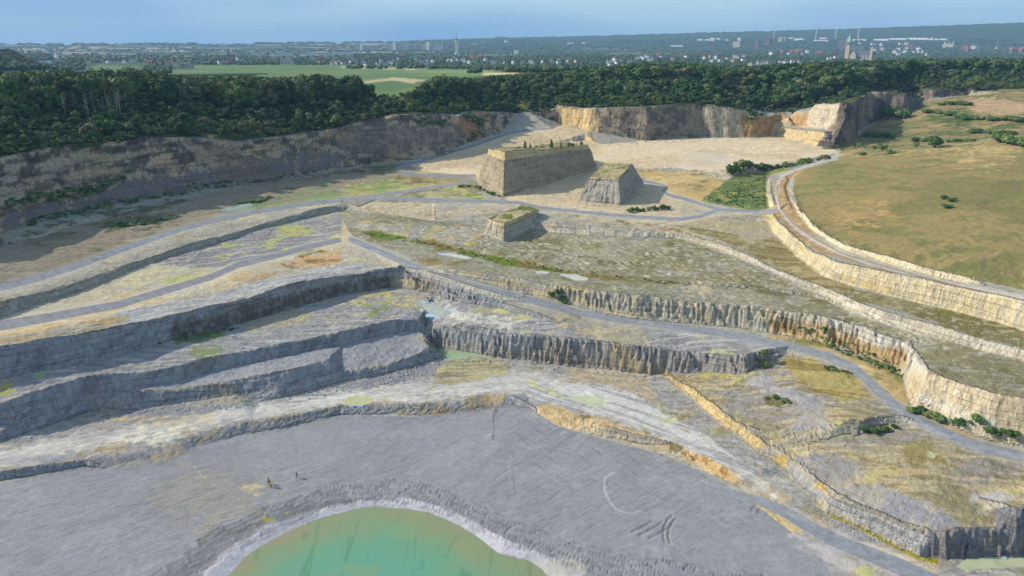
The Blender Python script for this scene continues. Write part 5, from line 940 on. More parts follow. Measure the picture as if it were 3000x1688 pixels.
# the wood: jittered places, heights fitted to the wood's outline
YT = [(-400, 205), (0, 203), (100, 197), (200, 193), (300, 189), (420, 193), (480, 214), (560, 220), (700, 220), (850, 219), (960, 214), (1000, 222), (1030, 214), (1045, 242), (1075, 242), (1090, 266), (1150, 266), (1190, 262), (1230, 247), (1270, 222), (1330, 220), (1400, 226), (1450, 217), (1540, 213), (1640, 207), (1720, 200), (1800, 191), (1900, 181), (2000, 179), (2080, 190), (2170, 199), (2250, 189), (2350, 181), (2500, 177), (2600, 171), (2750, 166), (3000, 161), (3300, 155)]
RI = [(-400, 392), (0, 393), (300, 416), (460, 436), (640, 446), (800, 464), (1000, 490), (1080, 508), (1270, 540), (1400, 585), (1520, 630), (1640, 640), (1740, 614), (1890, 613), (2000, 632), (2170, 634), (2215, 640), (2290, 664), (2400, 676), (2500, 720), (2620, 830), (2800, 905), (3300, 940)]
RO = [(-400, 570), (0, 560), (430, 555), (560, 570), (1000, 600), (1075, 585), (1200, 580), (1300, 720), (1450, 820), (1700, 960), (2000, 1010), (3300, 1080)]
def tab(T, x): return np.interp(x, [p[0] for p in T], [p[1] for p in T])
cand = []
for i in range(-115, 116):
    for j in range(45, 172):
        x = (i+RNG.uniform(-.42, .42))*6.4; y = (j+RNG.uniform(-.42, .42))*6.4; r = math.hypot(x, y); u = float(uaz(x, y))
        if y < 200 or u < -330 or u > 3330: continue
        ri, ro = tab(RI, u), tab(RO, u)
        if r < ri+2+3*math.sin(x*.3) or r > ro: continue
        z = float(base_h(x, y)); yt = tab(YT, u)+RNG.uniform(0, 9)
        if z < 44: continue
        td = math.hypot(*ray(u, yt)[:2]); zt = HCAM+ray(u, yt)[2]/td*r; edge = r-ri
        sl = 62 if u < 620 else 48
        h = min(RNG.uniform(13, 21), RNG.uniform(4.5, 9) if edge < sl else 99, zt-z)
        if 1400 < u < 2300 and edge > 20 and edge < 110: h = min(h, RNG.uniform(7, 12))
        if h < 3.2: continue
        if h < 11 and RNG.random() < .12 and edge > 10: continue
        cand.append((x, y, z, h, r, u))
print('trees', len(cand))
cand.sort(key=lambda c: -(c[3]/c[4])*(1 if 0 < c[5] < 3000 else .3))
GRP = 'trees of the wood along the quarry rim'
def zone(u): return ('tree of the dark wood above the long left cliff' if u < 620 else 'tree of the rim wood in front of the green vineyard field' if u < 1230 else 'tree of the rim wood between the field and the sandy bay' if u < 1650 else 'tree of the wood above the sandy bay cliff' if u < 2350 else 'tree of the far right wood on the upper terrace')
roots = []
for i, (x, y, z, h, r, u) in enumerate(cand[:300]):
    a = random.uniform(0, 6.28); k = random.randrange(12); w = random.uniform(.78, 1.3)*(1 if h > 9 else 1.3)
    o = empty('broadleaf_tree', (x, y, z-.3), a); o.scale = (h*w, h*w, h)
    for nm, me in zip(('crown', 'trunk'), PROTO[k]): c_ = bpy.data.objects.new(nm, me); COL.objects.link(c_); c_.parent = o
    tag(o, zone(u), 'tree', GRP+', '+('left' if u < 620 else 'left centre' if u < 1230 else 'centre' if u < 1650 else 'right centre' if u < 2350 else 'right')+' stretch')
def scatter(name, items, protos, m, label, tri=True):
    VV, FF, TT = [], [], []; n = 0
    for (x, y, z, h, w, tnt, k) in items:
        V_, F_ = protos[k % len(protos)]; a = random.uniform(0, 6.28); ca, sa = math.cos(a), math.sin(a)
        P_ = np.empty_like(V_); P_[:, 0] = (V_[:, 0]*ca-V_[:, 1]*sa)*w+x; P_[:, 1] = (V_[:, 0]*sa+V_[:, 1]*ca)*w+y; P_[:, 2] = V_[:, 2]*h+z
        VV.append(P_); FF.append(F_+n); TT.append(np.full(len(V_), tnt)); n += len(V_)
    o = mesh_np(name, np.concatenate(VV), np.concatenate(FF), m, dict(tint=np.concatenate(TT))); tag(o, label, kind='stuff'); return o
LP = [crown(500+i, 'round' if i % 4 else 'tall', 9, 22, 1.2) for i in range(8)]
tn = lambda: random.choice((.02, .05, .12, .2, .3, .35, .4, .5, .55, .62, .7, .78, .8, .25, .15, .45, .1, .3, .22, .9))
scatter('woodland', [(x, y, z-.3, h, h*random.uniform(.8, 1.45), tn(), random.randrange(8)) for x, y, z, h, r, u in cand[300:]], LP, M_leaf, 'rest of the mixed wood behind the quarry rim')
bare = MB(); z_ = 0.
for k_ in range(5): bare.tube((.006*k_*(-1)**k_, .004*k_, z_), (.006*(k_+1)*(-1)**(k_+1), .004*(k_+1), z_+.2), .012-.0018*k_, .0105-.0018*k_, 5); z_ += .2
bm_ = bpy.data.meshes.new('trunk'); bm_.from_pydata(bare.v, [], bare.f); M_pale = solid('pale_bark', (168, 158, 142), .9); bm_.materials.append(M_pale)
bb = MB()
for k_ in range(9): a_ = k_*2.4; h_ = .42+.06*k_; bb.tube((0, 0, h_), (.09*math.cos(a_), .09*math.sin(a_), h_+.1), .005, .002, 4)
bb_ = bpy.data.meshes.new('branches'); bb_.from_pydata(bb.v, [], bb.f); bb_.materials.append(M_pale)
for k_ in range(26):
    u = random.uniform(110, 345); r = tab(RI, u)+random.uniform(44, 62); a_ = float(azx(u)); x, y = r*math.sin(a_), r*math.cos(a_)
    o = empty('bare_tree', (x, y, float(base_h(x, y))-.3), random.uniform(0, 6)); h_ = random.uniform(11, 16); o.scale = (h_, h_, h_); o.rotation_euler[0] = random.uniform(-.08, .08)
    for nm, me in (('trunk', bm_), ('branches', bb_)): c_ = bpy.data.objects.new(nm, me); COL.objects.link(c_); c_.parent = o
    tag(o, 'thin pale bare trunk standing in the dark wood at the upper left', 'tree', 'bare trunks in the left wood')
# undergrowth on the wooded slope
ug = []
for i in range(9000):
    u = random.uniform(-300, 3300); ri, ro = tab(RI, u), tab(RO, u); r = random.uniform(ri-1.5, min(ro, ri+130)); a = float(azx(u)); x, y = r*math.sin(a), r*math.cos(a); z = float(base_h(x, y))
    if u > 2450 and random.random() < .75: ri2 = np.interp(u, [2450, 2560, 2650, 2740, 2900, 3300], [665, 770, 775, 856, 860, 890]); r = random.uniform(ri2, ri2+120); x, y = r*math.sin(a), r*math.cos(a); z = float(base_h(x, y))
    if z < 43: continue
    ug.append((x, y, z-.3, random.uniform(2, 4.5), random.uniform(2.4, 5), tn(), random.randrange(6)))
BP = [crown(700+i, 'bush', 5, 26, 2.0) for i in range(6)]
scatter('undergrowth', ug, BP, M_leaf, 'dense undergrowth and brambles on the wooded slope')
# shrubs inside the quarry, each its own thing
SH = []
for i in range(6):
    V_, F_ = crown(800+i, 'bush', 7, 50, 1.7); SH.append(mesh_np('leaves', V_, F_, M_leafbush, dict(tint=np.full(len(V_), .08*i)), link=False))
SC = []
for i in range(3):
    V_, F_ = crown(820+i, 'cone', 8, 40, .8); SC.append((mesh_np('crown', V_, F_, M_leafbush, dict(tint=np.full(len(V_), .5)), link=False), trunk_mesh('trunk', 830+i, .4)))
stm = MB()
for k in range(5): a = k*1.3; stm.tube((0, 0, -.1), (.2*math.cos(a), .2*math.sin(a), .4), .03, .015, 5)
stem = bpy.data.meshes.new('stem'); stem.from_pydata(stm.v, [], stm.f); stem.materials.append(M_bark)
def shrub(u, v, w, h, label, grp, z=None, xy=None):
    x, y, zz = hit(u, v) if xy is None else (*xy, z); o = empty('shrub', (x, y, zz-.08), random.uniform(0, 6.28)); o.scale = (w, w, h*1.15)
    for nm, me in (('leaves', random.choice(SH)), ('stem', stem)): c_ = bpy.data.objects.new(nm, me); COL.objects.link(c_); c_.parent = o
    tag(o, label, 'shrub', grp); return o
def row(c, line, n, w, h, label, grp, jit=3):
    p = np.array(Q(c, line)); L_ = np.r_[0, np.cumsum(np.hypot(*np.diff(p, axis=0).T))]
    for k in range(n):
        t_ = (k+random.uniform(.1, .9))/n*L_[-1]; u = np.interp(t_, L_, p[:, 0])+random.uniform(-jit, jit); v = np.interp(t_, L_, p[:, 1])+random.uniform(-jit, jit)*.5
        s_ = random.uniform(.5, 1.15); shrub(u, v, w*s_, h*s_, label, grp)
row('f', [(360, 290), (520, 265), (700, 250), (870, 215), (1000, 185), (1110, 165)], 26, 5, 3.4, 'green bush of the hedge along the right edge of the sandy bay', 'hedge bushes beside the sandy bay')
row('f', [(360, 290), (480, 262), (600, 245)], 6, 6, 5, 'taller dark bush at the near end of the sandy bay hedge', 'tall bushes at the near hedge end')
row('e', [(2150, 575), (2300, 560), (2500, 545)], 11, 3.4, 2.4, 'low dark bush in the row right of the middle butte, beside the gravel road', 'bushes in front of the middle butte')
row('e', [(870, 385), (1000, 385), (1100, 425), (1200, 460)], 11, 3, 1.8, 'low bush in the overgrown strip left of the largest butte', 'bushes at the foot of the largest butte')
row('i', [(1700, 790), (1800, 810), (1950, 880), (2100, 930), (2300, 985), (2480, 1020)], 18, 2.6, 1.9, 'green bush along the foot of the cream wall at the right', 'bushes at the foot of the cream wall')
row('i', [(1350, 940), (1450, 960), (1600, 920)], 7, 2.6, 2, 'green bush in the hollow below the haul road at the right', 'bushes in the hollow below the road')
row('i', [(620, 700), (700, 700), (800, 740)], 5, 2, 1.3, 'small dark bush on the mound below the haul road', 'small bushes on the mound')
row('i', [(560, 460), (610, 440), (640, 470)], 4, 2.2, 1.8, 'green bush at the right end of the grey fluted wall', 'bushes at the fluted wall end')
row('e', [(1570, 1225), (1640, 1240), (1700, 1265)], 6, 2.6, 2, 'green bush in the gully of the pale wall beside the road', 'bushes in the wall gully')
row('e', [(360, 1050), (430, 990), (600, 1100)], 4, 1.5, 1.1, 'small bush on the inner corner of the grey wall', 'bushes on the wall corner')
row('z', [(1500, 480), (1700, 500), (1900, 545), (2200, 560), (2576, 580)], 34, 7, 4, 'green bush of the long thicket on the scrub terrace at the right', 'bushes of the long thicket')
row('z', [(1640, 400), (1800, 395), (2000, 410)], 10, 7, 4, 'bush of the upper thicket on the scrub terrace', 'bushes of the upper thicket')
row('z', [(860, 740), (1000, 740), (1180, 750)], 10, 6.5, 5, 'grey green bush in the shadow of the bastion cliff', 'bushes below the bastion')
row('z', [(1080, 540), (1200, 540), (1320, 545)], 10, 8, 8, 'dark bush in the nook of the far cliff', 'bushes in the cliff nook')
row('z', [(1390, 800), (1500, 800), (1640, 800)], 8, 5, 3, 'bush of the low thicket behind the grassy hill', 'bushes behind the grassy hill')
row('z', [(1720, 800), (1850, 790), (2050, 790)], 9, 5, 2.4, 'bush of the lower bramble strip behind the grassy hill', 'bushes of the bramble strip')
row('z', [(1960, 690), (2150, 700), (2300, 710), (2500, 720)], 12, 5, 3, 'bush of the loose row on the middle scrub terrace', 'bushes on the middle scrub terrace')
row('z', [(2300, 810), (2400, 830), (2500, 850), (2650, 870)], 16, 8, 6, 'large green bush of the dense clump at the right picture edge', 'bushes of the clump at the right edge')
shrub(*Q('z', [(1610, 860)])[0], 9, 6.5, 'large round grey green bush on the crest behind the grassy hill', None)
shrub(*Q('z', [(1410, 870)])[0], 3.4, 3.6, 'single small round bush left of the large grey green bush', None)
shrub(*Q('z', [(1045, 890)])[0], 6, 4, 'pale grey bush at the end of the sandy bay track', None)
shrub(*Q('z', [(1140, 915)])[0], 4.5, 2.6, 'small flat bush right of the pale grey bush', None)
shrub(*Q('z', [(800, 850)])[0], 4.5, 3.6, 'bright green bush at the right foot of the bastion', None)
shrub(*Q('z', [(830, 935)])[0], 4.5, 2.4, 'low olive bush by the track near the bastion', None)
for k, (p_, t_) in enumerate(zip([(1965, 482), (2025, 496), (1990, 540)], ['upper left', 'right hand', 'lower'])): shrub(*Q('f', [p_])[0], 4, 1.8, t_+' one of the three small dark bushes on the open grassy hill', None)
bt = []
for k, (p_, w, h) in enumerate([((1385, 80), 2.2, 5), ((1425, 75), 1.8, 3.2), ((1475, 72), 2, 2), ((1520, 78), 3, 2), ((1585, 72), 3, 5.4), ((1657, 70), 2.8, 3.6), ((1715, 60), 3, 3), ((1745, 58), 2, 2.4), ((1812, 52), 2, 3), ((1330, 85), 4, 2), ((1215, 95), 3, 1.4)]):
    u, v = Q('e', [p_])[0]; x, y = unp(u, v+4, 42.6)
    if h > 3.1:
        o = empty('young_pine', (float(x), float(y), 41.4)); o.scale = (h*1.3, h*1.3, h+1)
        for nm, me in zip(('crown', 'trunk'), SC[k % 3]): c_ = bpy.data.objects.new(nm, me); COL.objects.link(c_); c_.parent = o
        tag(o, ['tall narrow young tree left on the largest butte top', 'second young tree from the left on the largest butte', '', '', 'widest young tree at the middle of the largest butte top', 'young tree just right of the widest one on the butte top'][k], 'tree')
    else: shrub(0, 0, w, h, 'low shrub on the top of the largest butte', 'shrubs on the largest butte', 41.8, (float(x), float(y)))
x, y, z = hit(*Q('z', [(2035, 285)])[0]); o = empty('broadleaf_tree', (x, y, z-.2)); o.scale = (22, 22, 15)
for nm, me in zip(('crown', 'trunk'), PROTO[3]): c_ = bpy.data.objects.new(nm, me); COL.objects.link(c_); c_.parent = o
tag(o, 'single round dark tree standing alone on the far right meadow terrace', 'tree')
# low herbs and reeds: countless tufts
tu = []
def tufts(c, poly, n, s0=.7, s1=1.6):
    p = np.array(Q(c, poly)); mk = _blur(_fill(p), 1); k = 0
    for _ in range(n*12):
        u = random.uniform(*(p[:, 0].min(), p[:, 0].max())); v = random.uniform(p[:, 1].min(), p[:, 1].max())
        if smp(mk, np.array([u]), np.array([v]))[0] < .5: continue
        x, y, z = hit(u, v); s_ = random.uniform(s0, s1); tu.append((x, y, z-.05, s_*.8, s_*1.3, random.choice((.3, .42, .5, .6, .7, .75)), random.randrange(6))); k += 1
        if k >= n: break
tufts('e', [(120, 720), (360, 740), (560, 780), (900, 850), (1300, 930), (1700, 1015), (2576, 1098), (2576, 1110), (1600, 1020), (1100, 940), (700, 830), (250, 760)], 260, .4, 1.0)
tufts('i', [(850, 210), (1050, 230), (1500, 410), (1640, 470), (1690, 560), (1500, 470), (1250, 370)], 150, .5, 1.3)
tufts('g', [(1150, 290), (1350, 235), (1600, 180), (1790, 150), (1830, 170), (1500, 255)], 90, .4, 1); tufts('d', [(200, 650), (700, 540), (1100, 460), (1600, 380), (2400, 260), (2400, 275), (1600, 400), (1100, 490), (700, 570), (200, 690)], 240, 1, 2.4)
tufts('d', [(700, 690), (1450, 590), (1100, 680)], 60, .8, 2); tufts('d', [(1680, 530), (2150, 440), (1950, 500)], 70, .8, 2); tufts('f', [(140, 480), (330, 380), (560, 330), (620, 300), (640, 520), (400, 550), (200, 500)], 200, .6, 1.5)
tufts('s', [(1480, 640), (1560, 620), (1580, 614), (1500, 628)], 1); tufts('f', [(1080, 80), (1300, 60), (1500, 60), (1600, 30), (1500, 100), (1200, 110)], 60, 1, 2.4); tufts('i', [(1060, 450), (1320, 520), (1100, 500)], 40, .5, 1.1)
tufts('d', [(0, 560), (300, 420), (700, 380), (1100, 280), (1200, 230), (700, 440), (300, 500)], 150, 1.2, 3.0); tufts('b', [(520, 770), (780, 740), (760, 780), (540, 790)], 60, 1.5, 3); tufts('b', [(930, 720), (1060, 740), (1050, 800), (960, 790)], 60, 2, 4.5); tufts('b', [(930, 880), (1080, 870), (1000, 910)], 30, 1.5, 3)
tufts('c', [(490, 700), (560, 690), (560, 760), (500, 760)], 30, 2, 4)
for k in range(120):                                     # grass on the small butte
    B_ = BUT[2]; tt_ = np.random.rand(2); p0, p1, p3 = [np.array(unp(*q_, 27)) for q_ in ((1429, 640), (1476, 655), (1580, 612))]; xy = p1+(p0-p1)*tt_[0]*.9+(p3-p1)*tt_[1]*.95; tu.append((xy[0], xy[1], 26.5, .32, .8, .6, k))
TP = [crown(900+i, 'bush', 2, 9, 3.0) for i in range(6)]
scatter('ground_cover', tu, TP, M_leafbush, 'low herbs, reeds and grass tufts on the quarry benches')
# loose rock at wall feet
rk = []
def rocks(c, line, n, wd, s0, s1):
    p = np.array(Q(c, line)); L_ = np.r_[0, np.cumsum(np.hypot(*np.diff(p, axis=0).T))]
    for k in range(n):
        t_ = random.uniform(0, L_[-1]); u = np.interp(t_, L_, p[:, 0]); v = np.interp(t_, L_, p[:, 1])+random.uniform(-wd, wd); x, y, z = hit(u, v); s_ = s0+(s1-s0)*random.random()**3; rk.append((x, y, z-s_*.2, s_, s_, 0, random.randrange(5)))
for a in ((('s', [(1290, 1060), (1500, 1062), (1757, 1088), (1932, 1106)], 200, 10, .2, .8)), ('s', [(1080, 1120), (1180, 1100), (1290, 1060)], 240, 22, .2, .9), ('s', [(500, 1200), (800, 1175), (1050, 1130)], 160, 16, .2, .8), ('s', [(0, 1300), (419, 1203), (524, 1189)], 120, 8, .2, .7), ('s', [(0, 1250), (446, 1135), (1000, 1015), (1180, 976)], 160, 6, .2, .7), ('s', [(0, 935), (435, 778), (893, 642)], 200, 6, .25, .9), ('s', [(1400, 830), (1738, 914), (2000, 952), (2400, 1012)], 200, 8, .2, .8), ('s', [(2670, 1170), (2740, 1226), (3000, 1316)], 120, 7, .2, .8), ('s', [(0, 1395), (256, 1356)], 60, 5, .2, .6), ('s', [(2250, 1055), (2283, 1050)], 60, 8, .2, .8), ('s', [(2500, 1270), (2620, 1240)], 80, 8, .2, .8), ('s', [(2400, 1500), (2745, 1640)], 120, 20, .15, .6), ('s', [(1560, 660), (2000, 672), (2480, 850), (3000, 1010)], 240, 14, .15, .6), ('s', [(0, 890), (500, 740), (950, 610)], 160, 8, .2, .7), ('s', [(600, 560), (1000, 500), (1400, 425)], 160, 8, .4, 1.6), ('s', [(1394, 541), (1472, 584), (1600, 548), (1720, 512)], 130, 4, .3, 1.0), ('s', [(1689, 595), (1819, 608), (1885, 556)], 110, 4, .3, .9), ('s', [(1412, 690), (1474, 716), (1556, 676)], 90, 3, .25, .8), ('s', [(1757, 432), (1893, 418), (2213, 409)], 90, 4, .5, 1.4), ('s', [(2560, 975), (2800, 1090), (3000, 1140)], 200, 30, .1, .4)): rocks(*a)
RP = []
for i in range(5):
    g = np.random.default_rng(40+i); v, f = IC1; RP.append((v*np.array([.6, .5, .4])*(1+(g.random((len(v), 1))-.5)*.6)+[0, 0, .3], f))
M_rub = solid('rubble_rock', (176, 172, 164), .95, .1, .35, 3); scatter('rubble', rk, RP, M_rub, 'loose limestone blocks fallen at the feet of the quarry walls')
# ------------------------------------------------------------------ the far town and countryside
RF = np.r_[np.arange(1100, 3000, 8), np.arange(3000, 9600, 20)]
def hitfar(u, v):
    x, y, d = ray(u, v); h = math.hypot(x, y); zr = HCAM+d/h*RF; g = zfar(u, RF); k = np.argmax(zr <= g) if (zr <= g).any() else len(RF)-200
    r = RF[k]; return r*x/h, r*y/h, float(g[k]), r
M_white = solid('white_render', (236, 236, 230), .8, .2, .08, .2); M_cream = solid('cream_concrete', (206, 198, 178), .8, .2, .12, .2); M_brick = solid('red_brick', (136, 98, 84), .85, .2, .2, .2)
M_slate = solid('slate_roof', (92, 94, 104), .7, .3, .2, .3); M_tile = solid('red_tiles', (148, 98, 78), .8, .2, .25, .3); M_glass = solid('window_band', (64, 76, 92), .3, .5, .2, .1)
M_stone = solid('marl_stone', (176, 168, 150), .85, .2, .15, .1); M_copper = solid('copper_spire', (126, 178, 160), .6, .3, .15, .1); M_metal = solid('grey_metal', (150, 154, 158), .5, .4, .1, .1); M_dark = solid('dark_slab', (112, 104, 104), .8, .2, .2, .05)
def face(u): return -float(azx(u))-.45                     # a building front turned to the camera side
def block(u0, u1, vt, vb, wall_m, name, label, cat='apartment block', rows=6, cols=8, core=None, right=None, grp=None, v_base=None, rot=0):
    uc = (u0+u1)/2; x, y, z, r = hitfar(uc, v_base or vb); k = r/2200*.95; w = (u1-u0)*k; h = (vb-vt)*k; d = max(12, w*.25)
    o = empty(name, (x, y, z), face(uc)+rot); b_ = MB(); b_.box(-w/2, w/2, 0, d, -4, h); b_.build('wall', wall_m, o)
    for i in range(rows):
        z0 = h*(i+.35)/rows
        f_ = MB()
        for j in range(cols): x0 = -w/2+w*(j+.15)/cols; f_.box(x0, x0+w*.7/cols, -.25, .1, z0, z0+h*.42/rows)
        f_.build('window', M_glass, o)
    b_ = MB(); b_.box(-w/2-.4, w/2+.4, -.4, d+.4, h, h+1); b_.build('roof', M_slate, o); tag(o, label, cat, grp); return o, k, w, h, d
def trio(slab, core, low, label):
    o, k, w, h, d = block(*slab, M_cream, 'apartment_block', label, rows=9, cols=5)
    uc = (slab[0]+slab[1])/2; b_ = MB(); b_.box((core[0]-uc)*k, (core[1]-uc)*k, -3, d*.8, -4, (slab[3]-core[2])*k); b_.build('stair_tower', M_white, o)
    b_ = MB(); x0, x1 = (low[0]-uc)*k, (low[1]-uc)*k; hh = (slab[3]-low[2])*k; b_.box(x0, x1, 2, d*.8, -4, hh); q = b_.build('side_wing', M_dark, o)
    f_ = MB(); n_ = 9
    for j in range(n_): f_.box(x0+(x1-x0)*(j+.1)/n_, x0+(x1-x0)*(j+.4)/n_, 1.2, 2.1, -2, hh-1)
    f_.build('balcony', M_white, q)
trio((1036, 1056, 131, 148), (1056.5, 1064, 127), (1065, 1110, 134), 'leftmost of the three long apartment blocks with white stair towers, far town')
trio((1136, 1152, 130, 149), (1152.5, 1161, 125.5), (1162, 1208, 132.5), 'middle one of the three long apartment blocks with white stair towers, far town')
trio((1235, 1250, 128.5, 148.5), (1250.5, 1259, 124.5), (1261, 1306, 132.5), 'rightmost of the three long apartment blocks, next to the tall white mast tower')
block(894, 918, 151, 167, M_white, 'apartment_block', 'white balconied block standing left of the three long apartment blocks', rows=6, cols=3)
block(811, 855, 155, 166, M_white, 'apartment_block', 'low white terraced block left of the balconied white block', rows=3, cols=9)
block(933, 975, 156, 166, M_white, 'apartment_block', 'low blue white terraced block just right of the balconied block', rows=3, cols=8)
block(976, 1031, 152, 163, M_white, 'apartment_block', 'long low white block in front of the leftmost tall apartment block', rows=3, cols=10)
block(1505, 1516, 148, 161, M_white, 'tower_house', 'plain white cube shaped tower among the trees right of the mast tower', rows=2, cols=2)
block(1497, 1510, 119.5, 130, M_brick, 'apartment_block', 'small dark red block under the ridge right of the mast tower', rows=4, cols=3)
block(2146, 2166, 123, 140, M_cream, 'apartment_block', 'grey white apartment tower left of the twin brick towers', rows=7, cols=3)
block(2208, 2222, 122, 144, M_brick, 'apartment_block', 'narrow brick tower with pale top just left of the twin brick towers', rows=7, cols=2)
block(2168, 2207, 134, 139, M_dark, 'apartment_block', 'long low grey block between the grey white tower and the narrow brick tower', rows=2, cols=9)
block(2240, 2253, 114, 132, M_brick, 'apartment_block', 'left one of the twin brick and white apartment towers', rows=9, cols=3); block(2254.5, 2268, 114, 132, M_brick, 'apartment_block', 'right one of the twin brick and white apartment towers', rows=9, cols=3)
block(2280, 2289, 110.5, 122, M_cream, 'apartment_block', 'left of the two pale distant towers right of the twin brick towers', rows=6, cols=2); block(2291, 2300, 110.5, 122, M_cream, 'apartment_block', 'right of the two pale distant towers right of the twin brick towers', rows=6, cols=2)
block(2454, 2477, 120, 146, M_dark, 'apartment_block', 'tall dark slab block standing just left of the church spire', rows=11, cols=4)
block(2487, 2530, 138, 148, M_dark, 'office_block', 'long dark flat block directly behind the church nave', rows=3, cols=9)
IND = [(2042, 2057, 115.5, 119.5), (2064, 2078, 116, 119.5), (2079, 2092, 112, 120), (2094, 2108, 113.5, 120), (2120, 2134, 117, 120), (2160, 2168, 113, 121), (2326, 2352, 114, 119), (2310, 2322, 111, 114), (2485, 2534, 117, 120), (2560, 2600, 116, 119.5), (2604, 2650, 113.5, 117), (2652, 2710, 112.5, 116.5), (2712, 2745, 114.5, 117.5), (2746, 2772, 115, 118), (1660, 1680, 127, 130), (1702, 1716, 126, 128.5), (1385, 1397, 129.5, 131), (1962, 2000, 134, 137.5), (2383, 2424, 118.5, 121), (2400, 2420, 112, 115), (575, 700, 141.5, 143.5)]
for u0, u1, vt, vb in IND:
    x, y, z, r = hitfar((u0+u1)/2, vb); k = r/2200*.95; w = (u1-u0)*k; h = (vb-vt)*k; o = empty('factory_hall', (x, y, z), face((u0+u1)/2)); b_ = MB(); b_.box(-w/2, w/2, 0, 30, -3, h); b_.build('wall', M_white, o)
    b_ = MB(); b_.gable(-w/2, w/2, 0, 30, h, h+3, .5); b_.build('roof', M_metal, o); b_ = MB(); [b_.box(-w/2+w*(j+.3)/6, -w/2+w*(j+.6)/6, -.3, .1, h*.1, h*.6) for j in range(6)]; b_.build('door', M_glass, o)
    tag(o, 'white industrial hall on the far plain below the wooded ridge' if u0 > 1900 else 'pale flat hall far out on the plain left of centre' if u0 < 700 else 'small white hall below the ridge near the centre', 'industrial hall', 'industrial halls, '+('right' if u0 > 1900 else 'left' if u0 < 700 else 'centre'))
# tall white tower with mast
x, y, z, r = hitfar(1338, 160); k = r/2200*.95; o = empty('mast_tower', (x, y, z), face(1338)); b_ = MB(); b_.tube((0, 0, -5), (0, 0, 40*k), 5.4*k, 4.4*k, 8); b_.build('shaft', M_white, o)
b_ = MB(); b_.tube((0, 0, 40*k), (0, 0, 42.5*k), 4.9*k, 4.9*k, 12); b_.tube((0, 0, 44*k), (0, 0, 45*k), 3.2*k, 3.2*k, 12); b_.build('platform', M_brick, o)
b_ = MB(); b_.tube((0, 0, 42*k), (0, 0, 50*k), 1.6*k, 1.0*k, 6); b_.tube((0, 0, 50*k), (0, 0, 60*k), .9*k, .6*k, 6); b_.tube((0, 0, 60*k), (0, 0, 73*k), .5*k, .25*k, 6); b_.build('mast', M_metal, o)
b_ = MB(); [b_.box(-4.6*k+a*k, -4.1*k+a*k, -5.45*k, -4.3*k, 6*k, 37*k) for a in (1.2, 3.4, 5.4)]; b_.build('window_strip', M_glass, o); tag(o, 'tall white tower with a long thin antenna mast, centre of the far town', 'tower')
# wind turbines
for u, vh, vb, lb in ((2266.6, 84, 113, 'leftmost wind turbine, standing behind the twin brick towers'), (2389, 80.5, 118, 'second wind turbine from the left, standing alone on the ridge'), (2447, 80.5, 115, 'third wind turbine from the left, above the dark slab block'), (2513, 79, 115, 'rightmost wind turbine, right of the church spire')):
    x, y, z, r = hitfar(u, vb); k = r/2200*.95; H_ = (vb-vh)*k; o = empty('wind_turbine', (x, y, z), face(u)+.5); b_ = MB(); b_.tube((0, 0, -3), (0, 0, H_), 1.0*k, .6*k, 10); b_.build('tower', M_white, o)
    b_ = MB(); b_.box(-1.1*k, 1.1*k, -2.4*k, 2*k, H_-.3*k, H_+1.2*k); b_.build('nacelle', M_white, o); b_ = MB(); b_.tube((0, -3.4*k, H_+.4*k), (0, -2.2*k, H_+.4*k), .3*k, .9*k, 8); b_.build('hub', M_white, o)
    a0 = random.uniform(0, 2)
    for j in range(3):
        a = a0+j*2.094; c_, s_ = math.cos(a), math.sin(a); b_ = MB(); L_ = 17*k; hub = Vector((0, -3*k, H_+.4*k))
        P_ = [hub+Vector((s_*t_*L_+c_*w_, 0, c_*t_*L_-s_*w_)) for t_, w_ in ((0, -.35*k), (0, .35*k), (.2, .75*k), (1, .12*k), (1, -.12*k), (.2, -.35*k))]
        n_ = 6; b_.add([p+Vector((0, .15*k, 0)) for p in P_]+[p-Vector((0, .15*k, 0)) for p in P_], [tuple(range(6)), tuple(range(11, 5, -1))]+[(i, 6+i, 6+(i+1) % 6, (i+1) % 6) for i in range(6)]); b_.build('blade', M_white, o)
    tag(o, lb, 'wind turbine')
# church with copper spire
x, y, z, r = hitfar(2484, 178); k = r/2200*.97; o = empty('church', (x, y, z), face(2484)); b_ = MB(); b_.box(-11*k, 0, 0, 11*k, -5, 50*k); wl = b_.build('tower', M_stone, o)
b_ = MB(); [b_.box(-9*k+a*k, -7*k+a*k, -.4, .1, 40*k, 46*k) for a in (0, 3, 6)]; b_.build('belfry_window', M_glass, wl)
b_ = MB(); b_.add([(-11.4*k, -.4*k, 50*k), (.4*k, -.4*k, 50*k), (.4*k, 11.4*k, 50*k), (-11.4*k, 11.4*k, 50*k), (-5.5*k, 5.5*k, 67*k)], [(0, 1, 4), (1, 2, 4), (2, 3, 4), (3, 0, 4), (3, 2, 1, 0)]); b_.build('spire', M_copper, wl)
b_ = MB(); b_.box(1*k, 62*k, 3*k, 19*k, -5, 15*k); b_.box(6*k, 22*k, -5*k, 3*k, -5, 15*k); b_.build('nave', M_stone, o)
b_ = MB(); b_.gable(1*k, 62*k, 3*k, 19*k, 15*k, 25*k, .5*k); b_.build('roof', M_slate, o); b_ = MB(); b_.add([(5.5*k, -5.5*k, 15*k), (22.5*k, -5.5*k, 15*k), (14*k, -5.5*k, 25*k), (5.5*k, 11*k, 15*k), (22.5*k, 11*k, 15*k), (14*k, 11*k, 25*k)], [(0, 1, 2), (1, 4, 5, 2), (3, 0, 2, 5), (3, 5, 4), (0, 3, 4, 1)]); b_.build('transept_gable', M_stone, o)
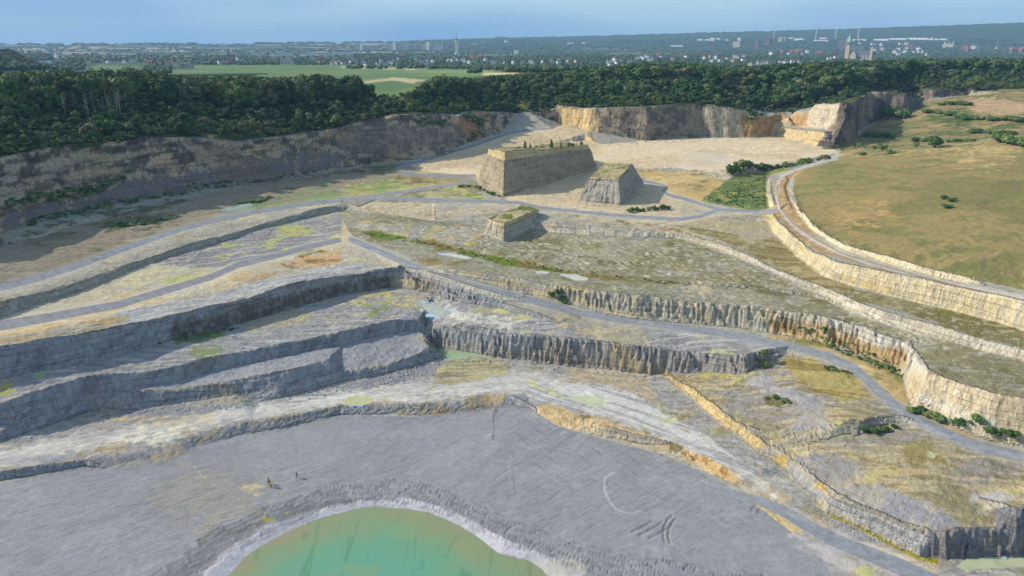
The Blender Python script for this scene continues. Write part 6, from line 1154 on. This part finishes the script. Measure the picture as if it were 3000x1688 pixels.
b_ = MB(); b_.box(56*k, 62*k, 0, 5*k, -5, 34*k); b_.build('turret', M_stone, o); b_ = MB(); [b_.box((26+5*j)*k, (28+5*j)*k, 2.8*k, 3.05*k, 5*k, 15*k) for j in range(6)]; b_.build('window', M_glass, o)
tag(o, 'large stone church with a square tower and a pale green copper spire', 'church')
x, y, z, r = hitfar(2775, 140); k = r/2200*.95; o = empty('basilica', (x, y, z), face(2775)); b_ = MB(); b_.box(-13*k, 14*k, 0, 14*k, -5, 9*k); b_.build('nave', M_stone, o)
b_ = MB(); b_.gable(-13*k, 14*k, 0, 14*k, 9*k, 13*k); b_.build('roof', M_slate, o)
for a, h_, m_, nm in ((-7, 19, M_stone, 'main_tower'), (2, 14, M_stone, 'green_tower'), (13, 15, M_stone, 'green_tower')):
    b_ = MB(); wd = 2.6 if a < 0 else 1.4; b_.box((a-wd)*k, (a+wd)*k, -1, 2*wd*k, 0, h_*k*.72); q = b_.build(nm, m_, o); b_ = MB(); b_.tube((a*k, wd*k, h_*k*.72), (a*k, wd*k, h_*k*1.25), wd*1.3*k, .05, 4); b_.build('spire', M_copper if a > 0 else M_slate, q)
tag(o, 'old basilica with two thin green spires and a darker central tower, far right', 'church')
x, y, z, r = hitfar(670, 170); k = r/2200*.95; o = empty('village_church', (x, y, z), face(670)); b_ = MB(); b_.box(-3*k, 3*k, 0, 6*k, -5, 12*k); q = b_.build('tower', M_brick, o); b_ = MB(); b_.tube((0, 3*k, 12*k), (0, 3*k, 25*k), 4*k, .1, 4); b_.build('spire', M_slate, q)
b_ = MB(); b_.box(3*k, 16*k, 0, 7*k, -5, 6*k); b_.build('nave', M_brick, o); b_ = MB(); b_.gable(3*k, 16*k, 0, 7*k, 6*k, 10*k); b_.build('roof', M_slate, o); tag(o, 'brown brick village church with a pointed spire behind the vineyard field', 'church')
# villa on the wooded knoll, ruined farm, roadside mast
x, y, z, r = hit(125, 192)+(0,); x, y, z, r = hitfar(125, 193); k = r/2200*.95; o = empty('villa', (x, y, z), face(125)); b_ = MB(); b_.box(-17*k, 17*k, 0, 16*k, -6, 12*k); b_.build('wall', M_white, o); b_ = MB(); b_.box(-17*k, 9*k, 2*k, 14*k, 12*k, 17*k); b_.build('upper_storey', M_slate, o)
b_ = MB(); b_.box(-17.6*k, 10*k, 1*k, 15*k, 17*k, 17.8*k); b_.build('roof', M_slate, o)
for j in range(5): b_ = MB(); b_.box((-14+6*j)*k, (-11.5+6*j)*k, -.3, .1, 6*k, 9*k); b_.build('window', M_glass, o)
tag(o, 'white flat roofed villa with a dark upper storey on the wooded knoll, far left', 'villa')
x, y, z, r = hitfar(540, 203); k = r/2200*.95; o = empty('ruined_farmhouse', (x, y, z), face(540)); b_ = MB()
b_.prism([(-52*k, 0), (-37*k, 0), (-37*k, 9*k), (-52*k, 9*k)], -4, 9*k); b_.box(-37*k, -18*k, 1*k, 2*k, -4, 7*k); b_.box(-7*k, 24*k, 0, 10*k, -4, 7*k); b_.build('wall', M_stone, o)
b_ = MB(); b_.box(-18*k, -14*k, 0, 8*k, -4, 20*k); b_.box(-14*k, -11*k, 0, 8*k, -4, 13*k); b_.box(-8*k, -6*k, 0, 10*k, -4, 12*k); b_.build('stepped_gable', M_stone, o)
b_ = MB(); b_.gable(-7*k, 24*k, 0, 10*k, 7*k, 14*k, .3*k); b_.build('roof', M_slate, o); b_ = MB(); b_.gable(-52*k, -37*k, 0, 9*k, 9*k, 15*k, .3*k); b_.build('roof', M_slate, o); tag(o, 'old stone farmhouse with stepped gables at the edge of the vineyard', 'farmhouse')
x, y, z, r = hitfar(2919, 143); k = r/2200*.95; o = empty('light_mast', (x, y, z), face(2919)); b_ = MB(); b_.tube((0, 0, -3), (1.2*k, 0, 27*k), .8*k, .6*k, 8); b_.build('pole', M_metal, o); b_ = MB(); b_.tube((-2.5*k, 0, 0), (2.5*k, 0, 1.5*k), 2.4*k, .8*k, 8); b_.build('base', M_white, o); tag(o, 'tall pale mast on a white round base at the far right of the town', 'mast')
# houses
def house_src(wm, rm, w, d, h, nm='house'):
    o = empty(nm, (0, 0, 0)); b_ = MB(); b_.box(-w/2, w/2, 0, d, -2, h); b_.add([(-w/2, 0, h), (-w/2, d, h), (-w/2, d/2, h+d*.42), (w/2, 0, h), (w/2, d, h), (w/2, d/2, h+d*.42)], [(0, 2, 1), (3, 4, 5)]); b_.build('wall', wm, o)
    b_ = MB(); b_.gable(-w/2, w/2, 0, d, h, h+d*.46, .35); r_ = b_.build('roof', rm, o); b_ = MB(); b_.box(-w*.3, -w*.3+.9, d*.4, d*.4+.9, h+d*.3, h+d*.6); b_.build('chimney', M_brick, r_)
    for j in range(3): b_ = MB(); b_.box(-w*.4+j*w*.3, -w*.4+j*w*.3+w*.16, -.12, .05, h*.35, h*.7); b_.build('window', M_glass, o)
    return o
HS = {}
HOUSES = dict(
 r2=[(1580, 415, 'w'), (1640, 415, 'w'), (1740, 410, 'w'), (1770, 358, 'r'), (1820, 388, 'w'), (1990, 395, 'w'), (2010, 440, 'w'), (2200, 385, 'w'), (2230, 370, 'w'), (2260, 425, 'w'), (2330, 400, 'w'), (2420, 352, 'w'), (2390, 418, 'w'), (2485, 330, 'r'), (1430, 418, 'r'), (2180, 420, 'w'), (2300, 385, 'w'), (2360, 380, 'w'), (1700, 400, 'w'), (1610, 400, 'r'), (250, 415, 'r'), (330, 410, 'r'), (400, 355, 'w'), (200, 400, 'w'), (850, 295, 'w'), (1120, 320, 'w')],
 r3=[(75, 392, 'w'), (170, 425, 'w'), (240, 430, 'w'), (280, 425, 'w'), (205, 462, 'w'), (230, 410, 'w'), (520, 418, 'w'), (480, 415, 'w'), (790, 400, 'r'), (850, 382, 'r'), (740, 440, 'w'), (770, 385, 'r'), (1045, 442, 'w'), (1180, 445, 'w'), (1290, 440, 'w'), (1415, 445, 'g'), (1530, 440, 'w'), (1515, 425, 'w'), (1660, 432, 'w'), (1780, 425, 'g'), (1880, 440, 'w'), (1870, 420, 'w'), (1980, 425, 'g'), (2110, 435, 'c'), (2480, 440, 'w'), (2510, 435, 'w'), (2565, 408, 'w'), (2500, 470, 'w'), (940, 405, 'w'), (130, 435, 'g'), (560, 380, 'g'), (620, 410, 'g'), (1205, 175, 'w'), (880, 380, 'r'), (670, 425, 'w')],
 r4=[(10, 480, 'w'), (45, 490, 'w'), (85, 465, 'w'), (180, 485, 'g'), (230, 470, 'w'), (290, 430, 'w'), (320, 415, 'w'), (350, 432, 'w'), (385, 405, 'w'), (410, 415, 'w'), (455, 440, 'w'), (430, 455, 'w'), (540, 395, 'r'), (575, 415, 'w'), (720, 440, 'c'), (900, 408, 'g'), (930, 412, 'g'), (1120, 425, 'w'), (1160, 430, 'c'), (1190, 425, 'c'), (1215, 468, 'w'), (1240, 440, 'w'), (1265, 430, 'w'), (1310, 462, 'w'), (1335, 458, 'w'), (1400, 440, 'w'), (1480, 465, 'c'), (1540, 420, 'g'), (1505, 415, 'g'), (1620, 405, 'g'), (1630, 455, 'w'), (1680, 510, 'w'), (1710, 512, 'g'), (1760, 505, 'w'), (1790, 498, 'g'), (1830, 498, 'w'), (1870, 490, 'g'), (1900, 488, 'w'), (1925, 485, 'w'), (1960, 375, 'w'), (2070, 490, 'w'), (2100, 490, 'g'), (2130, 492, 'w'), (2165, 490, 'g'), (2210, 482, 'w'), (2250, 480, 'c'), (2290, 478, 'w'), (2100, 358, 'r'), (2140, 355, 'r'), (2180, 372, 'w'), (2215, 360, 'r'), (2250, 358, 'r'), (2290, 360, 'r'), (2330, 352, 'r'), (2350, 375, 'g'), (2480, 490, 'w'), (2555, 375, 'r'), (2415, 350, 'w')],
 r5=[(100, 435, 'w'), (140, 430, 'w'), (215, 420, 'w'), (160, 360, 'r'), (190, 358, 'r'), (50, 378, 'r'), (20, 378, 'r'), (990, 322, 'w'), (1100, 315, 'c'), (1140, 318, 'c'), (1180, 312, 'c'), (940, 358, 'g'), (1000, 360, 'g'), (1060, 350, 'g'), (1120, 352, 'g'), (1180, 355, 'g'), (1240, 350, 'g'), (1290, 352, 'g'), (1340, 385, 'g'), (970, 380, 'w'), (1830, 318, 'r'), (1860, 325, 'r'), (1890, 335, 'r'), (1930, 302, 'w'), (1970, 298, 'w'), (2400, 352, 'r'), (2440, 340, 'r'), (2480, 335, 'r'), (2520, 345, 'r'), (2550, 325, 'r'), (700, 318, 'g'), (740, 322, 'g'), (780, 322, 'g'), (650, 255, 'g'), (700, 258, 'g'), (770, 262, 'g'), (1030, 250, 'w'), (1090, 252, 'g'), (1240, 322, 'w'), (680, 335, 'w'), (2420, 312, 'w'), (1410, 190, 'w'), (500, 245, 'w')],
 r1=[(1380, 352, 'w'), (1550, 350, 'w'), (1650, 340, 'w'), (620, 225, 'w'), (650, 245, 'w'), (700, 275, 'w'), (760, 262, 'w'), (1110, 322, 'r'), (1820, 345, 'r'), (1860, 355, 'r'), (1900, 350, 'r'), (1950, 345, 'r'), (2100, 330, 'r'), (2200, 335, 'r'), (970, 275, 'r'), (985, 145, 'w'), (20, 140, 'w'), (40, 125, 'w')])
OFF = dict(r1=(0, 100), r2=(600, 90), r3=(1200, 80), r4=(1800, 70), r5=(2400, 70)); WM = dict(w=(M_white, M_slate), r=(M_brick, M_tile), g=(M_cream, M_slate), c=(M_cream, M_tile))
WL = dict(w='white house with a dark roof', r='brick house with a red tiled roof', g='grey house with a slate roof', c='cream house with a brown red roof'); ZL = dict(r1='far left behind the vineyard', r2='left of the mast tower', r3='right below the mast tower', r4='below the twin brick towers', r5='right of the copper spire church')
hpos = []
for zk, lst in HOUSES.items():
    for (X_, Y_, c) in lst:
        u, v = OFF[zk][0]+X_/4.293, OFF[zk][1]+(Y_+14)/4.293; x, y, z, r = hitfar(u, v); hpos.append((u, r)); sc = r/2200*.95
        if c not in HS: HS[c] = house_src(*WM[c], 12, 8.5, 6.2); o = HS[c]
        else: o = dup(HS[c], (0, 0, 0))
        o.location = (x, y, z); o.rotation_euler = (0, 0, face(u)+random.choice((0, .2, -.4, -.7, -1.0, 1.0))); s_ = max(.85, min(2.2, sc*random.uniform(.62, 1.05))); o.scale = (s_, s_, s_*random.uniform(.9, 1.2))
        tag(o, 'small '+WL[c]+', '+ZL[zk], 'house', {'w': 'white', 'r': 'red roofed', 'g': 'grey', 'c': 'cream'}[c]+' houses '+ZL[zk])
x, y, z, r = hitfar(838, 189.5); o = dup(HS['g'], (x, y, z), face(830), (2.6, 2.0, 1.7)); tag(o, 'long brown roofed barn house at the top edge of the vineyard field', 'house')
# town trees
FP = []
for i in range(8):
    g = np.random.default_rng(60+i); v, f = IC2; v = v*np.array([.5, .5, .42])*(1+(g.random((len(v), 1))-.5)*.42)+[0, 0, .52]; FP.append((v, f))
HU = np.array(hpos); tt = []
fieldm = _blur(_fill([(250, 187), (430, 190), (560, 188), (1000, 190), (1250, 202), (1480, 209), (1430, 222), (1300, 236), (1260, 280), (400, 280), (250, 215)]), 1)
def treeat(u, v, wpx, hpx, jit=1.):
    x, y, z, r = hitfar(u, v); k = r/2200*.95
    near_ = (abs(HU[:, 0]-u) < 4+wpx*.5) & (HU[:, 1] > r-15) & (HU[:, 1]-r < 420)
    if near_.any() and random.random() < .93: return
    w = max(9, wpx*k)*random.uniform(.8, 1.25); h = max(8, hpx*k)*random.uniform(.75, 1.2)
    tt.append((x, y, z-.5, h, w, tn(), random.randrange(8)))
for _ in range(8200):
    u = random.uniform(-280, 3280); v = random.uniform(149, 208)
    if smp(fieldm, np.array([u]), np.array([v]))[0] > .3 or (300 < u < 620 and v > 182): continue
    if fbm(np.array(u/55.), np.array(v/9.), 3, 201) < .36+.06*(v < 165) and random.random() < .8: continue
    treeat(u, v, 8.5*(.45+.55*(v-140)/60), 7*(.45+.55*(v-140)/60))
for _ in range(4200):
    u = random.uniform(-280, 3280); v = random.uniform(129 if u < 1200 else 116, 152)
    if fbm(np.array(u/70.), np.array(v/4.), 3, 202) < .47: continue
    treeat(u, v, random.uniform(5, 12), random.uniform(1.6, 3.2))
for _ in range(900):
    u = random.uniform(-280, 3280); a = float(azx(u)); r = random.uniform(8300, 9000); k = 3.9; left = u < 1150
    if left and fbm(np.array(u/40.), np.array(3.), 3, 203) < .45: continue
    tt.append((r*math.sin(a), r*math.cos(a), float(zfar(u, r))-4, random.uniform(8, 30 if left else 15), random.uniform(25, 90), .2, random.randrange(8)))
for _ in range(420): u = random.uniform(-200, 150); treeat(u, random.uniform(160, 196), 12, 12)
for _ in range(60): u = random.uniform(425, 500); treeat(u, random.uniform(195, 222), 12, 13)
for u0, u1, v in ((560, 1010, 190.5), (1000, 1480, 202), (1480, 1680, 214), (640, 860, 188)):
    for _ in range(int((u1-u0)/3)): treeat(random.uniform(u0, u1), v+random.uniform(-4, .5), 7, 6)
treeat(1390, 222, 34, 14); treeat(1378, 223, 24, 11); treeat(1405, 223, 22, 11)
scatter('distant_trees', tt, FP, M_leaffar, 'tree cover of the distant town, villages and ridge')
# spoil hills beyond the ridge
for u, vt, wpx, lb in ((2041, 92.5, 44, 'tallest of the three bluish cone hills beyond the right ridge'), (1990, 97, 30, 'small left one of the three bluish cone hills'), (2078, 96, 42, 'flat right one of the three bluish cone hills'), (1466, 106, 90, 'single broad bluish hill beyond the ridge near the centre')):
    r = 13200; a = float(azx(u)); x, y = r*math.sin(a), r*math.cos(a); td = ray(u, vt); zt = HCAM+td[2]/math.hypot(td[0], td[1])*r; b_ = MB(); n_ = 28; w = wpx/2*r/2200
    rings = [(1, 0), (.72, .28), (.42, .68), (.18, .94)]; vv = []
    for g_, h_ in rings: vv += [(x+w*g_*1.5*math.cos(6.283*i/n_)*(1+.08*math.sin(i*2.1)), y+w*g_*1.5*math.sin(6.283*i/n_), -200+(zt+200)*(.0 if g_ == 1 else 1)-(zt-60)*(1-h_)*(g_ != 1)) for i in range(n_)]
    vv.append((x, y, zt)); ff = [(q*n_+i, q*n_+(i+1) % n_, (q+1)*n_+(i+1) % n_, (q+1)*n_+i) for q in range(3) for i in range(n_)]+[(3*n_+i, 3*n_+(i+1) % n_, 4*n_) for i in range(n_)]
    b_.add(vv, ff); tag(b_.build('hill', solid('hill_soil', (92, 104, 84)), None, True), lb, 'hill', kind='structure')
# vine rows on the near end of the field
vr = []
for i in range(60):
    for j in range(40):
        u = 470+i*4.6+j*1.2; v = 224-j*.5
        if v < 207: continue
        x, y, z, r = (*hit(u, v), 0); 
        if i % 2: vr.append((x, y, z-.1, 1.7, 2.2, .5, j))
scatter('vine_rows', vr, [(IC1[0]*np.array([.5, .5, .5])+[0, 0, .45], IC1[1])], M_leaf, 'vine rows of the green field behind the wood')
# ------------------------------------------------------------------ people
def person(name, label, u, v, facing, joints, jacket, legs, hat, extra=None):
    x, y, z = hit(u, v); z = float(hz(x, y)[0]); root = empty('person', (x, y, z), facing); tag(root, label, 'person')
    me = bpy.data.meshes.new('body'); names = list(joints); idx = {n: i for i, n in enumerate(names)}
    edges = [('pelvis', 'chest'), ('chest', 'neck'), ('neck', 'head'), ('head', 'crown')]
    for s_ in 'lr': edges += [('chest', 'sh'+s_), ('sh'+s_, 'el'+s_), ('el'+s_, 'wr'+s_), ('wr'+s_, 'ha'+s_), ('pelvis', 'hi'+s_), ('hi'+s_, 'kn'+s_), ('kn'+s_, 'an'+s_), ('an'+s_, 'to'+s_)]
    me.from_pydata([joints[n] for n in names], [], []); 
    me = bpy.data.meshes.new('body'); me.from_pydata([joints[n] for n in names], [(idx[a], idx[b]) for a, b in edges], [])
    o = bpy.data.objects.new('body', me); COL.objects.link(o); o.parent = root
    RD = dict(pelvis=.15, chest=.165, neck=.06, head=.095, crown=.07, sh=.075, el=.05, wr=.036, ha=.032, hi=.1, kn=.065, an=.045, to=.04)
    sk = o.modifiers.new('skin', 'SKIN'); me.skin_vertices[0].data[idx['pelvis']].use_root = True
    for n in names: rr = RD.get(n, RD.get(n[:-1], .05)); me.skin_vertices[0].data[idx[n]].radius = (rr, rr*(.75 if n in ('chest', 'pelvis') else 1))
    sb = o.modifiers.new('sub', 'SUBSURF'); sb.levels = 1; sb.render_levels = 1; me.materials.append(solid(name+'_trousers', legs, .85))
    def cloth(nm, pairs, g, colr):
        ns = sorted({n for p in pairs for n in p}, key=names.index); ix = {n: i for i, n in enumerate(ns)}; m2 = bpy.data.meshes.new(nm); m2.from_pydata([joints[n] for n in ns], [(ix[a], ix[b]) for a, b in pairs], [])
        q = bpy.data.objects.new(nm, m2); COL.objects.link(q); q.parent = root; q.modifiers.new('skin', 'SKIN'); m2.skin_vertices[0].data[ix[ns[0]]].use_root = True
        for n in ns: rr = RD.get(n, RD.get(n[:-1], .05))+g; m2.skin_vertices[0].data[ix[n]].radius = (rr, rr*(.8 if n in ('chest', 'pelvis') else 1))
        s2 = q.modifiers.new('sub', 'SUBSURF'); s2.levels = 1; s2.render_levels = 1; m2.materials.append(solid(name+'_'+nm, colr, .8))
    cloth('jacket', [('pelvis', 'chest')]+[p for s_ in 'lr' for p in (('chest', 'sh'+s_), ('sh'+s_, 'el'+s_), ('el'+s_, 'wr'+s_))], .025, jacket)
    cloth('skin', [('neck', 'head'), ('head', 'crown')], .004, (196, 150, 122))
    hp = Vector(joints['crown']); b_ = MB(); n_ = 10
    for (z0, r0), (z1, r1) in (((-.05, .125), (.04, .118)), ((.04, .118), (.1, .07)), ((.1, .07), (.115, .01))): b_.tube(hp+Vector((0, 0, z0)), hp+Vector((0, 0, z1)), r0, r1, n_)
    b_.build('hat', solid(name+'_hat', hat, .6), root, True)
    if extra: b_ = MB(); b_.box(-.17, .17, .14, .34, 1.02, 1.5); b_.build('backpack', solid(name+'_backpack', extra, .8), root)
def pose(step=.3, lean=.0, arm=.25):
    J = dict(pelvis=(0, 0, .95), chest=(0, -lean, 1.32), neck=(0, -lean*1.3, 1.5), head=(0, -lean*1.5, 1.6), crown=(0, -lean*1.5, 1.69))
    for s_, g in (('l', 1), ('r', -1)): J.update({'sh'+s_: (g*.2, -lean, 1.43), 'el'+s_: (g*.27, -lean-g*arm*.5, 1.15), 'wr'+s_: (g*.25, -lean-g*arm-.08, .93), 'ha'+s_: (g*.24, -lean-g*arm-.12, .85), 'hi'+s_: (g*.1, 0, .9), 'kn'+s_: (g*.1, -g*step*.45-.03, .49), 'an'+s_: (g*.1, -g*step, .07), 'to'+s_: (g*.11, -g*step-.17, .04)})
    return J
person('walker', 'person in a dark green jacket and pale cap walking alone on the grey pit floor', 740+1670/12.88, 1360+548/12.88, 2.2, pose(.32, .05), (44, 74, 70), (40, 38, 42), (214, 212, 200))
person('redtop', 'person in a red jacket with a pale rucksack, left one of the close group', 740+600/12.88, 1360+805/12.88, 2.0, pose(.28, .08), (150, 44, 46), (52, 46, 50), (50, 46, 46), (206, 206, 204))
person('yellowvest', 'person in a yellow green safety jacket and red cap, right one of the group', 740+715/12.88, 1360+905/12.88, 2.6, pose(.2, .03), (190, 206, 90), (70, 74, 84), (158, 40, 42))
person('darkclothes', 'person in dark clothes between the red and yellow jackets', 740+670/12.88, 1360+880/12.88, 2.3, pose(.25, .04), (54, 52, 58), (40, 38, 42), (96, 90, 84))
# ------------------------------------------------------------------ the air
m = bpy.data.materials.new('haze_air'); m.use_nodes = True; t = m.node_tree; t.nodes.clear(); ov = t.nodes.new('ShaderNodeOutputMaterial'); pv = t.nodes.new('ShaderNodeVolumePrincipled'); t.links.new(pv.outputs[0], ov.inputs['Volume'])
pv.inputs['Density'].default_value = 7.5e-5; pv.inputs['Color'].default_value = (.40, .69, 1, 1); pv.inputs['Anisotropy'].default_value = .0
b_ = MB(); b_.box(-15500, 15500, -300, 15500, -230, 345); hzo = b_.build('haze', m); hzo['kind'] = 'stuff'; hzo['label'] = 'thin bluish haze over the far land'; m.cycles.homogeneous_volume = True
